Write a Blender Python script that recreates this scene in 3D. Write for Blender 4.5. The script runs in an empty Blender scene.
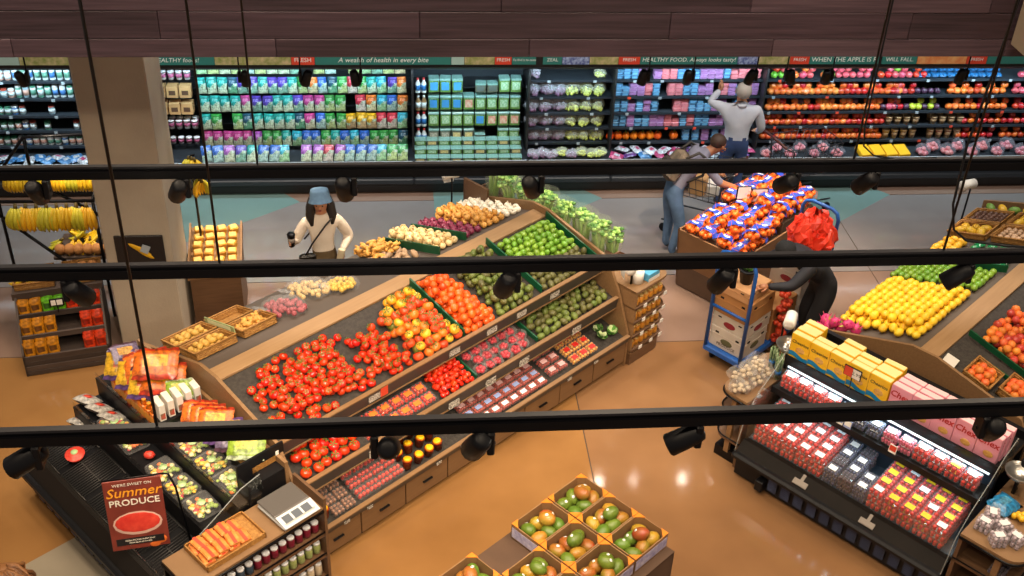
import bpy, math, random
from mathutils import Vector, Matrix, Euler
SC = bpy.context.scene
COL = SC.collection
rnd = random.Random(11)
R = math.radians
# ------------------------------------------------------------------ camera
CAM_H = 7.5
def make_camera():
    pi, ya, ro = R(34.39), R(6.48), R(2.545)
    fw = Vector((math.sin(ya)*math.cos(pi), math.cos(ya)*math.cos(pi), -math.sin(pi)))
    r = Vector((math.cos(ya), -math.sin(ya), 0)); u = r.cross(fw)
    c, s = math.cos(ro), math.sin(ro)
    r2 = r*c + u*s; u2 = u*c - r*s
    m = Matrix((r2, u2, -fw)).transposed().to_4x4(); m.translation = (0, 0, CAM_H)
    cd = bpy.data.cameras.new('camera'); cd.sensor_width = 36; cd.lens = 36*1150/1024; cd.clip_end = 100
    co = bpy.data.objects.new('camera', cd); COL.objects.link(co); co.matrix_world = m
    SC.camera = co
make_camera()
# ------------------------------------------------------------------ world, lights, exposure
vs = SC.view_settings
vs.view_transform = 'Standard'; vs.look = 'None'; vs.gamma = 1.0; vs.use_curve_mapping = False
vs.exposure = 0.22
SC.cycles.use_denoising = True
SC.cycles.max_bounces = 6
SC.cycles.transparent_max_bounces = 12
SC.cycles.caustics_reflective = False; SC.cycles.caustics_refractive = False
SC.cycles.sample_clamp_indirect = 4.0
w = bpy.data.worlds.new('world'); SC.world = w; w.use_nodes = True
w.node_tree.nodes['Background'].inputs[0].default_value = (1.0, .86, .74, 1)
w.node_tree.nodes['Background'].inputs[1].default_value = 0.20
def area(name, loc, target, sx, sy, power, col):
    d = bpy.data.lights.new(name, 'AREA'); d.shape = 'RECTANGLE'; d.size = sx; d.size_y = sy
    d.energy = power; d.color = col
    o = bpy.data.objects.new(name, d); COL.objects.link(o); o.location = loc
    o.rotation_euler = (Vector(target)-Vector(loc)).to_track_quat('-Z', 'Y').to_euler()
    return o
WARM = (1.0, .80, .58); NEUT = (1.0, .92, .84); COOL = (.62, .87, 1.0)
# ceiling lamps of the sales floor (recessed high-bay lamps, round pools of light)
def lamp(name, x, y, z, power, col, r=.16, ang=100, tx=0, ty=0):
    d = bpy.data.lights.new(name, 'SPOT'); d.energy = power; d.color = col; d.shadow_soft_size = r
    d.spot_size = R(ang); d.spot_blend = .6
    o = bpy.data.objects.new(name, d); COL.objects.link(o); o.location = (x, y, z)
    o.rotation_euler = Vector((tx, ty, -z)).to_track_quat('-Z', 'Y').to_euler()
    return o
for x in (-4.2, -1.4, 1.4, 4.2, 7.0):
    for y in (2.6, 5.6, 8.0):
        lamp('ceiling_lamp_light', x, y, 7.9, 220 if y < 3 else 360, WARM, .22)
    for y in (10.8,):
        lamp('aisle_lamp_light', x, y, 6.0, 350, NEUT, .2)
# chiller tubes along the canopy of the wall chiller
for x in (-4.2, -1.6, 1.0, 3.6, 6.2, 8.4):
    area('chiller_tube_light', (x, 13.13, 1.70), (x, 13.9, .62), 2.5, .05, 19, COOL)
# ------------------------------------------------------------------ helpers
def lin(h):
    h = h.lstrip('#'); o = []
    for i in (0, 2, 4):
        c = int(h[i:i+2], 16)/255
        o.append(c/12.92 if c <= .04045 else ((c+.055)/1.055)**2.4)
    return tuple(o)+(1,)
MATS = {}
def mat(name, col, rough=.5, metal=0, var=0.0, hue=0.0, noise=None, bump=None, alpha=None, emit=None, coat=0, sss=0, trans=0, stretch=None, spec=.5):
    if name in MATS: return MATS[name]
    m = bpy.data.materials.new(name); m.use_nodes = True
    nt = m.node_tree; b = nt.nodes['Principled BSDF']; L = nt.links
    c = lin(col) if isinstance(col, str) else tuple(col)
    b.inputs['Base Color'].default_value = c
    b.inputs['Roughness'].default_value = rough; b.inputs['Metallic'].default_value = metal
    b.inputs['Specular IOR Level'].default_value = spec
    if coat: b.inputs['Coat Weight'].default_value = coat; b.inputs['Coat Roughness'].default_value = .15
    if sss:
        b.inputs['Subsurface Weight'].default_value = sss; b.inputs['Subsurface Radius'].default_value = (.02, .01, .005)
    if trans: b.inputs['Transmission Weight'].default_value = trans
    if alpha is not None: b.inputs['Alpha'].default_value = alpha
    if emit: b.inputs['Emission Color'].default_value = c; b.inputs['Emission Strength'].default_value = emit
    src = None
    tc = None
    def coords():
        nonlocal tc
        if tc is None:
            t = nt.nodes.new('ShaderNodeTexCoord'); mp = nt.nodes.new('ShaderNodeMapping')
            L.new(t.outputs['Object'], mp.inputs[0])
            if stretch: mp.inputs['Scale'].default_value = stretch
            tc = mp
        return tc.outputs[0]
    if noise:
        sc, c2, amt = noise[:3]
        n = nt.nodes.new('ShaderNodeTexNoise'); n.inputs['Scale'].default_value = sc; n.inputs['Detail'].default_value = 4
        L.new(coords(), n.inputs['Vector'])
        rp = nt.nodes.new('ShaderNodeValToRGB'); rp.color_ramp.elements[0].position = .5-amt*.5+.0; rp.color_ramp.elements[1].position = .5+amt*.5
        rp.color_ramp.elements[0].color = c; rp.color_ramp.elements[1].color = lin(c2)
        L.new(n.outputs['Fac'], rp.inputs[0]); src = rp.outputs[0]
    if var or hue:
        oi = nt.nodes.new('ShaderNodeObjectInfo'); hs = nt.nodes.new('ShaderNodeHueSaturation')
        if src: L.new(src, hs.inputs['Color'])
        else: hs.inputs['Color'].default_value = c
        mr = nt.nodes.new('ShaderNodeMapRange'); mr.inputs[3].default_value = 1-var; mr.inputs[4].default_value = 1+var
        L.new(oi.outputs['Random'], mr.inputs[0]); L.new(mr.outputs[0], hs.inputs['Value'])
        if hue:
            mm = nt.nodes.new('ShaderNodeMath'); mm.operation = 'MULTIPLY'; mm.inputs[1].default_value = 7.31
            fr = nt.nodes.new('ShaderNodeMath'); fr.operation = 'FRACT'
            L.new(oi.outputs['Random'], mm.inputs[0]); L.new(mm.outputs[0], fr.inputs[0])
            m2 = nt.nodes.new('ShaderNodeMapRange'); m2.inputs[3].default_value = .5-hue; m2.inputs[4].default_value = .5+hue
            L.new(fr.outputs[0], m2.inputs[0]); L.new(m2.outputs[0], hs.inputs['Hue'])
        src = hs.outputs[0]
    if src: L.new(src, b.inputs['Base Color'])
    if bump:
        n = nt.nodes.new('ShaderNodeTexNoise'); n.inputs['Scale'].default_value = bump[0]; n.inputs['Detail'].default_value = 5
        L.new(coords(), n.inputs['Vector'])
        bp = nt.nodes.new('ShaderNodeBump'); bp.inputs['Strength'].default_value = bump[1]; bp.inputs['Distance'].default_value = .01
        L.new(n.outputs['Fac'], bp.inputs['Height']); L.new(bp.outputs[0], b.inputs['Normal'])
    MATS[name] = m
    return m
def clear(name, col='#ffffff', a=.035, rough=.12, gloss=False):
    if name in MATS: return MATS[name]
    m = bpy.data.materials.new(name); m.use_nodes = True; nt = m.node_tree; nt.nodes.clear()
    o = nt.nodes.new('ShaderNodeOutputMaterial'); mx = nt.nodes.new('ShaderNodeMixShader')
    t = nt.nodes.new('ShaderNodeBsdfTransparent'); p = nt.nodes.new('ShaderNodeBsdfGlossy' if gloss else 'ShaderNodeBsdfPrincipled')
    p.inputs['Color' if gloss else 'Base Color'].default_value = lin(col); p.inputs['Roughness'].default_value = rough
    fr = nt.nodes.new('ShaderNodeLayerWeight'); fr.inputs[0].default_value = .35
    mr = nt.nodes.new('ShaderNodeMapRange'); mr.inputs[3].default_value = a; mr.inputs[4].default_value = min(1, a+.16)
    nt.links.new(fr.outputs['Facing'], mr.inputs[0]); nt.links.new(mr.outputs[0], mx.inputs[0])
    nt.links.new(t.outputs[0], mx.inputs[1]); nt.links.new(p.outputs[0], mx.inputs[2]); nt.links.new(mx.outputs[0], o.inputs[0])
    MATS[name] = m
    return m
class MB:
    def __init__(s): s.v = []; s.f = []; s.mi = []; s.sm = []
    def add(s, vs_, fs, mi=0, smooth=False, M=None):
        n = len(s.v)
        if M is not None: vs_ = [M @ Vector(v) for v in vs_]
        s.v += [tuple(v) for v in vs_]
        s.f += [tuple(i+n for i in f) for f in fs]; s.mi += [mi]*len(fs); s.sm += [smooth]*len(fs)
        return s
    def box(s, x0, x1, y0, y1, z0, z1, mi=0, M=None):
        v = [(x0,y0,z0),(x1,y0,z0),(x1,y1,z0),(x0,y1,z0),(x0,y0,z1),(x1,y0,z1),(x1,y1,z1),(x0,y1,z1)]
        return s.add(v, [(0,3,2,1),(4,5,6,7),(0,1,5,4),(1,2,6,5),(2,3,7,6),(3,0,4,7)], mi, False, M)
    def cbox(s, x0, x1, y0, y1, z0, z1, b=.01, mi=0, M=None, smooth=False, taper=1.0):
        """box with chamfered vertical edges and a chamfered top and bottom"""
        cx, cy = (x0+x1)/2, (y0+y1)/2
        def ring(z, ins, k=1.0):
            hx, hy = (x1-x0)/2*k-ins, (y1-y0)/2*k-ins
            q = b
            return [(cx-hx+q,cy-hy,z),(cx+hx-q,cy-hy,z),(cx+hx,cy-hy+q,z),(cx+hx,cy+hy-q,z),(cx+hx-q,cy+hy,z),(cx-hx+q,cy+hy,z),(cx-hx,cy+hy-q,z),(cx-hx,cy-hy+q,z)]
        rs = [ring(z0, b), ring(z0+b, 0), ring(z1-b, 0, taper), ring(z1, b, taper)]
        v = sum(rs, []); f = []
        for k in range(3):
            for i in range(8): f.append((k*8+i, k*8+(i+1) % 8, k*8+8+(i+1) % 8, k*8+8+i))
        f.append(tuple(range(7, -1, -1))); f.append(tuple(range(24, 32)))
        return s.add(v, f, mi, smooth, M)
    def lathe(s, prof, n=12, mi=0, M=None, smooth=True, c=(0,0,0)):
        v = []; f = []
        for r_, z in prof:
            for i in range(n):
                a = 2*math.pi*i/n; v.append((c[0]+r_*math.cos(a), c[1]+r_*math.sin(a), c[2]+z))
        for k in range(len(prof)-1):
            for i in range(n): f.append((k*n+i, k*n+(i+1) % n, (k+1)*n+(i+1) % n, (k+1)*n+i))
        f.append(tuple(range(n-1, -1, -1))); f.append(tuple((len(prof)-1)*n+i for i in range(n)))
        return s.add(v, f, mi, smooth, M)
    def ball(s, c, r_, sc=(1,1,1), n=10, m=6, mi=0, M=None, jit=0):
        v = [(c[0], c[1], c[2]-r_*sc[2])]; f = []
        for j in range(1, m):
            t = math.pi*j/m
            for i in range(n):
                a = 2*math.pi*i/n; q = r_*(1+(rnd.random()-.5)*jit)
                v.append((c[0]+q*sc[0]*math.sin(t)*math.cos(a), c[1]+q*sc[1]*math.sin(t)*math.sin(a), c[2]-q*sc[2]*math.cos(t)))
        v.append((c[0], c[1], c[2]+r_*sc[2])); top = len(v)-1
        for i in range(n): f.append((0, 1+(i+1) % n, 1+i)); f.append((top, top-n+i, top-n+(i+1) % n))
        for j in range(m-2):
            for i in range(n): f.append((1+j*n+i, 1+j*n+(i+1) % n, 1+(j+1)*n+(i+1) % n, 1+(j+1)*n+i))
        return s.add(v, f, mi, True, M)
    def tube(s, pts, r_, n=8, mi=0, M=None, smooth=True, closed=False):
        pts = [Vector(p) for p in pts]; rs = r_ if isinstance(r_, (list, tuple)) else [r_]*len(pts)
        v = []; f = []; up = None
        for k, p in enumerate(pts):
            d = (pts[min(k+1, len(pts)-1)]-pts[max(k-1, 0)]).normalized()
            if up is None:
                up = Vector((0,0,1)) if abs(d.z) < .9 else Vector((1,0,0))
            a = d.cross(up)
            if a.length < 1e-5: a = d.cross(Vector((1,0,0)))
            a.normalize(); b = d.cross(a).normalized(); up = -b if b.dot(up) < 0 else b
            for i in range(n):
                t = 2*math.pi*i/n; v.append(tuple(p+(a*math.cos(t)+b*math.sin(t))*rs[k]))
        for k in range(len(pts)-1):
            for i in range(n): f.append((k*n+i, (k+1)*n+i, (k+1)*n+(i+1) % n, k*n+(i+1) % n))
        f.append(tuple(range(n))); f.append(tuple((len(pts)-1)*n+i for i in range(n-1, -1, -1)))
        return s.add(v, f, mi, smooth, M)
    def prism(s, poly, a, b, axis='x', mi=0, M=None):
        """poly in the plane across axis, extruded from a to b: x -> (y,z), y -> (x,z), z -> (x,y)"""
        def P(q, t): return (t,q[0],q[1]) if axis == 'x' else (q[0],t,q[1]) if axis == 'y' else (q[0],q[1],t)
        n = len(poly); v = [P(q, a) for q in poly]+[P(q, b) for q in poly]
        f = [tuple(range(n-1, -1, -1)), tuple(range(n, 2*n))]+[(i, (i+1) % n, n+(i+1) % n, n+i) for i in range(n)]
        return s.add(v, f, mi, False, M)
    def grid(s, fn, nu, nv, mi=0, M=None, smooth=True, close=False):
        v = [fn(i/nu, j/nv) for j in range(nv+1) for i in range(nu+1)]
        f = [(j*(nu+1)+i, j*(nu+1)+i+1, (j+1)*(nu+1)+i+1, (j+1)*(nu+1)+i) for j in range(nv) for i in range(nu)]
        return s.add(v, f, mi, smooth, M)
    def mesh(s, name, *mats):
        me = bpy.data.meshes.new(name); me.from_pydata(s.v, [], s.f); 
        for m in mats: me.materials.append(m)
        me.polygons.foreach_set('material_index', s.mi); me.polygons.foreach_set('use_smooth', s.sm)
        me.update(); return me
def ob(name, me, parent=None, loc=(0,0,0), rot=(0,0,0), scale=None):
    o = bpy.data.objects.new(name, me); COL.objects.link(o); o.location = loc; o.rotation_euler = rot
    if scale is not None: o.scale = scale if not isinstance(scale, (int, float)) else (scale,)*3
    if parent is not None: o.parent = parent
    return o
def tag(o, label, cat, group=None, kind=None):
    o['label'] = label; o['category'] = cat
    if group: o['group'] = group
    if kind: o['kind'] = kind
    return o
def struct(o): o['kind'] = 'structure'; return o
def thing(name, label, cat, group=None, loc=(0,0,0), rz=0):
    o = bpy.data.objects.new(name, None); COL.objects.link(o); o.location = loc; o.rotation_euler = (0,0,rz)
    o.empty_display_size = .1
    return tag(o, label, cat, group)
def dup(root, loc=None, rot=None, label=None, scale=None, parent=None):
    r = root.copy(); COL.objects.link(r); r.parent = parent
    if loc is not None: r.location = loc
    if rot is not None: r.rotation_euler = rot
    if scale is not None: r.scale = (scale,)*3
    if label: r['label'] = label
    for ch in root.children:
        c = ch.copy(); COL.objects.link(c); c.parent = r
        for g in ch.children:
            d = g.copy(); COL.objects.link(d); d.parent = c
    return r
class Frame:
    def __init__(s, x, y, rz, z=0):
        s.o = Vector((x, y, z)); s.rz = rz; c, n = math.cos(rz), math.sin(rz)
        s.a = Vector((c, n, 0)); s.b = Vector((-n, c, 0))
    def p(s, x, y, z=0): return s.o + s.a*x + s.b*y + Vector((0,0,z))
PH = R(40.5)
F1 = Frame(-.792, 6.764, PH)
def sub(F, x, y, drz=0):
    q = F.p(x, y); return Frame(q.x, q.y, F.rz+drz)
F2 = sub(F1, 4.77, -4.06)
FB = Frame(3.039, 7.709, PH-math.pi/2)                 # berry case: x along its front, y into it
FL = sub(F1, -1.29, 2.42, -math.pi/2)                   # salad case, the same way round
def text_mesh(txt, size, material, italic=0, ext=.001, align='CENTER', bold=0.0):
    cu = bpy.data.curves.new('txt', 'FONT'); cu.body = txt; cu.size = size; cu.extrude = ext; cu.shear = italic
    cu.align_x = align; cu.align_y = 'CENTER'; cu.resolution_u = 2; cu.offset = bold
    o = bpy.data.objects.new('txt', cu); COL.objects.link(o)
    dg = bpy.context.evaluated_depsgraph_get(); me = bpy.data.meshes.new_from_object(o.evaluated_get(dg))
    bpy.data.objects.remove(o); bpy.data.curves.remove(cu)
    me.materials.clear(); me.materials.append(material); me.name = 'lettering'
    return me
# ------------------------------------------------------------------ common materials
M_wood = mat('oak_board', '#91704d', .5, noise=(3.5, '#7b5b3b', .7), stretch=(1, 14, 14), bump=(30, .08))
M_wood_dk = mat('dark_oak', '#6f5138', .5, noise=(4, '#563c28', .7), stretch=(1, 10, 10))
M_black = mat('black_metal', '#08080c', .35, spec=.25)
M_blackp = mat('black_plastic', '#0b0b10', .5, spec=.3)
M_dkgrey = mat('dark_grey_metal', '#3a3633', .5, noise=(6, '#45403b', .6))
M_mat = mat('black_display_mat', '#262220', .85, noise=(30, '#443e38', .6), bump=(60, .6))
M_white = mat('white_paint', '#e6e3dc', .5)
M_paper = mat('paper_white', '#e9e6df', .7)
M_tagw = mat('price_tag_white', '#d9d4c8', .6, noise=(90, '#56504a', .25))
M_green = mat('green_divider', '#0d5a36', .4, noise=(8, '#0a4128', .6))
M_clear = clear('clear_plastic')
M_film = clear('plastic_film', '#ffffff', .02, .2)
M_glass = clear('case_glass', '#dfe8e6', .04, .04, True)
M_steel = mat('brushed_steel', '#b9b6b0', .28, metal=.9)
M_label_y = mat('label_yellow', '#f2c21c', .5)
M_label_w = mat('label_white', '#e8e8ea', .5)
# ------------------------------------------------------------------ the setting
CONC = dict(rough=.22)
def concrete(name, a, b, rough=.2):
    return mat(name, a, rough, noise=(1.1, b, .75), bump=(9, .04), spec=.6)
floor = struct(ob('floor', MB().box(-9, 14, -2, 15, -.12, -.006).mesh('floor', mat('floor_joint', '#4a3a2c', .8))))
def slab(poly, m, z=0.0):
    return ob('slab', MB().prism(poly, -.05, z, 'z').mesh('slab', m), floor)
TAN = concrete('tan_concrete', '#a07546', '#7f5831', .10)
TANB = concrete('umber_concrete', '#97704c', '#775539', .10)
TAN2 = concrete('brown_concrete', '#93796a', '#7b6356', .10)
GREY = concrete('grey_concrete', '#8b8583', '#736c6a', .09)
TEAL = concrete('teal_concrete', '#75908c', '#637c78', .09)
PALE = concrete('pale_concrete', '#9c917f', '#857b6c', .15)
g = .006
def rect(x0, x1, y0, y1): return [(x0+g, y0+g), (x1-g, y0+g), (x1-g, y1-g), (x0+g, y1-g)]
for x0, x1 in ((-9, -2.2), (-2.2, 1.72), (1.72, 5.6), (5.6, 14)):
    slab(rect(x0, x1, -2, 9.8), TANB if x0 == 1.72 else TAN)
    slab(rect(x0, x1, 9.8, 11.1), TAN2)
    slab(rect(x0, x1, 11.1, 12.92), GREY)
    slab(rect(x0, x1, 12.92, 15), TAN2)
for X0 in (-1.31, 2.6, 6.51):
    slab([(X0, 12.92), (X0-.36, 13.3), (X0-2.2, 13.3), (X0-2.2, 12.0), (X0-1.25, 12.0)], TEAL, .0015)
slab([(-3.2, 6.95), (-2.55, 7.5), (-.6, 5.3), (-1.8, 3.4), (-4.4, 5.9)], PALE, .0015)
struct(ob('wall_back', MB().box(-9, 14, 14.15, 14.3, 0, 9).mesh('wall_back', mat('back_wall_paint', '#33302e', .8))))
struct(ob('ceiling', MB().box(-9, 14, -2, 14.3, 9, 9.1).mesh('ceiling', mat('ceiling_paint', '#4a4440', .9))))
# plank-clad bulkhead above the chillers
wf = struct(ob('wall_front', MB().box(-8, 13, 9.23, 9.5, 3.58, 8.99).mesh('wall_front', mat('bulkhead_core', '#2a2120', .8))))
pm = []
for i, (a, b) in enumerate((('#584550', '#362932'), ('#624e59', '#3f313a'), ('#4e3d47', '#30252c'), ('#6a5661', '#473842'))):
    pm.append(mat('bulkhead_plank_%d' % i, a, .55, noise=(2.6, b, .45), stretch=(.5, 14, 14), bump=(14, .1)))
zz = 3.566
for row in range(6):
    h = (.165, .238, .24)[row] if row < 3 else .24
    x = -8 + (0.55, 1.75, .3, 1.1, .6, 2.0)[row]-2.1
    while x < 13:
        x2 = x+2.13
        a, b = max(x, -8), min(x2, 13)
        if b-a > .05: ob('plank', MB().cbox(a+.002, b-.002, 9.19+rnd.random()*.006, 9.235, zz+.002, zz+h-.003, .004).mesh('plank', pm[rnd.randrange(4)]), wf)
        x = x2
    zz += h
# concrete pillar
M_pillar = mat('pillar_concrete', '#b3a693', .8, noise=(2.5, '#9c8f7f', .8), bump=(40, .25))
pil = struct(ob('pillar', MB().cbox(-2.948, -2.291, 9.9, 10.55, 0, 8.99, .012).mesh('pillar', M_pillar)))
pil['label'] = 'grey concrete pillar beside the banana stand'
pil2 = struct(ob('pillar', MB().cbox(5.36, 6.1, 8.6, 9.15, 3.70, 8.99, .012).mesh('pillar', M_pillar)))
pil2['label'] = 'brown boxed column casing beside the wood bulkhead'
# banana poster on the pillar
po = thing('banana_poster', 'black poster with a banana bunch picture on the concrete pillar', 'poster', None, (-2.60, 9.88, 1.235))
ob('board', MB().cbox(-.235, .235, -.008, .016, -.17, .17, .006).mesh('board', mat('poster_black', '#1b1718', .5)), po)
M_ban = mat('banana_yellow', '#e8b81c', .45, var=.12, hue=.012, noise=(7, '#c9a31a', .5))
M_bantip = mat('banana_tip', '#5a4a1c', .7)
pb = MB()
for k in range(3):
    pts = [(-.12+.02*k+.22*t, -.012, .10-.19*t-.05*k*t+.09*t*t) for t in [i/6 for i in range(7)]]
    pb.tube(pts, [.006, .02, .026, .028, .026, .02, .006], 6)
ob('picture', pb.mesh('picture', M_ban), po, scale=(1, .35, 1))
ob('sticker', MB().box(-.0, .08, -.02, -.016, .0, .09).mesh('sticker', mat('sticker_grey', '#9aa3ab', .5)), po, rot=(0, R(25), 0))
# ------------------------------------------------------------------ lighting tracks, spot heads, suspension cables
RAILS = [(5.50, 4.5), (4.55, 4.5), (3.42, 4.5), (10.48, 3.06), (10.48, 3.06)]
rail_lab = ['black ceiling track farthest away, in front of the wall chiller', 'black ceiling track in the middle, crossing above the tomato stand', 'black ceiling track nearest the viewer, lowest in the picture', 'black ceiling track tucked under the wood bulkhead, right of the pillar', 'short black ceiling track under the wood bulkhead, left of the pillar']
rail_x = [(-6, 7), (-6, 7), (-6, 7), (-2.2, 8), (-6, -3.05)]
for (y, z), lb, (xa, xb) in zip(RAILS, rail_lab, rail_x):
    r = thing('lighting_track', lb, 'track', 'lighting tracks', (0, y, z), 0)
    b = MB(); b.box(xa, xb, -.012, .012, .014, .03)
    b.box(xa, xb, -.024, .024, -.03, .016)
    ob('rail', b.mesh('rail', M_black), r)
    b = MB(); b.box(xa, xb, -.014, .014, .03, .042)
    ob('conduit', b.mesh('conduit', mat('track_top', '#26262b', .4)), r)
M_lens = mat('spot_lens', '#fff2dc', .3, emit=160.0)
def spot_meshes():
    head = MB(); head.lathe([(.02, -.075), (.03, -.07), (.037, -.05), (.040, .0), (.041, .055), (.036, .06), (.034, .045)], 14)
    stem = MB(); stem.cyl = None
    stem.cbox(-.013, .013, -.03, .03, -.10, .0, .005)
    return head.mesh('head', M_blackp), stem.mesh('driver_box', M_blackp)
SPH, SPS = spot_meshes()
yoke_me = MB().tube([(-.02, 0, 0), (.055, 0, 0)], .008, 6).mesh('yoke', M_blackp)
lens_me = MB().lathe([(.034, 0), (.034, .002)], 14).mesh('lens', M_lens)
def spot(x, rail, aim, side, label, power=110):
    y, z = RAILS[rail]
    dr = .15 if rail >= 3 else 0
    r = thing('track_spotlight', label, 'spotlight', 'track spotlights', (x, y, z-.03-dr))
    if dr: ob('drop_rod', MB().tube([(0, 0, 0), (0, 0, dr+.002)], .008, 6).mesh('drop_rod', M_blackp), r)
    st = ob('driver_box', SPS, r, scale=1.15)
    y2 = ob('yoke', yoke_me, r, (side*.0, 0, -.075), (0, 0, 0 if side > 0 else math.pi))
    d = Vector(aim).normalized(); q = d.to_track_quat('Z', 'Y').to_euler()
    hp = Vector((side*.055, 0, -.085))
    h = ob('head', SPH, r, hp, q, 1.18)
    ob('lens', lens_me, h, (0, 0, .046))
    ld = bpy.data.lights.new('spot_lamp', 'SPOT'); ld.energy = power; ld.color = WARM; ld.spot_size = R(62); ld.spot_blend = .7; ld.shadow_soft_size = .03
    lo = bpy.data.objects.new('spot_lamp', ld); COL.objects.link(lo); lo.parent = h
    lo.location = (0, 0, .065); lo.rotation_euler = (math.pi, 0, 0)
# (x, rail, aim, side, label)
SPOTS = [
 (-1.41, 2, (-.6, -.1, -.35), -1, 'black track spotlight at the far left of the nearest track, above the salad case'),
 (-.13, 2, (.04, .75, -.62), 1, 'black track spotlight on the nearest track seen end on, above the tomato cups'),
 (.33, 2, (-.25, .5, -.8), -1, 'black track spotlight on the nearest track, above the drawers of the tomato stand'),
 (1.17, 2, (-.6, .0, -.35), -1, 'black track spotlight on the nearest track, above the bare floor aisle'),
 (2.37, 2, (.2, .6, -.7), 1, 'black track spotlight on the nearest track, at the right over the pink cereal'),
 (-1.56, 1, (.3, .5, -.8), 1, 'black track spotlight on the middle track, above the crate of orange pouches'),
 (.54, 1, (-.2, .5, -.9), -1, 'black track spotlight on the middle track, in front of the avocados'),
 (1.6, 1, (-.2, .5, -.85), -1, 'black track spotlight on the middle track, beside the staff at the trolley'),
 (2.8, 1, (-.55, .1, -.5), -1, 'black track spotlight on the middle track, over the limes and lemons'),
 (-1.87, 0, (.1, .55, -.75), -1, 'black track spotlight on the farthest track, above the hanging bananas'),
 (-1.14, 0, (-.3, .6, -.8), -1, 'black track spotlight on the farthest track, just right of the pillar'),
 (-.26, 0, (.1, .5, -.85), -1, 'black track spotlight on the farthest track, right of the woman in the hat'),
 (.76, 0, (.3, .6, -.8), -1, 'black track spotlight on the farthest track, in front of the celery bags'),
 (2.2, 0, (-.2, .7, -.6), -1, 'black track spotlight on the farthest track, above the orange bin'),
 (2.66, 0, (-.3, .6, -.8), -1, 'black track spotlight on the farthest track, right of the orange bin'),
]
for x, lb in ((-3.4, 'at the far left before the dairy jars'), (-1.49, 'left of the others before the teal salad bags'), (-.93, 'before the purple salad bags'), (-.37, 'before the yellow salad bags'), (2.38, 'before the blueberry shelves'), (2.82, 'left of the man in white'), (3.44, 'right of the man in white'), (3.74, 'before the left apples'), (4.2, 'before the middle apples'), (5.57, 'before the green apples')):
    SPOTS.append((x*1.035, 3 if x > -3 else 4, (-.3+rnd.random()*.6, .0+rnd.random()*.3, -.8), -1 if rnd.random() < .5 else 1, 'black track spotlight under the wood bulkhead, '+lb))
for s_ in SPOTS: spot(*s_)
M_cable = mat('cable_black', '#101014', .5)
def cable(name, pts, label, cat='cable', r_=.006):
    return tag(ob(name, MB().tube(pts, r_, 6).mesh(name, M_cable)), label, cat, 'suspension cables')

cable('suspension_cable', [(-.95, 3.42, 4.54), (-.95, 3.42, 9)], 'thin black suspension cable at left holding the nearest track')
cable('suspension_cable', [(-.85, 4.55, 4.54), (-.85, 4.55, 9)], 'thin black suspension cable at left holding the middle track')
cable('suspension_cable', [(-.765, 5.5, 4.54), (-.765, 5.5, 9)], 'thin black suspension cable at left holding the farthest track')
cable('suspension_cable', [(2.64, 4.55, 4.54), (2.64, 4.55, 9)], 'thin black suspension cable at right holding the middle track')
cable('suspension_cable', [(2.51, 5.5, 4.54), (2.51, 5.5, 9)], 'thin black suspension cable at right holding the farthest track')
cable('power_cable', [(2.52, 5.5, 9), (2.515, 5.49, 6), (2.525, 5.49, 4.75), (2.55, 5.5, 4.62), (2.62, 5.5, 4.56), (2.8, 5.5, 4.53), (2.99, 5.5, 4.545)], 'slack black power cable looping onto the farthest track', 'cable', .005)
cable('power_cable', [(2.68, 4.56, 9), (2.665, 4.56, 6), (2.61, 4.56, 5.1), (2.62, 4.55, 4.8), (2.66, 4.55, 4.66), (2.74, 4.55, 4.595), (2.95, 4.55, 4.56), (3.15, 4.55, 4.545)], 'slack black power cable looping onto the middle track', 'cable', .006)
# ------------------------------------------------------------------ wall chiller
WXP = [(0,-4.931),(68,-4.117),(160,-3.002),(196,-2.561),(412,.141),(525,1.594),(611,2.718),(760,4.705),(870,6.205),(1024,8.354)]
YS, YB = 13.45, 13.98                                   # shelf fronts, back panel
ZS = (1.432, 1.199, .972, .761, .549)                   # shelf tops
ZG = (1.50, 1.25, 1.0, .755, .51)                       # pegged bags
M_ch_in = mat('chiller_inner', '#2c343b', .5)
M_ch_shelf = mat('chiller_shelf', '#2b3036', .4)
M_ch_lip = mat('chiller_shelf_lip', '#232a31', .4)
M_ch_base = mat('chiller_base', '#1b1a1b', .45)
M_ch_rim = mat('chiller_rim', '#b9bdbf', .35)
M_led = mat('led_tube', (.75, .92, 1, 1), .4, emit=6)
M_sign = mat('sign_teal', '#2f7a72', .5); M_signred = mat('sign_red', '#d8452c', .5)
M_signfood = mat('sign_food', '#7a8a3c', .5, noise=(14, '#c9b68a', .4)); M_signpale = mat('sign_pale', '#a9c6bd', .5)
M_signblue = mat('sign_berry', '#3c4a8c', .5, noise=(25, '#a8b8d8', .3)); M_signorg = mat('sign_orange', '#d8703a', .5, noise=(10, '#e8b070', .4))
M_tagg = mat('chiller_tag', '#9aa2a6', .6)
M_letter = mat('sign_letter', '#e9efe9', .5)
BAYS = [(-5.6, -2.98, 'dairy jar'), (-2.98, .15, 'bagged salad'), (.15, 1.62, 'salad tub'), (1.62, 2.72, 'bagged grape'), (2.72, 4.68, 'berry punnet'), (4.68, 9.6, 'apple')]
shelf_me = {}
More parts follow.
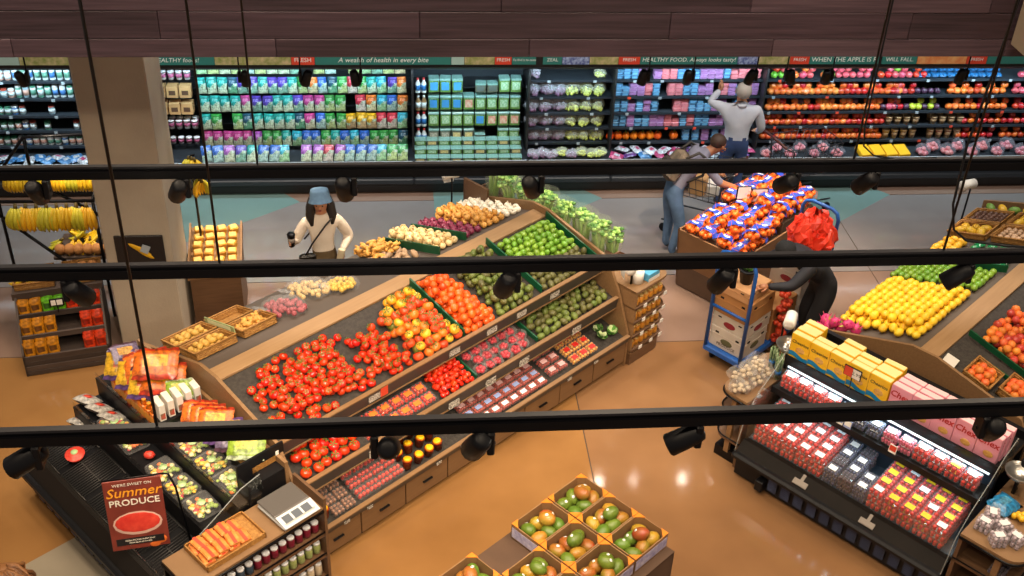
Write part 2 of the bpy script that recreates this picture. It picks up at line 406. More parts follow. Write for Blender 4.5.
for bi, (x0, x1, nm) in enumerate(BAYS):
    ch = thing('wall_chiller', 'dark open wall chiller bay holding the %s shelves' % nm, 'chiller', 'wall chillers', (x0, 0, 0))
    W = x1-x0
    b = MB(); b.box(0, W, YB, 14.14, 0, 2.1); b.box(0, W, 13.12, 14.14, 1.98, 2.1)
    ob('back_panel', b.mesh('back_panel', M_ch_in), ch)
    ob('base', MB().box(0, W, 13.12, YB, .02, .34).mesh('base', M_ch_base), ch)
    ob('deck', MB().prism([(13.14, .34), (YB, .34), (YB, .52), (13.2, .40)], 0, W).mesh('deck', M_ch_shelf), ch)
    ob('bumper', MB().cbox(0, W, 13.05, 13.13, .16, .24, .015).mesh('bumper', M_ch_shelf), ch)
    ob('front_rim', MB().cbox(0, W, 13.06, 13.13, .36, .47, .012).mesh('front_rim', M_ch_rim), ch)
    ob('canopy', MB().prism([(13.1, 1.76), (13.14, 1.72), (13.5, 1.90), (13.5, 2.0), (13.1, 2.0)], 0, W).mesh('canopy', M_ch_base), ch)
    ob('light_tube', MB().tube([(.05, 13.19, 1.722), (W-.05, 13.19, 1.722)], .010, 6).mesh('light_tube', M_led), ch)
    ob('divider_panel', MB().box(-.012, .012, 13.3, YB, .5, 1.9).mesh('divider_panel', M_ch_base), ch)
    for z in ([] if nm in ('bagged salad', 'salad tub') else ZS):
        sh = ob('shelf', MB().box(.012, W-.012, YS, YB, z-.02, z).mesh('shelf', M_ch_shelf), ch)
        ob('shelf_lip', MB().box(.012, W-.012, YS-.012, YS, z-.024, z+.006).mesh('shelf_lip', M_ch_lip), sh)
    if nm in ('bagged salad', 'salad tub'):
        for z in ZG:
            ob('peg_rail', MB().box(.012, W-.012, YS+.2, YB, z-.012, z).mesh('peg_rail', M_ch_shelf), ch)
    # price tags on the rim
    k = 0; x = .1
    while x < W-.1:
        ob('price_tag', MB().box(x, x+.045, 13.05, 13.058, .40, .445).mesh('price_tag', M_paper), ch)
        x += .25+rnd.random()*.3
    if nm not in ('bagged salad', 'salad tub'):
        for z in ZS:
            x = .1+rnd.random()*.2
            while x < W-.1:
                ob('price_tag', MB().box(x, x+.04, YS-.02, YS-.012, z-.028, z+.004).mesh('price_tag', M_tagg if rnd.random() < .85 else M_signred), ch)
                x += .34+rnd.random()*.4
# sign band along the canopy: plates, each a thing
def sign_plate(x0, x1, m, label, txt=None, italic=0, size=.075):
    s_ = thing('sign_plate', label, 'sign', 'header signs on the wall chiller', ((x0+x1)/2, 13.085, 1.868))
    ob('plate', MB().box(-(x1-x0)/2+.003, (x1-x0)/2-.003, -.006, .012, -.06, .06).mesh('plate', m), s_)
    if txt: ob('lettering', text_mesh(txt, size, M_letter, italic, .001), s_, (0, -.008, 0), (math.pi/2, 0, 0))
    return s_
sign_plate(-5.6, -4.85, M_sign, 'teal header sign reading foods at the far left', 'foods!', .25)
sign_plate(-4.85, -4.45, M_signpale, 'pale teal header sign left of the pillar')
sign_plate(-4.45, -3.1, M_signfood, 'food picture header sign half behind the pillar')
sign_plate(-3.1, -2.2, M_sign, 'teal header sign reading HEALTHY foods right of the pillar', 'HEALTHY foods!', .2)
sign_plate(-2.2, -1.3, M_signfood, 'green food picture header sign above the teal salad bags')
sign_plate(-1.3, -1.02, M_signred, 'red header sign tab above the purple salad bags', 'FRESH')
sign_plate(-1.02, .62, M_sign, 'teal header sign reading A wealth of health in every bite', 'A wealth of health in every bite', .25, .085)
sign_plate(.0+.62, .78, M_signpale, 'narrow pale header sign before the leaf picture')
sign_plate(.78, 1.2-.05, M_signfood, 'leaf picture header sign above the salad tubs')
sign_plate(1.15, 1.36, M_signred, 'red header sign tab above the salad tubs', 'FRESH', 0, .06)
sign_plate(1.36, 1.66, M_sign, 'teal header sign reading To find is to taste', 'To find is to taste', .25, .04)
sign_plate(1.74, 1.98, M_sign, 'short teal header sign above the grape bags', 'ZEAL', 0, .06)
sign_plate(1.98, 2.32, M_signblue, 'blue berry picture header sign above the grape bags')
sign_plate(2.32, 2.68, M_signfood, 'pale fruit picture header sign right of the berry picture')
sign_plate(2.68, 2.95, M_signred, 'red header sign tab above the blueberry shelves', 'FRESH', 0, .06)
sign_plate(2.95, 4.18, M_sign, 'teal header sign reading HEALTHY FOOD Always looks tasty', 'HEALTHY FOOD. Always looks tasty!', .12, .075)
sign_plate(4.18, 4.45, M_signblue, 'berry picture header sign above the man in white')
sign_plate(4.45, 4.85, M_signfood, 'green picture header sign left of the apples')
sign_plate(4.85, 5.1, M_signred, 'red header sign tab above the apples', 'FRESH', 0, .06)
sign_plate(5.1, 6.0, M_sign, 'teal header sign reading WHEN THE APPLE', 'WHEN THE APPLE IS R', 0, .085)
sign_plate(6.04, 6.5, M_sign, 'short teal header sign reading FALL', 'WILL FALL.', 0, .075)
sign_plate(6.5, 7.15, M_signorg, 'orange apple picture header sign')
sign_plate(7.15, 7.42, M_signred, 'red header sign tab right of the apple picture', 'FRESH', 0, .06)
sign_plate(7.42, 9.2, M_sign, 'teal header sign at the far right with an apple slogan', 'ahh, apples! keep them...', .25, .08)
# --- product meshes
def bag_mesh(top, bot, kind=0):
    """stand-up salad pouch: puffy body, crimped seams, printed top band, window bottom"""
    b = MB(); w, h, d = .072, .215, .03
    def fn(sgn):
        def f(u, v):
            x = (u-.5)*2; pf = (1-x*x)**.6*math.sin(math.pi*min(1, max(0, v*.94+.03)))**.5
            return (x*w*(1-.05*math.sin(v*6)), -sgn*d*pf, v*h)
        return f
    b.grid(fn(1), 8, 12); b.grid(fn(-1), 4, 4)
    for i, f in enumerate(b.f):
        zc = sum(b.v[j][2] for j in f)/4; xc = sum(b.v[j][0] for j in f)/4
        e = .112+.028*math.sin(xc*34+kind)
        b.mi[i] = 0 if zc > e else (2 if zc > e-.035 and abs(xc) > .012 else 1)
        if .15 < zc < .185 and abs(xc) < .045: b.mi[i] = 3
    return b.mesh('pouch', mats_bag(top), mats_bag(bot), mats_bag('#d5dcd6'), mat('print_'+top, [q*.55+.35 for q in lin(top)[:3]]+[1], .4, noise=(60, top, .3)))
def shade(c, k):
    return '#'+''.join('%02x' % max(0, min(255, int(int(c[i:i+2], 16)*k))) for i in (1, 3, 5))
def mats_bag(c): return mat('film_'+c, c, .28, noise=(34, shade(c, .55), .35) if c != '#d5dcd6' else (45, '#5f8a4a', .35), spec=.7, var=.1, bump=(18, .35))
BAGC = {'t': ('#1fa9a0', '#c9d8b8'), 'p': ('#5a3fb4', '#7fb09a'), 'm': ('#c4418e', '#c7c9a6'), 'g': ('#35a24a', '#b8cc8a'), 'b': ('#2d6cd0', '#a9c9c0'), 'o': ('#ea7a2a', '#d0c59a'), 'y': ('#f0bb20', '#c8a878'), 'r': ('#d8304a', '#d9cfc0'), 'c': ('#2fb6cf', '#9fcf9a'), 'v': ('#b05ac0', '#c9d0b0'), 'k': ('#17506a', '#5fa07a')}
BAGN = {'t': 'teal', 'p': 'purple', 'm': 'magenta', 'g': 'green', 'b': 'blue', 'o': 'orange', 'y': 'yellow', 'r': 'red', 'c': 'cyan', 'v': 'violet', 'k': 'dark teal'}
BAGM = {k: bag_mesh(*v) for k, v in BAGC.items()}
seal_me = MB().box(-.07, .07, -.003, .003, .205, .225).mesh('header_seal', mats_bag('#dfe8e4'))
ROWS = ['tttkpptpptgobkgrgtcpo', 'ttttmppttpmmgg.rocbo', 'tg.gkttttkmbggyyyrrc', 'mmmmmvggtcbbgtbcbgggk', 'bbvptbbc.vvrvbbbcgg']
RN = ['top', 'second', 'third', 'fourth', 'bottom']
for ri, row in enumerate(ROWS):
    n = len(row); x0, x1 = -2.52, .08
    for i, ch in enumerate(row):
        if ch == '.': continue
        x = x0+(x1-x0)*(i+.5)/n
        z = (ZG[1], ZG[2], ZG[3], ZG[4], .42)[ri]
        sc_ = (x1-x0)/n/.150
        rt = (R(rnd.uniform(-6, 2)), R(rnd.uniform(-4, 4)), R(rnd.uniform(-8, 8)))
        y = YS+.03
        if ri == 4: rt = (R(-38), 0, R(rnd.uniform(-15, 15))); y = 13.22
        o = ob('salad_bag', BAGM[ch], None, (x, y, z+.004), rt, (sc_, 1, 1))
        tag(o, '%s plastic bag of salad in the %s row of the salad bay' % (BAGN[ch], RN[ri]), 'salad bag', 'bagged salads in the wall chiller')
for i, ch in enumerate('cgtgbgttp.gb.gcpgo'):                 # tops of the uppermost pegs, mostly under the canopy
    if ch == '.': continue
    tag(ob('salad_bag', BAGM[ch], None, (-2.45+i*.144, YS+.06, 1.505), (0, 0, 0), (.95, 1, 1)), '%s plastic bag of salad under the canopy, above the top row' % BAGN[ch], 'salad bag', 'bagged salads in the wall chiller')
def tub(name, wd, h, body, lid, lab, dp=None):
    """rectangular clamshell tub: tapered clear body over contents, lid, printed label"""
    dp = dp or wd
    b = MB(); b.cbox(-wd/2, wd/2, -dp/2, dp/2, 0, h*.84, .008, 0)
    b.cbox(-wd/2-.004, wd/2+.004, -dp/2-.004, dp/2+.004, h*.84, h, .006, 1)
    b.box(-wd*.36, wd*.36, -dp/2-.002, -dp/2, h*.18, h*.74, 2)
    return b.mesh(name, body, lid, lab)
M_leafy = mat('leafy_green', '#2c5a28', .5, noise=(60, '#7aa04a', .5))
M_leafd = mat('leafy_dark', '#3a4a34', .5, noise=(60, '#6d6a5a', .5))
M_tublid = mat('tub_lid', '#86a8a2', .25, noise=(30, '#5f8a80', .5))
TUBC = {'b': ('salad_tub_blue', M_leafy, mat('tl_b', '#3f8fd0', .4), 'blue labelled'), 'g': ('salad_tub', M_leafy, mat('tl_g', '#5fa06a', .4, noise=(40, '#c9d8c0', .4)), 'green labelled'), 'r': ('salad_tub_red', M_leafy, mat('tl_r', '#d04030', .4, noise=(20, '#d8d8c0', .5)), 'red labelled'), 'd': ('salad_tub_dark', M_leafd, mat('tl_d', '#7a7468', .4, noise=(40, '#c8c4b0', .4)), 'dark leaf'), 'y': ('salad_tub_gold', M_leafd, mat('tl_y', '#b89a4a', .4, noise=(40, '#d8d0a0', .4)), 'gold labelled'), 'k': ('salad_tub_short', M_leafd, mat('tl_k', '#55605c', .4), 'half-hidden grey')}
TUBM = {k: tub('tub', .145, .20, v[1], M_tublid, v[2]) for k, v in TUBC.items()}
for ri, (row, z) in enumerate((('bbb.kkgg', 1.25), ('bborggggg'[:8].replace('o', 'b'), 1.01), ('ggggbrrr', .78), ('ddyyk.gg', .545))):
    for i, c in enumerate(row):
        if c == '.': continue
        tag(ob('salad_tub', TUBM[c], None, (.42+i*.150, YS+.10, z), (0, 0, R(rnd.uniform(-4, 4))), (.9, .9, .58 if c == 'k' else .95)), '%s clear tub of leaves in the %s row of the tub bay' % (TUBC[c][3], RN[ri]), 'salad tub', 'salad tubs in the wall chiller')
for i in range(9):                                           # low flat packs stacked on the deck
    for k in range(3):
        tag(ob('salad_pack', TUBM['g' if (i+k) % 3 else 'y'], None, (.24+i*.155, 13.24+.1*k, .405+.075*k), (0, 0, R(rnd.uniform(-3, 3))), (.96, .8, .36)), 'flat clear pack of leaves stacked on the tub bay deck', 'salad pack', 'flat leaf packs on the chiller deck')
def bottle_mesh(r_, h, body, cap, lab):
    b = MB(); b.lathe([(r_*.9, 0), (r_, .01), (r_, h*.62), (r_*.45, h*.8), (r_*.42, h*.88)], 10, 0)
    b.lathe([(r_*.5, h*.87), (r_*.5, h)], 8, 1); b.lathe([(r_*1.02, h*.18), (r_*1.02, h*.55)], 10, 2)
    return b.mesh('bottle', body, cap, lab)
M_btw = mat('bottle_white', '#d9e2e4', .3); M_btb = mat('bottle_lab_blue', '#2c6fb0', .4); M_btr = mat('bottle_cap_red', '#c8383a', .4); M_brn = mat('bottle_brown', '#a5825a', .4)
bm1 = bottle_mesh(.034, .2, M_btw, M_btr, M_btb); bm2 = bottle_mesh(.034, .2, M_brn, M_btw, M_btw)
for z, bm, c in ((1.235, bm1, 'white'), (.995, bm2, 'brown'), (.765, bm1, 'white'), (.53, bm1, 'white')):
    for dx in (-.035, .04):
        tag(ob('dressing_bottle', bm, None, (.255+dx, YS+.08, z)), '%s dressing bottle between the bagged salads and the tubs' % c, 'bottle', 'dressing bottles in the wall chiller')
# grape bags: crumpled clear bag with grapes inside
def grape_bag(c1, c2, film):
    b = MB(); r2 = random.Random(5)
    for k in range(34):
        a = r2.uniform(0, 6.28); q = r2.uniform(0, 1)**.5
        b.ball((q*.075*math.cos(a), q*.055*math.sin(a), .018+.05*r2.random()*(1.1-q*.7)), .017, (1, 1, 1.1), 6, 4, 0)
    def f(u, v):
        t = v; rr = .10*math.sin(math.pi*(.12+.80*t))*(1+.10*math.sin(u*6.283*7)*(.4+t))
        return (rr*math.cos(u*6.283), rr*.78*math.sin(u*6.283), .135*t)
    b.grid(f, 16, 5, 1)
    return b.mesh('grape_bag', c1, film)
M_gr_p = mat('grape_red', '#6a4560', .35, noise=(40, '#8d6a86', .5)); M_gr_g = mat('grape_green', '#b8c24a', .35, noise=(40, '#d4d878', .5))
GB = {'p': (grape_bag(M_gr_p, 0, clear('film_grape', '#e8e6f0', .22, .2)), 'dark red'), 'g': (grape_bag(M_gr_g, 0, clear('film_grape2', '#f4f6d8', .2, .2)), 'green')}
for ri, z in enumerate(ZS[1:]):
    for i, c in enumerate('pppggg'):
        tag(ob('grape_bag', GB[c][0], None, (1.70+i*.172+rnd.uniform(-.01, .01), YS+.09, z+.002), (0, 0, rnd.random()*6), (1.22, 1.1, 1.42)), 'clear bag of %s grapes on the %s shelf of the grape bay' % (GB[c][1], RN[ri+1]), 'grape bag', 'grape bags in the wall chiller')
tag(ob('grape_bag', GB['p'][0], None, (1.72, YS+.09, ZS[0]+.002), (0, 0, 1), (.8, .8, 1)), 'single dark red grape bag on the near-empty top shelf', 'grape bag', 'grape bags in the wall chiller')
tag(ob('grape_bag', GB['g'][0], None, (2.55, YS+.09, ZS[0]+.002), (0, 0, 2)), 'single green grape bag on the near-empty top shelf', 'grape bag', 'grape bags in the wall chiller')
for i in range(8):
    tag(ob('grape_bag', GB['pppgpggg'[i]][0], None, (1.70+i*.13, 13.26+.05*(i % 2), .43), (R(-15), 0, rnd.random()*6), (.95, 1.1, .9)), 'clear bag of %s grapes heaped on the chiller deck' % GB['pppgpggg'[i]][1], 'grape bag', 'grape bags in the wall chiller')
# berry punnets
M_pn_b = mat('punnet_blue', '#3f6f9c', .3, noise=(45, '#23304f', .5), var=.15); M_pn_r = mat('punnet_red', '#b0445a', .3, noise=(45, '#e08a8a', .5), var=.15); M_pn_p = mat('punnet_purple', '#8a5a94', .3, noise=(45, '#c9a0c8', .5), var=.15)
M_pnl = {'b': mat('pn_lab_b', '#5f94b8', .4), 'r': mat('pn_lab_r', '#c8747a', .4), 'p': mat('pn_lab_p', '#9a6a9c', .4)}
PN = {'b': tub('punnet', .096, .056, M_pn_b, M_pnl['b'], M_pnl['b'], .12), 'r': tub('punnet', .096, .056, M_pn_r, M_pnl['r'], M_pnl['r'], .12), 'p': tub('punnet', .096, .056, M_pn_p, M_pnl['p'], M_pnl['p'], .12)}
PNN = {'b': 'blueberries', 'r': 'raspberries', 'p': 'mixed berries'}
for ri, row in enumerate(('bbbp.prrbbbpppbrrr'+'r', 'bbpprb.rrbbpp.rpbr'+'p', 'bbpbpb..rrbbbpp.bp'+'p', 'bbpbbpprrbrbbpp..b'+'b')):
    for i, c in enumerate(row):
        if c == '.': continue
        for k in range(3 if (i*7+ri*3) % 5 else 2):
            tag(ob('berry_punnet', PN[c], None, (2.79+i*.1005, YS+.08+rnd.uniform(-.01, .01), ZS[ri]+.001+k*.057), (0, 0, R(rnd.uniform(-3, 3)))), 'small clear punnet of %s on the %s shelf of the berry bay' % (PNN[c], RN[ri]), 'punnet', 'berry punnets in the wall chiller')
M_pep = mat('orange_pepper', '#ea6a14', .35, var=.15, hue=.015); M_stem = mat('stem_green', '#4f6f24', .6)
def pepper_mesh():
    b = MB()
    for k in range(4):
        a = k*math.pi/2+.4; b.ball((.02*math.cos(a), .02*math.sin(a), .055), .045, (.85, .85, 1.15), 8, 6, 0)
    b.tube([(0, 0, .10), (.004, 0, .118), (.012, 0, .13)], [.010, .008, .007], 6, 1)
    return b.mesh('pepper', M_pep, M_stem)
pep = pepper_mesh()
for i in range(9):
    if i == 7: continue
    tag(ob('orange_pepper', pep, None, (2.75+i*.107, YS+.07, ZS[4]+.002), (0, 0, rnd.random()*6), rnd.uniform(.95, 1.1)), 'orange bell pepper in the row below the berry punnets', 'pepper', 'orange peppers in the wall chiller')
for i, c in enumerate('bbpbppb'):
    for k in range(3):
        tag(ob('berry_punnet', PN[c], None, (3.76+i*.13, YS+.08, ZS[4]+.001+k*.057), (0, 0, 0)), 'small clear punnet of %s beside the orange peppers' % PNN[c], 'punnet', 'berry punnets in the wall chiller')
# deck bags
M_dk = [mats_bag('#c74a7a'), mats_bag('#7a4a9a'), mats_bag('#4a8ac8'), mats_bag('#d8dce4')]
def pillow(c1, c2, film=None, w=.09, h=.06, d=.07):
    b = MB()
    def f(s_):
        def q(u, v):
            x, y = (u-.5)*2, (v-.5)*2; pf = max(0, (1-x**4)*(1-y**4))**.6
            return (x*w*(1+.06*math.sin(y*9)), y*d*(1+.06*math.sin(x*8)), s_*h/2*pf+h/2)
        return q
    b.grid(f(1), 7, 6); b.grid(f(-1), 7, 6)
    for i in range(len(b.f)):
        if (i//7) % 6 in (2, 3) and i % 7 in (2, 3, 4): b.mi[i] = 1
    return b.mesh('pillow_bag', c1, c2)
PB = [pillow(M_dk[0], M_dk[3]), pillow(M_dk[1], M_dk[3]), pillow(M_dk[2], M_dk[3]), pillow(M_dk[3], M_dk[0])]
for i in range(20):
    x = 2.80+i*.094
    tag(ob('berry_bag', PB[rnd.choice((0, 0, 1, 2, 3))], None, (x, 13.25+.09*(i % 2)+rnd.uniform(-.02, .02), .425+.03*(i % 2)), (R(-12), R(rnd.uniform(-12, 12)), rnd.random()*6)), 'glossy pink and blue bag heaped on the deck under the berries', 'bag', 'bags on the deck below the berries')
# dairy and jar shelves at the left
def jar_mesh(r_, h, body, lid):
    b = MB(); b.lathe([(r_*.92, 0), (r_, .006), (r_, h*.8), (r_*.85, h*.84)], 10, 0); b.lathe([(r_*.95, h*.83), (r_*.95, h), (r_*.8, h)], 10, 1); b.lathe([(r_*1.02, h*.2), (r_*1.02, h*.65)], 10, 2)
    return b
M_j = [mat('jar_a', '#cfd8da', .35), mat('jar_b', '#5a8f7a', .35), mat('jar_c', '#3f6fa8', .35), mat('jar_d', '#c89a8a', .35), mat('jar_e', '#8aa0a8', .35)]
M_jl = [mat('lid_a', '#e3e8ea', .4), mat('lid_b', '#2f7a5a', .4), mat('lid_c', '#b04a3a', .4)]
JM = [jar_mesh(.04, .11, 0, 0).mesh('jar', M_j[a], M_jl[l], M_j[q]) for a, l, q in ((0, 0, 1), (1, 1, 0), (2, 0, 0), (3, 0, 0), (4, 2, 0), (0, 1, 3))]
JT = [jar_mesh(.036, .16, 0, 0).mesh('jar', M_j[a], M_jl[l], M_j[q]) for a, l, q in ((0, 0, 2), (1, 0, 0), (0, 1, 1), (4, 0, 3))]
JNM = ['white', 'green', 'blue', 'pink', 'grey', 'white and pink']; JTN = ['white and blue', 'green', 'green capped', 'grey']
for ri, z in enumerate(ZS):
    x = -5.3
    while x < -3.85:
        tall = (ri < 2) and x > -4.75
        if not (ri in (2, 3) and -4.6 < x < -4.0 and rnd.random() < .55):
            k = rnd.randrange(4 if tall else 6)
            tag(ob('jar', (JT if tall else JM)[k], None, (x, YS+.07, z+.001), (0, 0, rnd.random()*6)), '%s jar on the %s shelf of the dairy bay' % ((JTN if tall else JNM)[k], RN[ri]), 'jar', 'jars in the dairy bay')
        x += .088
for i in range(14):
    tag(ob('dairy_bag', PB[2 if i % 3 else 3], None, (-5.3+i*.11, 13.25+.06*(i % 2), .425), (R(-12), 0, rnd.random()*6), (1, 1, 1)), 'blue and white pouch on the deck of the dairy bay', 'pouch', 'pouches on the dairy deck')
M_card = mat('kraft_card', '#c79a66', .7); M_cup = mat('cup_white', '#d9d8dc', .4)
cup_me = MB().lathe([(.034, 0), (.042, .1), (.044, .1), (.044, .112), (.01, .116)], 10).lathe([(.0375, .03), (.041, .08)], 10, 1).mesh('cup', M_cup, mat('cup_print', '#a8557a', .5))
card_me = MB().cbox(-.07, .07, -.07, .07, 0, .15, .004).box(-.04, .04, -.072, -.07, .04, .10, 1).mesh('carton', M_card, mat('card_print', '#5a3c28', .7))
for i in range(5):
    tag(ob('yogurt_cup', cup_me, None, (-3.02+i*.098, YS+.07, ZS[0]+.001)), 'white printed cup on the shelf right of the pillar', 'cup', 'cups right of the pillar')
    for z in (ZS[3],):
        for k in range(2):
            tag(ob('yogurt_cup', cup_me, None, (-3.0+i*.098, YS+.07+.09*k, z+.001)), 'white printed cup on the lower shelf right of the pillar', 'cup', 'lower cups right of the pillar')
for z, w_ in ((ZS[1], 'upper'), (ZS[2], 'lower')):
    for i in range(3): tag(ob('carton', card_me, None, (-2.98+i*.155, YS+.08, z+.001), (0, 0, R(rnd.uniform(-3, 3)))), 'small kraft carton on the %s carton shelf right of the pillar' % w_, 'carton', 'cartons right of the pillar')
for i in range(5): tag(ob('yogurt_cup', cup_me, None, (-3.0+i*.098, YS+.06, ZS[4]+.001), (0, 0, 1), (.9, .9, .8)), 'low white cup on the bottom shelf right of the pillar', 'cup', 'bottom cups right of the pillar')
# --- apples and other loose fruit
def fruit_mesh(nm, r_, m, stem=True, sc=(1, 1, .92), dim=.16, n=10, mm=7, green=None):
    b = MB(); b.ball((0, 0, 0), r_, sc, n, mm, 0)
    for i, v in enumerate(b.v):                                   # dimple at the stem end
        q = math.hypot(v[0], v[1])/r_
        if v[2] > 0: b.v[i] = (v[0], v[1], v[2]-r_*dim*max(0, 1-q*1.6)**1.2*2)
    if stem: b.tube([(0, 0, r_*.5), (r_*.06, 0, r_*1.05)], [r_*.07, r_*.05], 5, 1)
    return b.mesh(nm, m, green or M_stem)
def apple_mat(name, a, b_, amt=.5): return mat(name, a, .28, noise=(16, b_, amt), var=.12, hue=.01, spec=.6)
AP = {'r': (fruit_mesh('apple', .047, apple_mat('apple_red', '#a0161a', '#c83a22')), 'red apple'),
      'o': (fruit_mesh('apple', .047, apple_mat('apple_orange', '#c63c18', '#e07c30')), 'orange-red apple'),
      'p': (fruit_mesh('apple', .047, apple_mat('apple_pink', '#a82646', '#cc6068')), 'pink apple'),
      'g': (fruit_mesh('apple', .047, apple_mat('apple_green', '#4f8a26', '#72a83a')), 'green apple'),
      'y': (fruit_mesh('apple', .047, apple_mat('apple_yellow', '#9aae28', '#bcc040')), 'yellow-green apple'),
      'h': (fruit_mesh('apple', .047, apple_mat('peach', '#d65c28', '#e89244')), 'peach coloured apple'),
      'd': (fruit_mesh('plum', .042, apple_mat('plum_dark', '#3a2338', '#54324a')), 'dark plum')}
ARO = ['ggphpp.hgppppp.rrpp', 'hoohhohhohohrrrrrrooorh', 'hohohoorrhhoohhohoodpd', 'roororororoorohrrrorrr', 'oorohoororoorooohohoooho']
X1 = [(4.74, 6.55)]*5
for ri, row in enumerate(ARO):
    x0, x1 = (4.78, 6.6) if ri < 3 else (4.78, 6.45)
    n = len(row)
    for i, c in enumerate(row):
        if c == '.': continue
        x = x0+(x1-x0)*(i+.5)/n
        for k in range(2 if i % 4 != 3 else 1):
            m, nm = AP[c if k == 0 else rnd.choice(row.replace('.', c))]
            tag(ob('apple', m, None, (x+k*.035, YS+.05+k*.045, ZS[ri]+.048+k*.066), (R(rnd.uniform(-40, 40)), R(rnd.uniform(-40, 40)), rnd.random()*6), rnd.uniform(1.02, 1.14)), '%s on the %s shelf of the left apple bay' % (nm, RN[ri]), 'apple', 'loose apples on the left apple shelves')
ARO2 = ['pprr'+'.'*13+'ppp.gggggppp', 'pprdddd'+'.'*1+'ohoorhooo.pp.oyyyyyrroo', 'prdyydyd.ohooorhooo.rrrryyyyyrrrr', '.'*11+'rorrrorroroooroohoo', '.'*11+'oroorr.ooorhoroohhoo']
for ri, row in enumerate(ARO2):
    n = len(row); x0, x1 = 6.5, 9.3
    for i, c in enumerate(row):
        if c == '.': continue
        x = x0+(x1-x0)*(i+.5)/n
        for k in range(2):
            if (c == 'd' or i % 2) and k or x > 8.5: continue
            m, nm = AP[c]
            tag(ob('apple' if c != 'd' else 'plum', m, None, (x+k*.035, YS+.05+k*.045, ZS[ri]+.048+k*.066), (R(rnd.uniform(-40, 40)), R(rnd.uniform(-40, 40)), rnd.random()*6), rnd.uniform(1.0, 1.12)), '%s on the %s shelf of the right apple bay' % (nm, RN[ri]), 'plum' if c == 'd' else 'apple', 'loose fruit on the right apple shelves')
# blue bagged packs on the top shelf
M_blue = mats_bag('#2a6ea8'); bluepk = pillow(M_blue, mats_bag('#3f4a6a'), None, .06, .07, .06)
for i in range(11):
    for k in range(2):
        tag(ob('blue_fruit_pack', bluepk, None, (6.78+i*.108, YS+.07+k*.08, ZS[0]+k*.05), (0, 0, R(rnd.uniform(-10, 10)))), 'dark blue bagged pack on the top shelf between the apples', 'bag', 'blue bags on the top apple shelf')
# fruit cups (cream tubs)
M_cream = mat('cream_cup', '#cdb894', .5, noise=(20, '#a8845c', .4))
ccup = MB().lathe([(.036, 0), (.048, .1), (.05, .1), (.05, .115), (.046, .118)], 10).lathe([(.041, .03), (.0468, .08)], 10, 1).mesh('cup', M_cream, mat('cream_print', '#8a6a48', .6))
for z in (ZS[3], ZS[4]):
    for i in range(9):
        if i == 4: continue
        for k in range(1 if z == ZS[4] else 2):
            tag(ob('caramel_cup', ccup, None, (6.52+i*.125, YS+.06+k*.11, z+.001), (0, 0, rnd.random()*6), (1, 1, 1.15 if z == ZS[4] else .95)), 'cream paper cup of apple slices on the %s cup shelf' % ('upper' if z == ZS[3] else 'lower'), 'cup', 'cream cups between the apples')
# deck: bags of apples in clear film, yellow boxes
def applebag(m, film):
    b = MB(); r2 = random.Random(9)
    for k in range(7):
        a = k*6.283/6; q = .06 if k < 6 else 0
        b.ball((q*math.cos(a), q*.8*math.sin(a), .04+(.045 if k == 6 else 0)), .04, (1, 1, .95), 7, 5, 0)
    def f(u, v):
        rr = (.115*math.sin(math.pi*(.18+.72*v)))*(1+.14*math.sin(u*6.283*6+v*4)*(.3+v)); return (rr*math.cos(u*6.283), rr*.85*math.sin(u*6.283), .17*v)
    b.grid(f, 16, 5, 1)
    return b.mesh('apple_bag', m, film)
AB = applebag(apple_mat('apple_bagged', '#b8384a', '#e0a0a0'), clear('film_apple', '#e8e8f6', .07, .12))
for i in range(7): tag(ob('apple_bag', AB, None, (4.84+i*.16+(.35 if i > 11 else 0), 13.27+.1*(i % 2), .42+.03*(i % 2)), (R(-10), 0, rnd.random()*6), .85), 'clear knotted bag of red apples on the deck left of the yellow boxes', 'apple bag', 'bagged apples left of the yellow boxes')
for i in range(9): tag(ob('apple_bag', AB, None, (6.98+i*.175, 13.27+.1*(i % 2), .42+.03*(i % 2)), (R(-10), 0, rnd.random()*6), .95), 'clear knotted bag of red apples on the deck right of the yellow boxes', 'apple bag', 'bagged apples right of the yellow boxes')
M_yb = mat('box_yellow', '#f0b418', .5)
ybox = MB().cbox(-.08, .08, -.11, .11, 0, .07, .006).box(-.081, .081, -.112, -.11, .0, .03, 1).mesh('box', M_yb, M_white)
for i in range(4): tag(ob('yellow_box', ybox, None, (6.17+i*.175, 13.28, .435), (R(12), 0, R(8))), 'flat yellow box on the chiller deck below the apples', 'box', 'yellow boxes on the chiller deck')
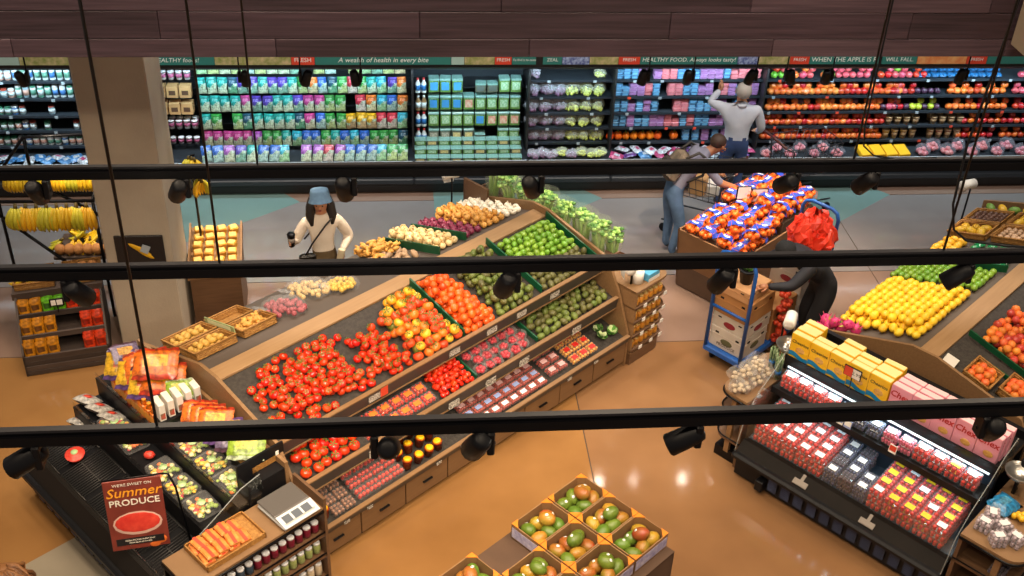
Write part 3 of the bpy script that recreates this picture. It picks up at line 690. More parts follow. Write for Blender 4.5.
# ------------------------------------------------------------------ produce stands (the tomato stand and its twin with the lemons)
LIP1 = (.43, 1.09); RIDGE0 = (1.22, 1.305); RIDGE1 = (1.40, 1.305); BACK = (2.36, .99)
def stand(F, L, label, drawers, tagpos):
    st = thing('produce_stand', label, 'produce stand', 'slanted produce stands', F.o, F.rz)
    prof = [(0, 0), (-.0, .42), (.17, .86), (.36, 1.19), (1.19, 1.385), (1.43, 1.385), (2.40, 1.06), (2.40, 0)]
    for a, b in ((-.03, 0), (L, L+.03)):
        ob('end_panel', MB().prism(prof, a, b).mesh('end_panel', M_wood), st)
    ob('ridge_board', MB().cbox(0, L, RIDGE0[0], RIDGE1[0], 1.285, 1.312, .004).mesh('ridge_board', mat('ridge_wood', '#a5845f', .5, noise=(3, '#93714d', .7), stretch=(1, 12, 12))), st)
    ob('body', MB().prism([(.06, .05), (.06, .30), (.62, .40), (.62, .80), (.85, .92), (.85, 1.0), (1.25, 1.25), (1.38, 1.25), (2.34, .93), (2.34, .05)], .002, L-.002).mesh('body', mat('stand_core', '#241f1c', .8)), st)
    ob('plinth', MB().box(.0, L, .05, .09, 0, .06).mesh('plinth', M_black), st)
    # three front decks and the back deck
    for nm, (y0, z0), (y1, z1), m in (('deck', LIP1, (RIDGE0[0], RIDGE0[1]-.02), M_mat), ('deck', (.2, .76), (.84, .93), M_mat), ('deck', (.02, .36), (.62, .50), M_mat), ('deck', (RIDGE1[0], 1.285), BACK, mat('back_deck', '#5a5048', .6))):
        dx, dz = y1-y0, z1-z0; l = math.hypot(dx, dz); nx, nz = -dz/l*.02, dx/l*.02
        ob(nm, MB().prism([(y0, z0), (y0+nx*-1, z0-nz), (y1-nx, z1-nz), (y1, z1)], .002, L-.002).mesh(nm, m), st)
    # lips: dark board with a pale wooden top trim
    for (y, z, h) in ((LIP1[0], LIP1[1], .115), (.2, .76, .115), (.0, .375, .06)):
        lp = ob('shelf_lip', MB().prism([(y-.02, z-h+.02), (y-.045, z+.03), (y-.02, z+.04), (y, z+.03), (y, z-h+.02)], .002, L-.002).mesh('shelf_lip', M_dkgrey), st)
        ob('trim', MB().box(.002, L-.002, y-.048, y-.004, z+.036, z+.048).mesh('trim', M_wood), lp)
        if h > .1: ob('trim', MB().box(.002, L-.002, y-.03, y-.014, z-h+.012, z-h+.022).mesh('trim', M_wood), lp)
    # drawers
    n = drawers; w_ = L/n
    for i in range(n):
        d = ob('drawer', MB().cbox(i*w_+.006, (i+1)*w_-.006, .0, .05, .065, .315, .004).mesh('drawer', mat('drawer_front', '#7f603f', .5, noise=(3, '#6c4f33', .7), stretch=(1, 12, 12))), st)
        c = (i+.5)*w_
        ob('handle', MB().cbox(c-.055, c+.055, -.022, .0, .195, .212, .004).box(c-.05, c-.04, -.02, .002, .198, .21).box(c+.04, c+.05, -.02, .002, .198, .21).mesh('handle', M_black), d)
    ob('rail', MB().box(0, L, .0, .04, .32, .345).mesh('rail', M_black), st)
    for (s_, k) in tagpos:
        y, z = ((LIP1[0]-.034, LIP1[1]-.03), (.2-.034, .70), (-.03, .365))[k]
        ob('price_tag', MB().box(s_, s_+.13 if k < 2 else s_+.06, y-.006, y, z-.03, z+.045 if k < 2 else z+.0).mesh('price_tag', M_tagw), st)
    return st
def divider(st, s_, y0, z0, y1, z1, h=.075):
    ob('divider', MB().prism([(y0, z0), (y0, z0+h), (y1, z1+h), (y1, z1)], s_-.008, s_+.008).mesh('divider', M_green), st)
st1 = stand(F1, 4.05, 'long slanted wooden produce stand with tomatoes and limes over a row of drawers', 8,
    [(.95, 0), (1.9, 0), (2.38, 0), (2.78, 0), (3.25, 0), (.75, 1), (1.68, 1), (2.15, 1), (2.6, 1), (3.35, 1), (.3, 2), (.55, 2), (1.35, 2), (2.1, 2), (3.1, 2), (3.5, 2)])
divider(st1, 2.145, .46, 1.11, 1.21, 1.31); divider(st1, 3.19, .46, 1.11, 1.24, 1.31); divider(st1, 4.03, .46, 1.10, 1.2, 1.30)
divider(st1, 2.9, .22, .79, .6, .87, .05); divider(st1, 2.08, .22, .79, .6, .87, .04)
divider(st1, 2.72, 1.42, 1.30, 2.3, 1.01, .09); divider(st1, 3.12, 1.46, 1.28, 2.3, 1.01, .09)
ob('chalk_sign', MB().box(1.08, 1.16, LIP1[0]-.046, LIP1[0]-.04, 1.03, 1.13).mesh('chalk_sign', M_signred), st1)
st2 = stand(F2, 3.6, 'slanted wooden produce stand with lemons, limes and peaches at the right', 7, [(.8, 0), (1.6, 0), (2.2, 0)])
divider(st2, 1.92, 1.42, 1.30, 2.33, 1.0, .08)
divider(st2, .62, .46, 1.11, 1.19, 1.31, .06); divider(st2, .45, .46, 1.11, .85, 1.20, .04)
# --- placing produce on a slanted deck
def slope(F, s0, s1, ya, za, yb, zb, pitch, lift, fn, layers=1, jit=.18, skip=0.0, mask=None, peak=0):
    """rows of a heap on the slope from (ya,za) to (yb,zb); fn(pos, layer) makes one item"""
    l = math.hypot(yb-ya, zb-za); ny, nz = -(zb-za)/l, (yb-ya)/l
    nr = int(l/(pitch*.87)); 
    for k in range(layers):
        for j in range(nr-k):
            n = int((s1-s0)/pitch)-k
            for i in range(max(0, n)):
                s_ = s0+(i+.5+.5*((j+k) % 2))*pitch
                if s_ > s1-pitch*.35: continue
                u = (j+.5+.5*k)*pitch*.87/l
                if rnd.random() < skip: continue
                if mask and not mask(s_, u, k): continue
                s2 = s_+rnd.uniform(-jit, jit)*pitch; u2 = u+rnd.uniform(-jit, jit)*pitch*.8/l
                h = lift+k*pitch*.72+rnd.uniform(0, .1)*pitch
                fn(F.p(s2, ya+(yb-ya)*u2+ny*h, za+(zb-za)*u2+nz*h), k)
def rrot(a=60): return (R(rnd.uniform(-a, a)), R(rnd.uniform(-a, a)), rnd.random()*6.28)
def drop(name, meshes, label, cat, group, a=60, s0=.9, s1=1.08, kids=None):
    def f(p, k):
        m = rnd.choice(meshes)
        o = tag(ob(name, m, None, p, rrot(a), rnd.uniform(s0, s1)), label, cat, group)
        if kids:
            for nm, me in kids: ob(nm, me, o)
        return o
    return f
M_tom = mat('tomato_red', '#cb2410', .22, noise=(9, '#d83c16', .6), var=.14, hue=.005, spec=.6)
M_tomo = mat('tomato_orange', '#e04f18', .25, noise=(9, '#ea6a22', .6), var=.12, hue=.006, spec=.6)
M_heir = [mat('heirloom_red', '#c42a18', .25, noise=(9, '#dc5a28', .6), var=.15), mat('heirloom_yellow', '#eaa01c', .28, noise=(9, '#f0b83a', .6), var=.1), mat('heirloom_green', '#5f7028', .3, noise=(9, '#8a8a38', .6), var=.1), mat('heirloom_orange', '#e0651c', .28, noise=(9, '#ea8430', .6), var=.1)]
def tomato_me(m, r_=.042): return fruit_mesh('tomato', r_, m, False, (1, 1, .86), .14, 10, 7)
def calyx_mesh(r_=.042):
    b = MB()
    for k in range(5):
        a = k*1.2566; c, s_ = math.cos(a), math.sin(a)
        b.add([(0, 0, r_*.80), (r_*.5*c-r_*.14*s_, r_*.5*s_+r_*.14*c, r_*.86), (r_*.78*c, r_*.78*s_, r_*.80), (r_*.5*c+r_*.14*s_, r_*.5*s_-r_*.14*c, r_*.86)], [(0, 1, 2, 3)])
    b.tube([(0, 0, r_*.78), (r_*.1, 0, r_*1.15)], r_*.07, 5)
    return b.mesh('calyx', M_stem)
TOM = tomato_me(M_tom); CAL = calyx_mesh()
top = dict(ya=LIP1[0]+.02, za=LIP1[1]+.006, yb=RIDGE0[0], zb=RIDGE0[1]-.012)
def m_tom(s_, u, k):
    if u > .90-.10*abs(s_-.7): return False
    if 1.04 < s_ < 1.13 and .25 < u < .7: return False
    if .70 < s_ < .92 and u < .10: return False
    if s_ > 1.2: return u < .66
    if s_ < .30 and u > .72: return False
    return k == 0 or (.25 < s_ < 1.0 and .15 < u < .7)
slope(F1, .10, 1.56, pitch=.083, lift=.034, fn=drop('vine_tomato', [TOM], 'red vine tomato on the black upper deck of the tomato stand', 'tomato', 'vine tomatoes on the upper deck', 35, .88, 1.04, [('calyx', CAL)]), layers=2, skip=.06, mask=m_tom, jit=.28, **top)
HEIR = [tomato_me(m, .05) for m in M_heir]; CALH = calyx_mesh(.05)
def heir(p, k):
    c = rnd.choices((0, 1, 2, 3), (7, 1.6, .8, 2.4))[0]
    if (p-F1.o).dot(F1.b) > .98: c = rnd.choice((1, 1, 3))
    o = tag(ob('heirloom_tomato', HEIR[c], None, p, rrot(35), rnd.uniform(.82, 1.12)), '%s heirloom tomato heaped left of the first green divider' % ('red', 'yellow', 'green', 'orange')[c], 'tomato', 'heirloom tomatoes')
    ob('calyx', CALH, o)
slope(F1, 1.56, 2.13, pitch=.094, lift=.042, fn=heir, layers=2, skip=.04, mask=lambda s_, u, k: not (s_ < 1.75 and u > .78), jit=.2, **top)
ROMA = fruit_mesh('roma', .040, M_tomo, False, (1, 1, 1.1), .06, 9, 6)
slope(F1, 2.16, 2.62, pitch=.078, lift=.034, fn=drop('plum_tomato', [ROMA], 'orange-red tomato heaped right of the first green divider', 'tomato', 'orange-red tomatoes', 80), layers=3, jit=.2, mask=lambda s_, u, k: s_ < 2.60-.18*u, **top)
M_avo = mat('avocado', '#4c5a26', .5, noise=(18, '#6f7c34', .6), var=.2, hue=.015, bump=(70, .3)); M_avod = mat('avocado_dark', '#4a4426', .5, noise=(18, '#6a6a34', .6), var=.2, bump=(70, .3))
AVO = [fruit_mesh('avocado', .042, M_avo, False, (.9, .9, 1.18), 0, 9, 7), fruit_mesh('avocado', .042, M_avod, False, (.9, .9, 1.18), 0, 9, 7)]
slope(F1, 2.60, 3.17, pitch=.083, lift=.036, fn=drop('avocado', AVO, 'green avocado between the tomatoes and the second green divider', 'avocado', 'avocados on the upper deck', 90, .85, 1.0), layers=2, jit=.2, **top)
M_lime = mat('lime_green', '#5f8f22', .35, noise=(14, '#86ac38', .6), var=.16, hue=.015, spec=.6)
def lime_mesh(m, r_, nm):
    b = MB(); b.ball((0, 0, 0), r_, (.92, .92, 1.12), 9, 7)
    b.lathe([(r_*.22, r_*1.08), (r_*.1, r_*1.26)], 6, 0)
    return b.mesh(nm, m)
LIME = lime_mesh(M_lime, .036, 'lime')
slope(F1, 3.21, 4.03, pitch=.077, lift=.032, fn=drop('lime', [LIME], 'bright green lime at the far end of the tomato stand', 'lime', 'limes on the tomato stand', 90), layers=2, jit=.18, mask=lambda s_, u, k: u > .36, **top)
slope(F1, 3.21, 4.03, pitch=.080, lift=.034, fn=drop('avocado', [AVO[1]], 'brownish avocado at the front edge below the limes', 'avocado', 'avocados below the limes', 90, .85, .98), layers=1, jit=.18, mask=lambda s_, u, k: u <= .36, **top)
# middle tier
mid = dict(ya=.22, za=.772, yb=.58, zb=.868)
TOMB = tomato_me(M_tom, .05); CALB = calyx_mesh(.05)
slope(F1, .12, .78, pitch=.098, lift=.042, fn=drop('beefsteak_tomato', [TOMB], 'large red tomato on the middle shelf, left end', 'tomato', 'large tomatoes on the middle shelf', 30, .92, 1.04, [('calyx', CALB)]), layers=1, **mid)
M_red_b = mat('berry_red', '#c41c1c', .3, noise=(60, '#e05038', .4))
def clam(nm, w_, d, h, fill, lab, fillsize=.016, seed=1, nfill=16, labm=None, lid=None):
    """punnet: clear box with fruit inside and a printed label; returns (box, fruit, label) meshes"""
    r2 = random.Random(seed)
    bx = MB().cbox(-w_/2, w_/2, -d/2, d/2, 0, h, .008).mesh('box', lid or M_clear)
    f = MB(); nx = max(2, int(w_/fillsize/1.9)); ny = max(2, int(d/fillsize/1.9))
    for i in range(nx):
        for j in range(ny):
            for k in range(2):
                f.ball((-w_/2+(i+.5)*w_/nx+r2.uniform(-.002, .002), -d/2+(j+.5)*d/ny, h*(.30+.36*k)), fillsize, (1, 1, 1), 6, 4)
    fr = f.mesh('fruit', fill)
    lb = MB().box(-w_*.30, w_*.30, -d*.24, d*.24, h, h+.002).mesh('label', labm or M_label_w) if lab else None
    return bx, fr, lb
def put_clam(cm, name, label, cat, group, p, rot):
    o = tag(ob(name, cm[0], None, p, rot), label, cat, group); ob('fruit', cm[1], o)
    if cm[2]: ob('label', cm[2], o)
    return o
tilt_mid = Euler((math.atan2(.096, .36), 0, F1.rz)); tilt_low = Euler((math.atan2(.14, .6), 0, F1.rz))
def grid_clam(cm, F, s0, ns, ps, y0, nyy, py, zf, rot, name, label, cat, group, layers=1, hz=.07):
    for i in range(ns):
        for j in range(nyy):
            for k in range(layers):
                y = y0+j*py
                put_clam(cm, name, label, cat, group, F.p(s0+i*ps, y, zf(y)+.003+k*hz), (rot.x+R(rnd.uniform(-1, 1)), rot.y, rot.z+R(rnd.uniform(-3, 3))))
zmid = lambda y: .772+(y-.22)*.267
zlow = lambda y: .378+(y-.02)*.233
c_cherry = clam('cherry', .125, .105, .055, M_tom, True, .017, 1, labm=mat('lab_orange', '#e07a2a', .5))
grid_clam(c_cherry, F1, .86, 6, .135, .29, 2, .125, zmid, tilt_mid, 'cherry_tomato_punnet', 'clear punnet of cherry tomatoes with orange label on the middle shelf', 'punnet', 'cherry tomato punnets')
SMT = tomato_me(M_tom, .03)
slope(F1, 1.64, 2.07, pitch=.06, lift=.026, fn=drop('small_tomato', [SMT], 'small red tomato heaped on the middle shelf', 'tomato', 'small tomatoes on the middle shelf', 60), layers=2, jit=.22, **mid)
M_rad = mat('radish_red', '#a0182c', .35, noise=(14, '#c0303c', .6), var=.15)
radish = MB(); 
for k in range(5): radish.ball((.028*math.cos(k*1.256), .028*math.sin(k*1.256), .0), .024, (1, 1, 1), 7, 5, 0)
radish.ball((0, 0, .02), .024, (1, 1, 1), 7, 5, 0)
def _rf(u, v):
    rr = .07*math.sin(math.pi*(.15+.75*v))*(1+.1*math.sin(u*6.283*5)); return (rr*math.cos(u*6.283), rr*math.sin(u*6.283), -.026+.09*v)
radish.grid(_rf, 12, 4, 1); RAD = radish.mesh('radish_bag', M_rad, M_film)
slope(F1, 2.11, 2.88, pitch=.115, lift=.03, fn=drop('radish_bag', [RAD], 'small clear bag of red radishes on the middle shelf', 'radish bag', 'radish bags on the middle shelf', 12), layers=1, jit=.1, **mid)
slope(F1, 2.93, 4.0, pitch=.08, lift=.034, fn=drop('avocado', AVO, 'green avocado on the middle shelf below the limes', 'avocado', 'avocados on the middle shelf', 90, .85, .98), layers=1, jit=.2, **mid)
# lower tier
cup_red = MB().lathe([(.036, 0), (.045, .085), (.047, .086)], 12, 0).mesh('cup', mat('cup_tomato', '#c42a18', .25, noise=(45, '#d8702a', .3)))
lid_y = MB().lathe([(.038, .086), (.036, .102), (.024, .106)], 12).mesh('lid', mat('lid_yellow', '#f0b816', .4))
logo_y = MB().lathe([(.022, .104), (.022, .1055)], 10).mesh('label', mat('lid_logo', '#d8d040', .5))
def cupthing(p, label, group):
    o = tag(ob('tomato_cup', cup_red, None, p, (.15, 0, rnd.random()*6)), label, 'cup', group); ob('lid', lid_y, o); ob('label', logo_y, o)
for (s_, y) in ((.10, .40), (.09, .52), (.20, .44), (.10, .08), (.20, .10), (.09, .20), (.19, .22)):
    cupthing(F1.p(s_, y, zlow(y)+.004), 'red tomato cup with yellow lid at the left end of the lower shelf', 'yellow lidded cups at the left end')
for i in range(4):
    for j in range(3):
        y = .08+.125*j; cupthing(F1.p(1.10+.125*i, y, zlow(y)+.004), 'red tomato cup with yellow lid in the block below the cherry tomatoes', 'yellow lidded cups in the middle')
c_date = clam('date', .11, .10, .045, mat('date_brown', '#6a3c28', .4, noise=(40, '#a87858', .4)), False, .017, 2)
grid_clam(c_date, F1, .32, 2, .122, .09, 4, .115, zlow, tilt_low, 'date_punnet', 'clear punnet of brown dates on the lower shelf', 'punnet', 'date punnets')
c_straw = clam('straw', .12, .105, .055, M_red_b, False, .019, 3)
grid_clam(c_straw, F1, .60, 4, .128, .10, 3, .12, zlow, tilt_low, 'strawberry_punnet', 'clear punnet of red strawberries left of the yellow lidded cups', 'punnet', 'strawberry punnets on the lower shelf')
M_labb = mat('lab_blue', '#8f9fd0', .5); M_labp = mat('lab_pink', '#e0b0b0', .5)
M_grt = mat('grape_tomato', '#8a2024', .3, noise=(50, '#c85030', .5))
for n_, (lm, nm, y) in enumerate(((M_labb, 'blue', .19), (M_label_w, 'white', .085), (M_labp, 'pink', .295))):
    cm = clam('grt', .115, .09, .05, M_grt, True, .015, 5, labm=lm)
    for i in range(8):
        put_clam(cm, 'grape_tomato_punnet', 'dark punnet with %s label on the lower shelf' % nm, 'punnet', '%s labelled punnets' % nm, F1.p(1.95+.125*i, y, zlow(y)+.004), tilt_low)
c_rp = clam('rp', .12, .10, .05, M_grt, True, .015, 6, labm=M_labp)
grid_clam(c_rp, F1, 3.02, 2, .135, .12, 3, .12, zlow, tilt_low, 'red_punnet', 'dark red punnet with pale label before the orange tubs', 'punnet', 'red punnets at the right of the lower shelf')
c_or = clam('ot', .115, .10, .055, mat('fill_orange', '#d8781c', .4, noise=(40, '#e8b040', .4)), True, .017, 7, labm=mat('lab_red', '#d8281c', .5))
grid_clam(c_or, F1, 3.33, 3, .13, .10, 3, .115, zlow, tilt_low, 'snack_tomato_tub', 'orange tub with red label on the lower shelf', 'tub', 'orange tubs with red labels')
def leafhead(m1, m2, r_=.075, n=9, seed=3):
    b = MB(); r2 = random.Random(seed)
    for k in range(n):
        a = k*2.4; t = .5+.5*k/n
        def f(u, v):
            w_ = (u-.5)*1.5*math.sin(math.pi*min(1, .15+v*.8)); x = v*r_*1.1*(1.05-t*.55)
            z = r_*(.2+t*.9*v**1.3)+.012*math.sin(u*14)*v
            return (math.cos(a)*x-math.sin(a)*w_*r_*.8, math.sin(a)*x+math.cos(a)*w_*r_*.8, z)
        b.grid(f, 5, 4, 0 if k < n*.6 else 1)
    return b.mesh('leaf_head', m1, m2)
M_lf1 = mat('leaf_dark', '#3f7a2a', .5, noise=(25, '#5f9a3a', .6)); M_lf2 = mat('leaf_pale', '#b8cf8a', .5, noise=(25, '#dfe6c0', .6))
HEAD = leafhead(M_lf1, M_lf2)
for i in range(3):
    tag(ob('lettuce_head', HEAD, None, F1.p(3.80+.09*i, .15+.09*(i % 2), .40), (R(-15), R(20), i*2.0)), 'small green and white leafy head at the right end of the lower shelf', 'lettuce', 'leafy heads on the lower shelf')
# ------------------------------------------------------------------ back side of the tomato stand
zb = lambda y: 1.285-(y-1.40)*.307
tb = -math.atan(.307)
M_wick = mat('wicker', '#b58442', .6, noise=(40, '#8a5c28', .5), bump=(90, .8)); M_gin = mat('ginger', '#d8a24c', .6, noise=(14, '#c08638', .6), var=.1)
def basket(F, s_, y, w_, d, h, zf, label, group, tiltx, m=None):
    t = thing('wicker_basket', label, 'basket', group, F.p(s_, y, zf)); t.rotation_euler = (tiltx, 0, F.rz)
    b = MB(); b.box(-w_/2+.01, w_/2-.01, -d/2+.01, d/2-.01, 0, .012)
    ob('base', b.mesh('base', m or M_wick), t)
    for (x0, x1, y0, y1) in ((-w_/2, w_/2, -d/2, -d/2+.012), (-w_/2, w_/2, d/2-.012, d/2), (-w_/2, -w_/2+.012, -d/2, d/2), (w_/2-.012, w_/2, -d/2, d/2)):
        sd = MB()
        for k in range(4): sd.cbox(x0-.002*(k % 2), x1+.002*(k % 2), y0-.002*(k % 2), y1+.002*(k % 2), h*k/4, h*(k+.92)/4, .003)
        ob('side', sd.mesh('side', m or M_wick), t)
    rim = MB(); z = h+.006
    rim.tube([(-w_/2, -d/2, z), (w_/2, -d/2, z), (w_/2, d/2, z), (-w_/2, d/2, z), (-w_/2, -d/2, z)], .010, 6)
    ob('rim', rim.mesh('rim', m or M_wick), t)
    return t
def gingers():
    b = MB(); b.tube([(-.05, 0, 0), (-.02, .012, .004), (.02, -.004, 0), (.055, .01, .004)], [.012, .024, .022, .012], 8); b.tube([(.0, 0, 0), (.01, .03, .006), (.018, .05, .01)], [.018, .017, .009], 7); b.tube([(-.025, 0, 0), (-.035, -.03, .004)], [.015, .009], 7)
    return b.mesh('root', M_gin)
GIN = gingers(); POT = fruit_mesh('potato', .032, mat('potato_gold', '#c9a04a', .6, noise=(12, '#b88a3a', .6), var=.12), False, (1.3, 1, .9), 0, 8, 6)
def fill_basket(t, w_, d, h, me, name, label, cat, group, pitch, layers=1, a=40):
    bpy.context.view_layer.update(); M = t.matrix_world
    nx, ny = int((w_-.03)/pitch), int((d-.03)/pitch)
    for k in range(layers):
        for i in range(nx-k):
            for j in range(ny-k):
                p = M @ Vector(((i-(nx-k-1)/2)*pitch+rnd.uniform(-.1, .1)*pitch, (j-(ny-k-1)/2)*pitch+rnd.uniform(-.1, .1)*pitch, h+k*pitch*.6))
                tag(ob(name, me if not isinstance(me, list) else rnd.choice(me), None, p, rrot(a), rnd.uniform(.9, 1.08)), label, cat, group)
for i, (s_, y, w_, d, me, nm, lb) in enumerate(((.30, 2.12, .42, .28, POT, 'yellow potato', 'wicker basket of gold potatoes at the back left'), (.30, 1.80, .42, .28, POT, 'yellow potato', 'wicker basket of gold potatoes beside the end panel'), (.76, 1.80, .36, .28, GIN, 'ginger root', 'wicker basket of ginger roots next to the red potatoes'), (.72, 2.12, .36, .28, None, '', 'empty wicker basket behind the ginger'))):
    t = basket(F1, s_, y, w_, d, .07, zb(y)+.012, lb, 'wicker baskets on the tomato stand', tb)
    if me: fill_basket(t, w_, d, .035, me, nm.replace(' ', '_'), '%s in the %s' % (nm, lb), nm.split()[-1], nm+'s in baskets', .068, 2 if i != 2 else 2)
strip = thing('sign_strip', 'pale green sign strip standing between the wicker baskets', 'sign', None, F1.p(.53, 1.97, zb(1.97)+.09)); strip.rotation_euler = (tb, 0, F1.rz)
ob('board', MB().cbox(-.012, .0, -.26, .26, 0, .06, .003).mesh('board', mat('strip_green', '#8f9a6a', .5)), strip)
ob('card', MB().box(-.014, -.012, -.2, .2, .012, .048).mesh('card', mat('strip_card', '#c9d0a8', .6)), strip)
def heap_bag(name, label, cat, m, film, F, s_, y, w_, d, zf, n, r_, tilt):
    """open-mesh or clear bag: produce pieces and a loose film skin, one bag"""
    t = thing(name, label, cat, None, F.p(s_, y, zf)); t.rotation_euler = (tilt, 0, F.rz)
    b = MB(); r2 = random.Random(n)
    for k in range(n):
        a = r2.uniform(0, 6.283); q = math.sqrt(r2.random())
        b.ball((q*w_/2*math.cos(a), q*d/2*math.sin(a), r_+(1-q)*r_*2.6*r2.random()), r_*r2.uniform(.85, 1.1), (1, 1, .95), 8, 6)
    ob('contents', b.mesh('contents', m), t)
    def f(u, v):
        rr = math.sin(math.pi*.5*v)**.7*(1+.07*math.sin(u*6.283*9)); return (rr*(w_/2+r_)*math.cos(u*6.283), rr*(d/2+r_)*math.sin(u*6.283), (r_*4.4)*(1-v**2.2)+.006*math.sin(u*40))
    ob('film', MB().grid(f, 20, 6).mesh('film', film), t)
    tl = MB()
    def g2(u, v): return (-(w_/2)*.9-.10*v, (u-.5)*.14*(1+v)+d*.2, .05+.02*math.sin(u*12)+.05*v)
    tl.grid(g2, 8, 3); ob('bag_neck', tl.mesh('bag_neck', film), t)
    return t
M_redpot = mat('potato_red', '#86303a', .5, noise=(12, '#a54a50', .6)); M_goldpot = mat('potato_gold_small', '#d8b444', .45, noise=(12, '#c49a34', .6)); M_brnpot = mat('shallot_brown', '#8a5a44', .6, noise=(12, '#a87858', .6))
heap_bag('potato_bag', 'clear bag of small red potatoes behind the wicker baskets', 'potato bag', M_redpot, M_film, F1, 1.14, 1.84, .32, .50, zb(1.84)+.02, 80, .026, tb)
heap_bag('potato_bag', 'clear bag of pale gold potatoes beside the red ones', 'potato bag', mat('potato_pale', '#cdb070', .5, noise=(12, '#b8945a', .6)), clear('film_shiny', '#ffffff', .05, .15), F1, 1.52, 1.98, .34, .52, zb(1.98)+.02, 80, .026, tb)
heap_bag('potato_bag', 'clear bag of bright yellow potatoes by the ridge board', 'potato bag', M_goldpot, M_film, F1, 1.74, 1.74, .26, .36, zb(1.74)+.02, 60, .027, tb)
heap_bag('shallot_bag', 'small net of brown shallots behind the yellow potatoes', 'shallot bag', M_brnpot, M_film, F1, 1.98, 2.02, .24, .26, zb(2.02)+.02, 40, .024, tb)
MUSH = fruit_mesh('tuber', .04, mat('tuber_tan', '#b09070', .65, noise=(12, '#8f7256', .6), var=.15), False, (1.35, .8, .7), 0, 8, 6)
slope(F1, 2.12, 2.66, 1.62, zb(1.62), 2.05, zb(2.05), .09, .03, drop('sunchoke', [MUSH], 'tan knobbly tuber heaped behind the ridge board', 'tuber', 'tan tubers behind the ridge', 30), layers=1, skip=.15, jit=.3)
slope(F1, 2.30, 2.70, 1.9, zb(1.9), 2.32, zb(2.32), .085, .05, drop('ginger_root', [GIN], 'knobbly ginger root left of the green divider', 'ginger', 'loose ginger roots', 40), layers=2, jit=.25)
ON = {}
for nm, a, b_ in (('yellow', '#cf8f3e', '#e0aa58'), ('white', '#e4d8c0', '#f2ead8'), ('red', '#6f1f3a', '#8f3a55'), ('sweet', '#dcb878', '#ecd6a4')):
    bb = MB(); bb.ball((0, 0, 0), .040, (1, 1, .92), 9, 7); bb.tube([(0, 0, .034), (.002, 0, .056)], [.012, .004], 6)
    ON[nm] = bb.mesh('onion', mat('onion_'+nm, a, .4, noise=(9, b_, .6), var=.1, stretch=(4, 4, 1)))
for nm, s0, s1, lb in (('sweet', 2.75, 3.10, 'pale sweet onion between the two green dividers'), ('red', 3.16, 3.42, 'dark red onion right of the second green divider'), ('yellow', 3.42, 3.76, 'golden yellow onion between the red and white onions'), ('white', 3.76, 4.04, 'white onion at the far end of the stand')):
    slope(F1, s0, s1, 1.5, zb(1.5), 2.32, zb(2.32), .082, .036, drop('onion', [ON[nm]], lb, 'onion', nm+' onions', 40), layers=2 if nm in ('sweet', 'yellow') else 1, jit=.12)
def roll_post(F, s_, y, z, h, label, rz=0):
    """bag roll on a bent steel post"""
    t = thing('bag_roll', label, 'bag roll', 'produce bag rolls', F.p(s_, y, z), F.rz+rz)
    ob('post', MB().tube([(0, 0, 0), (0, 0, h), (.03, 0, h+.02)], .011, 6).mesh('post', M_black), t)
    ob('roll', MB().lathe([(.018, -.09), (.055, -.09), (.055, .09), (.018, .09)], 14).mesh('roll', M_paper), t, (.05, 0, h+.04), (math.pi/2, 0, 0))
    def f(u, v): return (.05+.055+.01*math.sin(v*5)*v, (u-.5)*.16*(1-.3*v), h+.04-.13*v)
    ob('loose_bag', MB().grid(f, 4, 4).mesh('loose_bag', mat('bag_film_white', '#dfe0de', .4)), t)
    return t
roll_post(F1, 3.86, 2.46, 0, 1.30, 'white bag roll on a post at the back of the onions', 1.2)
ob('post_board', MB().box(4.0, 4.03, 2.05, 2.42, 1.0, 1.28).mesh('post_board', M_wood_dk), st1)
# ------------------------------------------------------------------ celery sleeves on the far end of the tomato stand
M_cel = mat('celery_green', '#7fae48', .45, noise=(18, '#b4d07a', .6)); M_celp = mat('celery_pale', '#cfe0a8', .45, noise=(18, '#a8c878', .6)); M_celd = mat('celery_leaf', '#3f7230', .5, noise=(25, '#6a9a44', .6))
def celery():
    b = MB(); r2 = random.Random(4)
    for k in range(12):
        a = k*2.4; q = .012+.028*(k/12)
        x, y = q*math.cos(a), q*math.sin(a); ox, oy = x*1.9, y*1.9
        b.tube([(x, y, 0), (x*1.1, y*1.1, .12), (ox, oy, .24+.03*r2.random())], [.017, .015, .009], 6, 1 if k < 5 else 0)
        for j in range(4):
            aa = r2.uniform(0, 6.28); px, py, pz = ox+.018*math.cos(aa), oy+.018*math.sin(aa), .24+.05*r2.random()
            b.ball((px, py, pz), .022, (1, 1, .6), 6, 4, 2 if j % 2 else 0)
    return b.mesh('stalks', M_cel, M_celp, M_celd)
CEL = celery()
sleeve = MB()
def _sf(u, v):
    rr = (.05+.05*v)*(1+.05*math.sin(u*6.283*6)); return (rr*math.cos(u*6.283), rr*math.sin(u*6.283), .32*v)
sleeve.grid(_sf, 14, 4); SLV = sleeve.mesh('sleeve', clear('celery_sleeve', '#f4fbe8', .08, .15))
crate_c = thing('celery_rack', 'dark stepped rack holding the celery sleeves at the end of the stand', 'rack', None, F1.p(4.10, 0, 0), F1.rz)
ob('body', MB().box(0.0, .50, .45, 2.38, 0, .84).mesh('body', M_wood_dk), crate_c)
ob('step', MB().box(0.0, .25, .45, 2.38, .84, 1.04).mesh('step', M_wood_dk), crate_c)
for e in (.43, 2.38): ob('end_board', MB().prism([(0, 0), (.52, 0), (.52, .9), (.26, 1.1), (0, 1.1)], e, e+.02, 'y').mesh('end_board', M_wood_dk), crate_c)
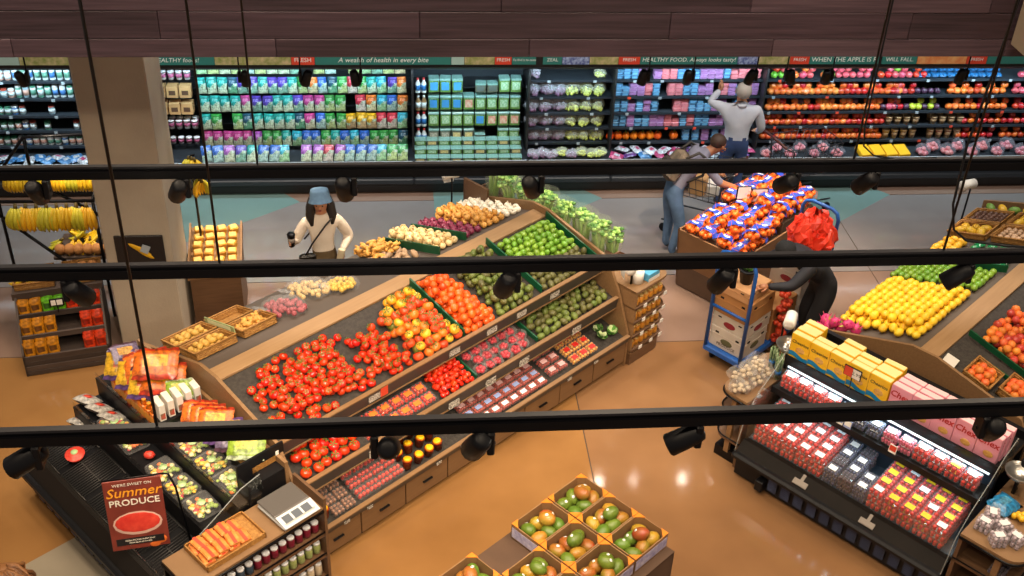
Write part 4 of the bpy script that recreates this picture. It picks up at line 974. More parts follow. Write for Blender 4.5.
for row, (s_, z) in enumerate(((4.23, 1.04), (4.48, .84))):
    for i in range(7):
        y = .60+i*.265
        o = tag(ob('celery', CEL, None, F1.p(s_+rnd.uniform(-.01, .01), y+rnd.uniform(-.02, .02), z), (R(rnd.uniform(-6, 6)), R(4), rnd.random()*6), 1.32), 'green celery bunch in a clear sleeve in the %s row of the rack' % ('upper', 'lower')[row], 'celery', 'celery in sleeves')
        ob('sleeve', SLV, o)
# ------------------------------------------------------------------ second stand: lemons, limes, peaches
M_lem = mat('lemon_yellow', '#f2b914', .38, noise=(25, '#f6cf3a', .5), var=.08, hue=.008)
LEM = lime_mesh(M_lem, .046, 'lemon'); LIM2 = lime_mesh(M_lime, .038, 'lime')
zb2 = lambda y: 1.285-(y-1.40)*.307
def rowrot(): return (R(90+rnd.uniform(-14, 14)), R(rnd.uniform(-12, 12)), F2.rz+R(90+rnd.uniform(-20, 20)))
def rowdrop(name, me, label, cat, group):
    def f(p, k): return tag(ob(name, me, None, p, rowrot(), rnd.uniform(.94, 1.06)), label, cat, group)
    return f
slope(F2, .22, 1.38, 1.47, zb2(1.47), 2.36, zb2(2.36), .098, .048, rowdrop('lemon', LEM, 'yellow lemon in the rows left of the limes', 'lemon', 'lemons on the right stand'), layers=2, jit=.08, mask=lambda s_, u, k: k == 0 or (.32 < s_ < 1.2))
slope(F2, 1.38, 1.9, 1.47, zb2(1.47), 2.36, zb2(2.36), .082, .042, rowdrop('lime', LIM2, 'green lime between the lemons and the green divider', 'lime', 'limes on the right stand'), layers=1, jit=.08)
# dragon fruit at the corner
M_drag = mat('dragonfruit', '#c4246a', .45, noise=(12, '#d8487c', .6), var=.1); M_dragt = mat('dragonfruit_tip', '#c9c04a', .5)
def dragon():
    b = MB(); b.ball((0, 0, 0), .05, (1, 1, 1.3), 9, 7, 0); r2 = random.Random(8)
    for k in range(16):
        a = k*2.4; z = -.05+.11*k/16; q = .05*math.sqrt(max(.05, 1-(z/.066)**2))
        c, s_ = math.cos(a), math.sin(a)
        b.add([(q*.8*c-.012*s_, q*.8*s_+.012*c, z), (q*.8*c+.012*s_, q*.8*s_-.012*c, z), (q*1.5*c, q*1.5*s_, z+.04), (q*1.05*c, q*1.05*s_, z+.006)], [(0, 1, 2), (0, 3, 2), (1, 3, 2)], 1 if k % 3 == 0 else 0)
    return b.mesh('dragonfruit', M_drag, M_dragt)
DRG = dragon()
for i, (s_, y, dz) in enumerate(((.10, 2.30, .06), (.10, 2.17, .06), (.12, 2.04, .06), (.22, 2.40, .05), (.06, 2.24, .13), (.08, 2.10, .13), (.02, 2.36, .06))):
    tag(ob('dragon_fruit', DRG, None, F2.p(s_, y, zb2(y)+dz), rrot(70)), 'magenta dragon fruit at the corner of the lemon stand', 'dragon fruit', 'dragon fruits')
# green cellophane punnets and wicker trays beyond the divider
M_gcell = mats_bag('#1f9a5a'); gpk = pillow(M_gcell, mats_bag('#8fd0a8'), None, .05, .06, .05)
for i in range(5):
    for j in range(4):
        y = 1.52+.13*j
        tag(ob('green_wrapped_pear', gpk, None, F2.p(2.0+.11*i, y, zb2(y)+.012), (tb, 0, F2.rz+rnd.uniform(-.4, .4))), 'fruit in shiny green wrap beyond the limes', 'wrapped fruit', 'green wrapped fruit')
slope(F2, 1.98, 2.55, 2.05, zb2(2.05), 2.36, zb2(2.36), .10, .045, drop('yellow_mango', [fruit_mesh('mango', .048, mat('mango_yellow', '#e8a81c', .4, noise=(10, '#f0c040', .6), var=.08), False, (1.25, .9, .85), 0, 9, 7)], 'yellow mango in the loose row beyond the green divider', 'mango', 'loose yellow mangoes', 25), layers=1, jit=.1)
PEAR = fruit_mesh('papaya', .05, mat('papaya', '#c9b030', .45, noise=(8, '#e0a030', .6), var=.12), False, (1.4, .95, .9), 0, 9, 7)
GPAP = fruit_mesh('papaya_green', .05, mat('papaya_green', '#4f7a34', .45, noise=(8, '#7a9a40', .6), var=.12), False, (1.4, .95, .9), 0, 9, 7)
GARL = fruit_mesh('garlic', .03, mat('garlic_tan', '#c9a888', .6, noise=(12, '#a88464', .6), var=.12), False, (1.1, 1, .9), 0, 8, 6)
DATE = fruit_mesh('dark_fruit', .028, mat('prune_dark', '#4a3028', .5, noise=(12, '#6a4a38', .6), var=.15), False, (1.2, 1, .9), 0, 8, 6)
for i, (s_, y, w_, d, me, nm, cat, lb, pt) in enumerate((
    (2.80, 2.14, .34, .42, PEAR, 'papaya', 'papaya', 'wicker tray of yellow papayas on the right stand', .115),
    (2.80, 1.68, .34, .42, GARL, 'garlic_bulb', 'garlic', 'wicker tray of tan garlic on the right stand', .066),
    (3.18, 2.14, .34, .42, DATE, 'dark_date', 'date', 'wicker tray of dark dates on the right stand', .06),
    (3.18, 1.68, .34, .42, PEAR, 'papaya', 'papaya', 'wicker tray of yellow papayas at the frame edge', .115))):
    t = basket(F2, s_, y, w_, d, .06, zb2(y)+.012, lb, 'wicker trays on the right stand', tb)
    fill_basket(t, w_, d, .04, me, nm, '%s in the %s' % (nm.replace('_', ' '), lb), cat, nm+' in trays', pt, 1)
for i in range(6):
    tag(ob('papaya', GPAP if i % 2 else PEAR, None, F2.p(3.45, 1.6+.13*i, zb2(1.6+.13*i)+.06), rrot(25)), '%s papaya lying loose at the far end of the right stand' % ('green' if i % 2 else 'yellow'), 'papaya', 'loose papayas')
roll_post(F2, 3.42, 2.52, 0, 1.22, 'white bag roll on a post at the far end of the lemon stand', 1.2)
# peach side
M_peach = mat('peach_red', '#d8502a', .5, noise=(9, '#ee9a3a', .7), var=.15, hue=.015); M_nect = mat('nectarine', '#b8283a', .35, noise=(9, '#d8603a', .6), var=.15); M_plum = mat('plum_black', '#2c1a26', .35, noise=(9, '#4a2a38', .6), var=.15)
PEA = fruit_mesh('peach', .042, M_peach, False, (1, 1, .95), .08, 9, 7); NEC = fruit_mesh('nectarine', .042, M_nect, False, (1, 1, .95), .08, 9, 7); PLU = fruit_mesh('plum', .036, M_plum, False, (1, 1, .98), .05, 9, 6)
for i, (s_, y) in enumerate(((.22, .86), (.33, .56))):
    lb = 'wicker basket of orange peaches %s' % ('by the white card' if i == 0 else 'at the lip of the right stand')
    t = basket(F2, s_, y, .30, .26, .07, LIP1[1]+(y-LIP1[0])*.262+.012, lb, 'peach baskets', math.atan(.262))
    fill_basket(t, .30, .26, .05, PEA, 'peach', 'orange peach in the '+lb, 'peach', 'peaches in baskets', .072, 2)
tag(ob('paper_card', MB().cbox(-.09, .09, -.06, .06, 0, .008, .002).mesh('paper_card', mat('card_grey', '#d8d4cc', .7)), None, F2.p(.12, 1.12, 1.30), (math.atan(.262), 0, F2.rz+.1)), 'blank white paper card lying on the right stand', 'card')
top2 = dict(ya=LIP1[0]+.02, za=LIP1[1]+.006, yb=RIDGE0[0], zb=RIDGE0[1]-.012)
slope(F2, .66, 1.10, pitch=.083, lift=.036, fn=drop('peach', [PEA, PEA, NEC], 'loose red-orange peach right of the long green divider', 'peach', 'loose peaches', 60), layers=2, jit=.18, **top2, mask=lambda s_, u, k: u < .84)
slope(F2, 1.10, 1.40, pitch=.083, lift=.036, fn=drop('nectarine', [NEC, NEC, PEA], 'loose dark red nectarine behind the peaches', 'nectarine', 'loose nectarines', 60), layers=2, jit=.18, **top2, mask=lambda s_, u, k: u < .84)
slope(F2, 1.42, 1.95, pitch=.074, lift=.03, fn=drop('plum', [PLU], 'black plum at the right edge of the stand', 'plum', 'black plums', 60), layers=1, jit=.18, **top2, mask=lambda s_, u, k: u < .75)
# ------------------------------------------------------------------ refrigerated berry case
M_case = mat('case_black', '#101013', .45, spec=.3); M_ledge = mat('case_ledge', '#14110f', .6, spec=.12, noise=(5, '#1f1a17', .6)); M_vent = mat('vent_blue', '#5c6c98', .4)
def vent_mesh():
    b = MB(); b.box(-.05, .05, 0, .012, 0, .17, 0)
    for k in range(7): b.add([(-.045, -.002, .012+k*.022), (.045, -.002, .012+k*.022), (.045, .006, .026+k*.022), (-.045, .006, .026+k*.022)], [(0, 1, 2, 3)], 1)
    return b.mesh('vent', M_case, M_vent)
VENT = vent_mesh()
def glass_end(case, x, prof): ob('glass_end', MB().prism(prof, x-.005, x+.005).mesh('glass_end', M_glass), case); \
    ob('glass_edge', MB().tube([(x, p[0], p[1]) for p in prof[:6]], .004, 6).mesh('glass_edge', clear('glass_edge', '#e8f0ee', .2, .1)), case)
LB = 2.05
bc = thing('berry_case', 'black refrigerated case full of berry punnets under the cereal boxes', 'refrigerated case', 'refrigerated cases', FB.o, FB.rz)
ob('base', MB().box(0, LB, .02, 1.16, .03, .30).mesh('base', M_case), bc)
for sx in (.06, LB-.06):
    for y in (.1, 1.08): ob('foot', MB().box(sx-.03, sx+.03, y-.03, y+.03, 0, .03).mesh('foot', M_case), bc)
for i in range(12): ob('vent', VENT, bc, (.42+.137*i, -.0, .075))
ob('access_box', MB().cbox(.27, .35, -.06, .02, .05, .17, .008).mesh('access_box', M_case), bc)
ob('bumper', MB().cbox(-.02, LB+.02, -.07, .03, .255, .325, .02).mesh('bumper', M_case), bc)
ob('ledge', MB().prism([(-.02, .32), (.085, .40), (.14, .40), (.14, .32)], 0, LB).mesh('ledge', M_ledge), bc)
for x in (.67, 1.34):
    ob('tag_holder', MB().prism([(-.01, .338), (.03, .369), (.03, .377), (-.01, .346)], x-.07, x+.07).mesh('tag_holder', mat('tag_grey', '#8a8178', .6)), bc)
    ob('tag_holder', MB().prism([(.03, .369), (.08, .405), (.08, .413), (.03, .377)], x-.015, x+.015).mesh('tag_holder', mat('tag_grey', '#8a8178', .6)), bc)
M_inner = mat('case_inner', '#2a3848', .35); M_led2 = mat('case_led_tube', (.75, .92, 1, 1), .4, emit=.9)
ob('deck', MB().prism([(.12, .385), (.70, .475), (.70, .30), (.12, .30)], 0.01, LB-.01).mesh('deck', M_inner), bc)
ob('inner_back', MB().box(.01, LB-.01, .62, .70, .4, 1.06).mesh('inner_back', M_inner), bc)
ob('front_glass', MB().box(.01, LB-.01, .095, .103, .39, .62).mesh('front_glass', M_glass), bc)
ob('shelf', MB().prism([(.42, .835), (.62, .86), (.62, .84), (.42, .815)], .01, LB-.01).mesh('shelf', M_case), bc)
ob('shelf_lip', MB().box(.01, LB-.01, .40, .42, .80, .865).mesh('shelf_lip', M_case), bc)
ob('riser', MB().box(0, LB, .60, 1.16, 1.03, 1.08).mesh('riser', M_case), bc)
ob('riser_back', MB().box(0, LB, 1.12, 1.17, .3, 1.16).mesh('riser_back', M_case), bc)
ob('riser_lip', MB().box(0, LB, .585, .60, 1.02, 1.12).mesh('riser_lip', M_case), bc)
ob('light_tube', MB().tube([(.05, .56, 1.03), (LB-.05, .56, 1.03)], .010, 6).mesh('light_tube', M_led2), bc)
ob('light_tube', MB().tube([(.05, .46, .80), (LB-.05, .46, .80)], .008, 6).mesh('light_tube', M_led2), bc)
EP = [(-.03, .33), (.05, .70), (.20, .88), (.45, 1.05), (.62, 1.22), (.82, 1.30), (.90, 1.1), (.70, .4)]
glass_end(bc, -.005, EP); glass_end(bc, LB+.005, EP)
for x, yy, z, tx, e in ((1.02, .54, 1.02, .2, 4), (1.02, .44, .795, .2, 2.5)):
    p = FB.p(x, yy, z); q = FB.p(x, tx, .5); l = area('case_tube_light', p, q, 1.9, .03, e, COOL)
    l.rotation_euler = (Matrix.Rotation(FB.rz, 3, 'Z') @ Euler((R(-32), 0, 0)).to_matrix()).to_euler()
zdk = lambda y: .385+(y-.12)*.155
rb = Euler((math.atan(.155), 0, FB.rz))
M_str = mat('strawberry', '#c8141c', .35, noise=(55, '#e8402c', .4)); M_blu = mat('blueberry', '#2b2e4c', .5, noise=(60, '#4a4f78', .4)); M_blk = mat('blackberry', '#2a1a2c', .4, noise=(60, '#4a3048', .4)); M_rasp = mat('raspberry', '#c83058', .5, noise=(60, '#e07088', .4))
CS = clam('s', .135, .115, .07, M_str, True, .019, 11, labm=M_label_w); CSY = clam('sy', .135, .115, .07, M_str, True, .019, 12, labm=M_label_y)
CBL = clam('b', .125, .115, .05, M_blu, True, .014, 13, labm=M_label_w); CBK = clam('k', .125, .115, .05, M_blk, False, .015, 14); CPL = clam('pl', .125, .115, .05, mat('fill_mauve', '#8a7480', .5, noise=(60, '#c8b8c0', .4)), True, .018, 17); CR = clam('r', .125, .115, .055, M_rasp, True, .016, 15, labm=M_labp)
for i in range(13):
    for j in range(4):
        y = .20+j*.118; x = .12+i*.147
        if i == 7 and j > 1: continue
        if i < 5: cm, nm, lb = CS, 'strawberry_punnet', 'strawberry punnet with white label at the left of the berry case deck'
        elif i < 8: cm, nm, lb = (CBL, 'blueberry_punnet', 'dark blueberry punnet in the middle of the berry case deck') if (i+j) % 3 else (CBK, 'blackberry_punnet', 'dark blackberry punnet in the middle of the berry case deck')
        else: cm, nm, lb = CSY if (i+j) % 4 else CS, 'strawberry_punnet', 'strawberry punnet at the right of the berry case deck'
        if i >= 8: lb = 'strawberry punnet with %s label at the right of the berry case deck' % ('yellow' if (i+j) % 4 else 'white')
        n = 3 if 5 <= i < 8 else 3
        for k in range(n):
            put_clam(cm, nm, lb, 'punnet', nm.split('_')[0]+' punnets on the berry case deck', FB.p(x, y, zdk(y)+.004+k*(.053 if 5 <= i < 8 else .075)), (rb.x, 0, FB.rz+R(rnd.uniform(-4, 4))))
for i in range(13):
    x = .12+i*.148
    cm, nm, c = (CS, 'strawberry_punnet', 'strawberry') if i < 4 or i > 8 else (CBL, 'blueberry_punnet', 'blueberry') if i < 7 else (CR, 'raspberry_punnet', 'raspberry')
    if i > 9 and i % 2: cm = CSY
    for k in range(2):
        put_clam(cm, nm, '%s punnet on the upper shelf of the berry case' % c, 'punnet', c+' punnets on the upper shelf', FB.p(x, .515, .857+k*.075), (R(7), 0, FB.rz+R(rnd.uniform(-4, 4))))
# cereal boxes on the riser
M_chy = mat('cereal_yellow', '#f3bd18', .45); M_chp = mat('cereal_pink', '#e79aac', .45); M_ctop = mat('cereal_top', '#f0e0a0', .5); M_ptop = mat('cereal_pink_top', '#f0c8cc', .5)
M_blue_b = mat('cereal_blue', '#1f86c0', .45); M_oat = mat('cereal_oat', '#c98a3a', .6, noise=(40, '#e8b868', .4)); M_txt_d = mat('cereal_text_dark', '#3a2c18', .5); M_txt_r = mat('cereal_text_red', '#b8201c', .5)
CBX = MB().cbox(-.098, .098, -.033, .033, 0, .275, .003).box(-.094, .094, -.03, .03, .275, .277, 1).mesh('box', M_chy, M_ctop)
PBX = MB().cbox(-.098, .098, -.033, .033, 0, .275, .003).box(-.094, .094, -.03, .03, .275, .277, 1).mesh('box', M_chp, M_ptop)
TX1 = text_mesh('Cheerios', .046, M_txt_d, 0, .0006, bold=.0006); TX2 = text_mesh('Chex', .085, M_txt_r, .15, .0006, bold=.002)
def wavef(u, v): return ((u-.5)*.196, -.0345, .058+.035*(v-.5)*1.4+.012*math.sin(u*6.283)-.02*u)
WAVE = MB().grid(wavef, 10, 1).mesh('wave_band', M_blue_b)
OAT = MB().ball((0, 0, 0), .045, (1, .06, .75), 12, 6).mesh('bowl_print', M_oat)
def cereal(x, y, z, kind, label, rz=0):
    o = tag(ob('cereal_box', CBX if kind == 'y' else PBX, None, FB.p(x, y, z), (0, 0, FB.rz+rz)), label, 'cereal box', 'yellow cereal boxes' if kind == 'y' else 'pink cereal boxes')
    if kind == 'y':
        ob('lettering', TX1, o, (0, -.0345, .195), (math.pi/2, 0, 0)); ob('wave_band', WAVE, o); ob('bowl_print', OAT, o, (.01, -.033, .12))
    else:
        ob('lettering', TX2, o, (-.005, -.0345, .19), (math.pi/2, 0, 0)); ob('bowl_print', OAT, o, (.02, -.033, .08))
ORD = ['first', 'second', 'third', 'fourth', 'fifth']
for i in range(5): cereal(.09+i*.2, .655, 1.082, 'y', 'yellow oat cereal box, %s from the left in the front row' % ORD[i], R(rnd.uniform(-2, 2)))
for i in range(5):
    for k in range(1, 4):
        if (i, k) in ((1, 2), (1, 3), (3, 3)): continue
        cereal(.09+i*.2, .655+.073*k, 1.082+(.012 if (i+k) % 2 else 0), 'y', 'yellow oat cereal box in row %s behind the %s front box' % (('two', 'three', 'four')[k-1], ORD[i]), R(rnd.uniform(-2, 2)))
for i in range(5): cereal(1.10+i*.2, .655, 1.082, 'p', 'pink cereal box, %s from the left in the front row' % ORD[i], R(rnd.uniform(-2, 2)))
for i in range(5):
    for k in range(1, 3): cereal(1.10+i*.2+.01*k, .655+.073*k, 1.082+.008*k, 'p', 'pink cereal box in row %s behind the %s front box' % (('two', 'three')[k-1], ORD[i]), R(rnd.uniform(-2, 2)))
ps = thing('price_sign', 'black framed red and white price card in front of the cereal', 'sign', None, FB.p(.66, .57, 1.12), FB.rz)
ob('stem', MB().tube([(0, 0, 0), (0, -.01, .16)], .005, 6).mesh('stem', M_black), ps)
ob('frame', MB().cbox(-.085, .085, -.02, -.008, .14, .25, .004).mesh('frame', M_black), ps)
ob('card', MB().box(-.077, .0, -.022, -.02, .148, .242, 0).box(.002, .077, -.022, -.02, .148, .242, 1).mesh('card', M_signred, M_paper), ps)
ob('lettering', text_mesh('2.99', .05, M_txt_d, 0, .0005), ps, (.04, -.0225, .195), (math.pi/2, 0, 0))
for i, x in enumerate((.72, .80, 1.24)):
    c = tag(ob('shelf_card', MB().box(-.035, .035, -.004, .0, 0, .08, i % 2).box(-.03, .03, -.005, -.004, .02, .07, 1-i % 2).mesh('shelf_card', M_paper, M_labb if i != 2 else M_signred), None, FB.p(x, .392, .866), (R(-10), 0, FB.rz)), '%s price card clipped to the upper berry shelf' % ('white', 'blue', 'red')[i], 'price card', 'price cards in the berry case')
# counters at both ends of the case
def counter(F, x0, x1, y0, y1, z, label, group, shelves=(.28, .58), round_at='neg'):
    t = thing('end_counter', label, 'counter', group, F.o, F.rz)
    r_ = .14; n = 6; pts = []
    s_ = 1 if x1 > x0 else -1
    pts += [(x0, y1), (x0, y0)]
    for k in range(n+1):
        a = k/n*math.pi/2; pts.append((x1-s_*r_+s_*r_*math.sin(a), y0+r_-r_*math.cos(a)))
    for k in range(n+1):
        a = k/n*math.pi/2; pts.append((x1-s_*r_+s_*r_*math.cos(a), y1-r_+r_*math.sin(a)))
    if s_ > 0: pts = pts[::1]
    def q(l): return [l[i] for i in range(len(l))]
    ob('top', MB().prism(q(pts), z-.035, z, 'z').mesh('top', mat('counter_top', '#8f6f4e', .4, noise=(4, '#7a5c40', .6))), t)
    ob('rim', MB().tube([(p[0], p[1], z-.04) for p in pts[1:]], .014, 6).mesh('rim', M_black), t)
    for zz_ in shelves:
        ob('shelf', MB().prism(q([(p[0]*.97+x0*.03, p[1]) for p in pts]), zz_-.025, zz_, 'z').mesh('shelf', M_wood_dk), t)
        ob('shelf_rim', MB().tube([(p[0]*.97+x0*.03, p[1], zz_+.01) for p in pts[1:]], .008, 6).mesh('shelf_rim', M_black), t)
    ob('back_panel', MB().box(min(x0, x0+s_*.03), max(x0, x0+s_*.03), y0, y1, 0, z-.035).mesh('back_panel', M_wood_dk), t)
    ob('base', MB().box(min(x0, x1-s_*.05), max(x0, x1-s_*.05), y0+.03, y1-.03, 0, .12).mesh('base', M_black), t)
    ob('post', MB().box(min(x1-s_*.2, x1-s_*.15), max(x1-s_*.2, x1-s_*.15), y0+.02, y0+.06, .1, z-.03).mesh('post', M_wood), t)
    return t
counter(FB, -.04, -.36, .10, .95, .80, 'rounded wooden end counter with clear bags left of the berry case', 'end counters')
counter(FB, LB+.05, LB+.55, -.05, 1.1, .86, 'rounded wooden end counter at the right end of the berry case', 'end counters')
def clear_bag(seed):
    b = MB(); r2 = random.Random(seed); ph = [r2.uniform(0, 6) for _ in range(4)]
    def f(u, v):
        rr = .07*math.sin(math.pi*(.1+.8*v))*(1+.22*math.sin(u*18.85+ph[0]+v*5)+.1*math.sin(u*31+ph[1])); return (rr*math.cos(u*6.283), rr*math.sin(u*6.283), .12*v)
    b.grid(f, 18, 6)
    fl = MB()
    for k in range(6): fl.ball((.03*math.cos(k*1.05), .03*math.sin(k*1.05), .03+.02*(k % 2)), .02, (1, 1, .8), 6, 4)
    return b.mesh('film', clear('bag_crinkle', '#f4f0ea', .06, .1)), fl.mesh('contents', mat('roll_contents', '#b8a488', .6))
CLB = [clear_bag(i) for i in range(3)]
for i, (x, y, z) in enumerate(((-.16, .22, 0), (-.30, .30, 0), (-.14, .38, 0), (-.28, .46, 0), (-.15, .54, 0), (-.30, .62, 0), (-.22, .30, .09), (-.2, .46, .09), (-.2, .16, 0))):
    o = tag(ob('clear_bag', CLB[i % 3][0], None, FB.p(x, y, .80+z), (0, 0, i), 1.3), 'crinkled clear bag of pale rolls on the left counter of the berry case', 'bag', 'crinkled clear bags'); ob('contents', CLB[i % 3][1], o)
def scale_bowl(F, x, y, z, h, label):
    t = thing('hanging_scale', label, 'scale', 'bowl scales', F.p(x, y, z), F.rz)
    ob('post', MB().tube([(0, 0, 0), (0, 0, h)], .018, 8).mesh('post', M_black), t)
    ob('bowl', MB().lathe([(.02, 0), (.07, .012), (.11, .045), (.13, .085), (.126, .086), (.105, .05), (.06, .018), (.01, .012)], 18).mesh('bowl', M_steel), t, (0, 0, h))
    ob('dial', MB().cbox(-.05, .05, .1, .15, -.02, .14, .01).mesh('dial', M_blackp), t, (0, 0, h-.02))
scale_bowl(FB, -.10, .80, .80, .20, 'steel bowl scale on a post at the left end of the berry case')
scale_bowl(FB, LB+.14, .70, .86, .16, 'steel bowl scale at the right end of the berry case')
roll_post(FB, -.24, .88, .80, .42, 'white paper bag roll on a post between the trolley and the cereal', .4)
M_asp = mat('asparagus', '#3f6a34', .5, noise=(30, '#b8c8a0', .3))
asp = MB()
for k in range(9): asp.tube([(.02*math.cos(k*2.4), .02*math.sin(k*2.4), 0), (.03*math.cos(k*2.4), .03*math.sin(k*2.4), .2), (.032*math.cos(k*2.4), .032*math.sin(k*2.4), .24)], [.008, .008, .003], 6)
ASP = asp.mesh('spears', M_asp); aband = MB().lathe([(.032, .06), (.034, .10)], 10).mesh('band', M_btb)
for i, (x, y) in enumerate(((-.10, .66), (-.19, .70), (-.06, .60))):
    o = tag(ob('asparagus_bunch', ASP, None, FB.p(x, y, .80), (0, 0, i)), 'upright bunch of green asparagus beside the steel bowl scale', 'asparagus', 'asparagus bunches'); ob('band', aband, o)
for i, (x, y) in enumerate(((LB+.15, .12), (LB+.27, .20), (LB+.15, .26), (LB+.40, .15), (LB+.30, .05))):
    for k in range(2): put_clam(CPL, 'blackberry_punnet', 'clear dark punnet stacked on the right counter of the berry case', 'punnet', 'punnets on the right counter', FB.p(x, y, .862+k*.055), (0, 0, FB.rz+i))
bl = pillow(mats_bag('#2f8fc8'), mats_bag('#5fb0d8'), None, .12, .10, .10)
tag(ob('blue_bag', bl, None, FB.p(LB+.16, .45, .862), (0, 0, .5)), 'bright blue plastic bag on the right counter', 'bag')
yb = MB()
for k in range(10): yb.ball((.06*math.cos(k*2.4)*(k/10), .06*math.sin(k*2.4)*(k/10), .03+.02*(k % 3)), .028, (1, 1, 1), 7, 5)
tag(ob('yellow_net', yb.mesh('yellow_net', M_lem), None, FB.p(LB+.32, .44, .862)), 'net of small yellow fruit beside the blue bag', 'net bag')
for zz_ in (.28, .58):
    for i in range(6): put_clam(CBK, 'blackberry_punnet', 'clear punnet on the lower shelves of the right end counter', 'punnet', 'punnets under the right counter', FB.p(LB+.38, .06+.14*i, zz_+.002), (0, 0, FB.rz))
# ------------------------------------------------------------------ salad case at the left
LL = 2.22
sc = thing('salad_case', 'black stepped salad case with wire racks at the left', 'refrigerated case', 'refrigerated cases', FL.o, FL.rz)
ob('base', MB().box(0, LL, .02, 1.22, .03, .34).mesh('base', M_case), sc)
for sx in (.06, LL-.06):
    for y in (.1, 1.14): ob('foot', MB().box(sx-.03, sx+.03, y-.03, y+.03, 0, .03).mesh('foot', M_case), sc)
for i in range(13): ob('vent', VENT, sc, (.2+.14*i, 0, .075))
ob('bumper', MB().cbox(-.02, LL+.02, -.06, .03, .26, .34, .02).mesh('bumper', M_case), sc)
ob('ledge', MB().prism([(-.02, .33), (.07, .50), (.11, .50), (.11, .33)], 0, LL).mesh('ledge', mat('salad_ledge', '#1c1917', .5, spec=.2)), sc)
ob('front_glass', MB().box(.01, LL-.01, .075, .083, .49, .62).mesh('front_glass', M_glass), sc)
ob('deck', MB().prism([(.10, .47), (.52, .54), (.52, .33), (.10, .33)], .01, LL-.01).mesh('deck', M_case), sc)
def wire_rack(x0, x1):
    b = MB()
    for k in range(int((x1-x0)/.028)): b.tube([(x0+k*.028, .12, .495), (x0+k*.028, .50, .555)], .0035, 5)
    for y, z in ((.12, .495), (.31, .525), (.50, .555)): b.tube([(x0, y, z-.004), (x1, y, z-.004)], .005, 5)
    return b.mesh('wire_rack', mat('wire_grey', '#4a4846', .4, metal=.6))
for i in range(5): ob('wire_rack', wire_rack(.03+i*.44, .44+i*.44), sc)
for (y0, y1, z) in ((.52, .77, .74), (.77, 1.0, .93), (1.0, 1.22, 1.06)):
    ob('step', MB().box(.01, LL-.01, y0, y1, .33, z).mesh('step', M_case), sc)
    ob('step_guard', MB().box(.01, LL-.01, y0+.004, y0+.01, z, z+.055).mesh('step_guard', clear('guard_clear', '#cfc6bc', .12, .08, True)), sc)
ob('back_board', MB().box(0, LL, 1.22, 1.25, .1, 1.12).mesh('back_board', M_wood), sc)
EP2 = [(-.03, .36), (.05, .70), (.30, .85), (.55, .98), (.80, 1.12), (.98, 1.16), (1.0, 1.0), (.7, .4)]
glass_end(sc, LL+.005, EP2)
p = FL.p(1.1, .75, 1.9)
ob('carton_riser', MB().box(.88, 1.10, .80, 1.22, .93, 1.062).mesh('carton_riser', M_case), sc)
# salad bowls: clear trays with chopped vegetables and a round green sticker
VEG = [mat('veg_green', '#7a9a3a', .5, noise=(40, '#a8b85a', .5)), mat('veg_yellow', '#e0b83a', .5), mat('veg_pale', '#d8d0a0', .5), mat('veg_orange', '#d8702a', .5), mat('veg_red', '#b82c3a', .5)]
def saladtray(wts, seed):
    r2 = random.Random(seed); f = MB()
    for k in range(60):
        m = r2.choices(range(5), wts)[0]
        f.ball((r2.uniform(-.075, .075), r2.uniform(-.06, .06), r2.uniform(.015, .045)), r2.uniform(.012, .02), (1, 1, .6), 6, 4, m)
    bx = MB().cbox(-.095, .095, -.08, .08, 0, .058, .012).mesh('tray', M_film)
    return bx, f.mesh('vegetables', *VEG), MB().lathe([(.026, .0585), (.026, .06)], 12).mesh('sticker', mat('sticker_green', '#b8d89a', .5))
ST = [saladtray(w_, i) for i, w_ in enumerate(((5, 2, 6, 1, .4), (4, 4, 4, .6, .4), (6, 1, 5, .5, .3), (2, 3, 2, 5, 1)))]
def trayput(x, y, z, k, lb):
    o = tag(ob('salad_tray', ST[k][0], None, FL.p(x, y, z+.002), (0, 0, FL.rz+R(rnd.uniform(-5, 5))), 1.34), lb, 'salad tray', 'chopped salad trays'); ob('vegetables', ST[k][1], o); ob('sticker', ST[k][2], o)
for i, x in enumerate((.52, .80)): trayput(x, .645, .74, 3, 'orange vegetable tray on the first step of the salad case, %s from the far end' % ORD[i])
for i, x in enumerate((1.30, 1.58, 1.86)): trayput(x, .645, .74, (0, 1, 0, 2)[i], 'mixed chopped salad tray on the first step, %s of its row' % ORD[i])
for i, x in enumerate((1.12, 1.40, 1.68, 1.96)): trayput(x, .885, .93, (2, 0, 1, 2)[i], 'green chopped salad tray on the second step, %s of its row' % ORD[i])
tag(ob('red_fruit_bowl', MB().lathe([(.06, 0), (.085, .05), (.08, .05), (.06, .065), (.02, .075)], 14).mesh('bowl', mat('melon_red', '#c82820', .35, noise=(30, '#e85a48', .5))), None, FL.p(.40, .30, .535), (R(8), 0, 0)), 'round red fruit bowl alone on the wire rack', 'fruit bowl')
ob('sticker', MB().lathe([(.03, .076), (.03, .078)], 12).mesh('sticker', mat('sticker_green', '#b8d89a', .5)), bpy.data.objects['red_fruit_bowl'])
rb2 = MB().ball((0, 0, .03), .05, (1, .8, .7), 8, 6).mesh('red_pepper_pack', mat('melon_red', '#c82820', .35))
tag(ob('red_pepper_pack', rb2, None, FL.p(1.05, .66, .745)), 'red packed pepper beside the orange vegetable trays', 'pepper')
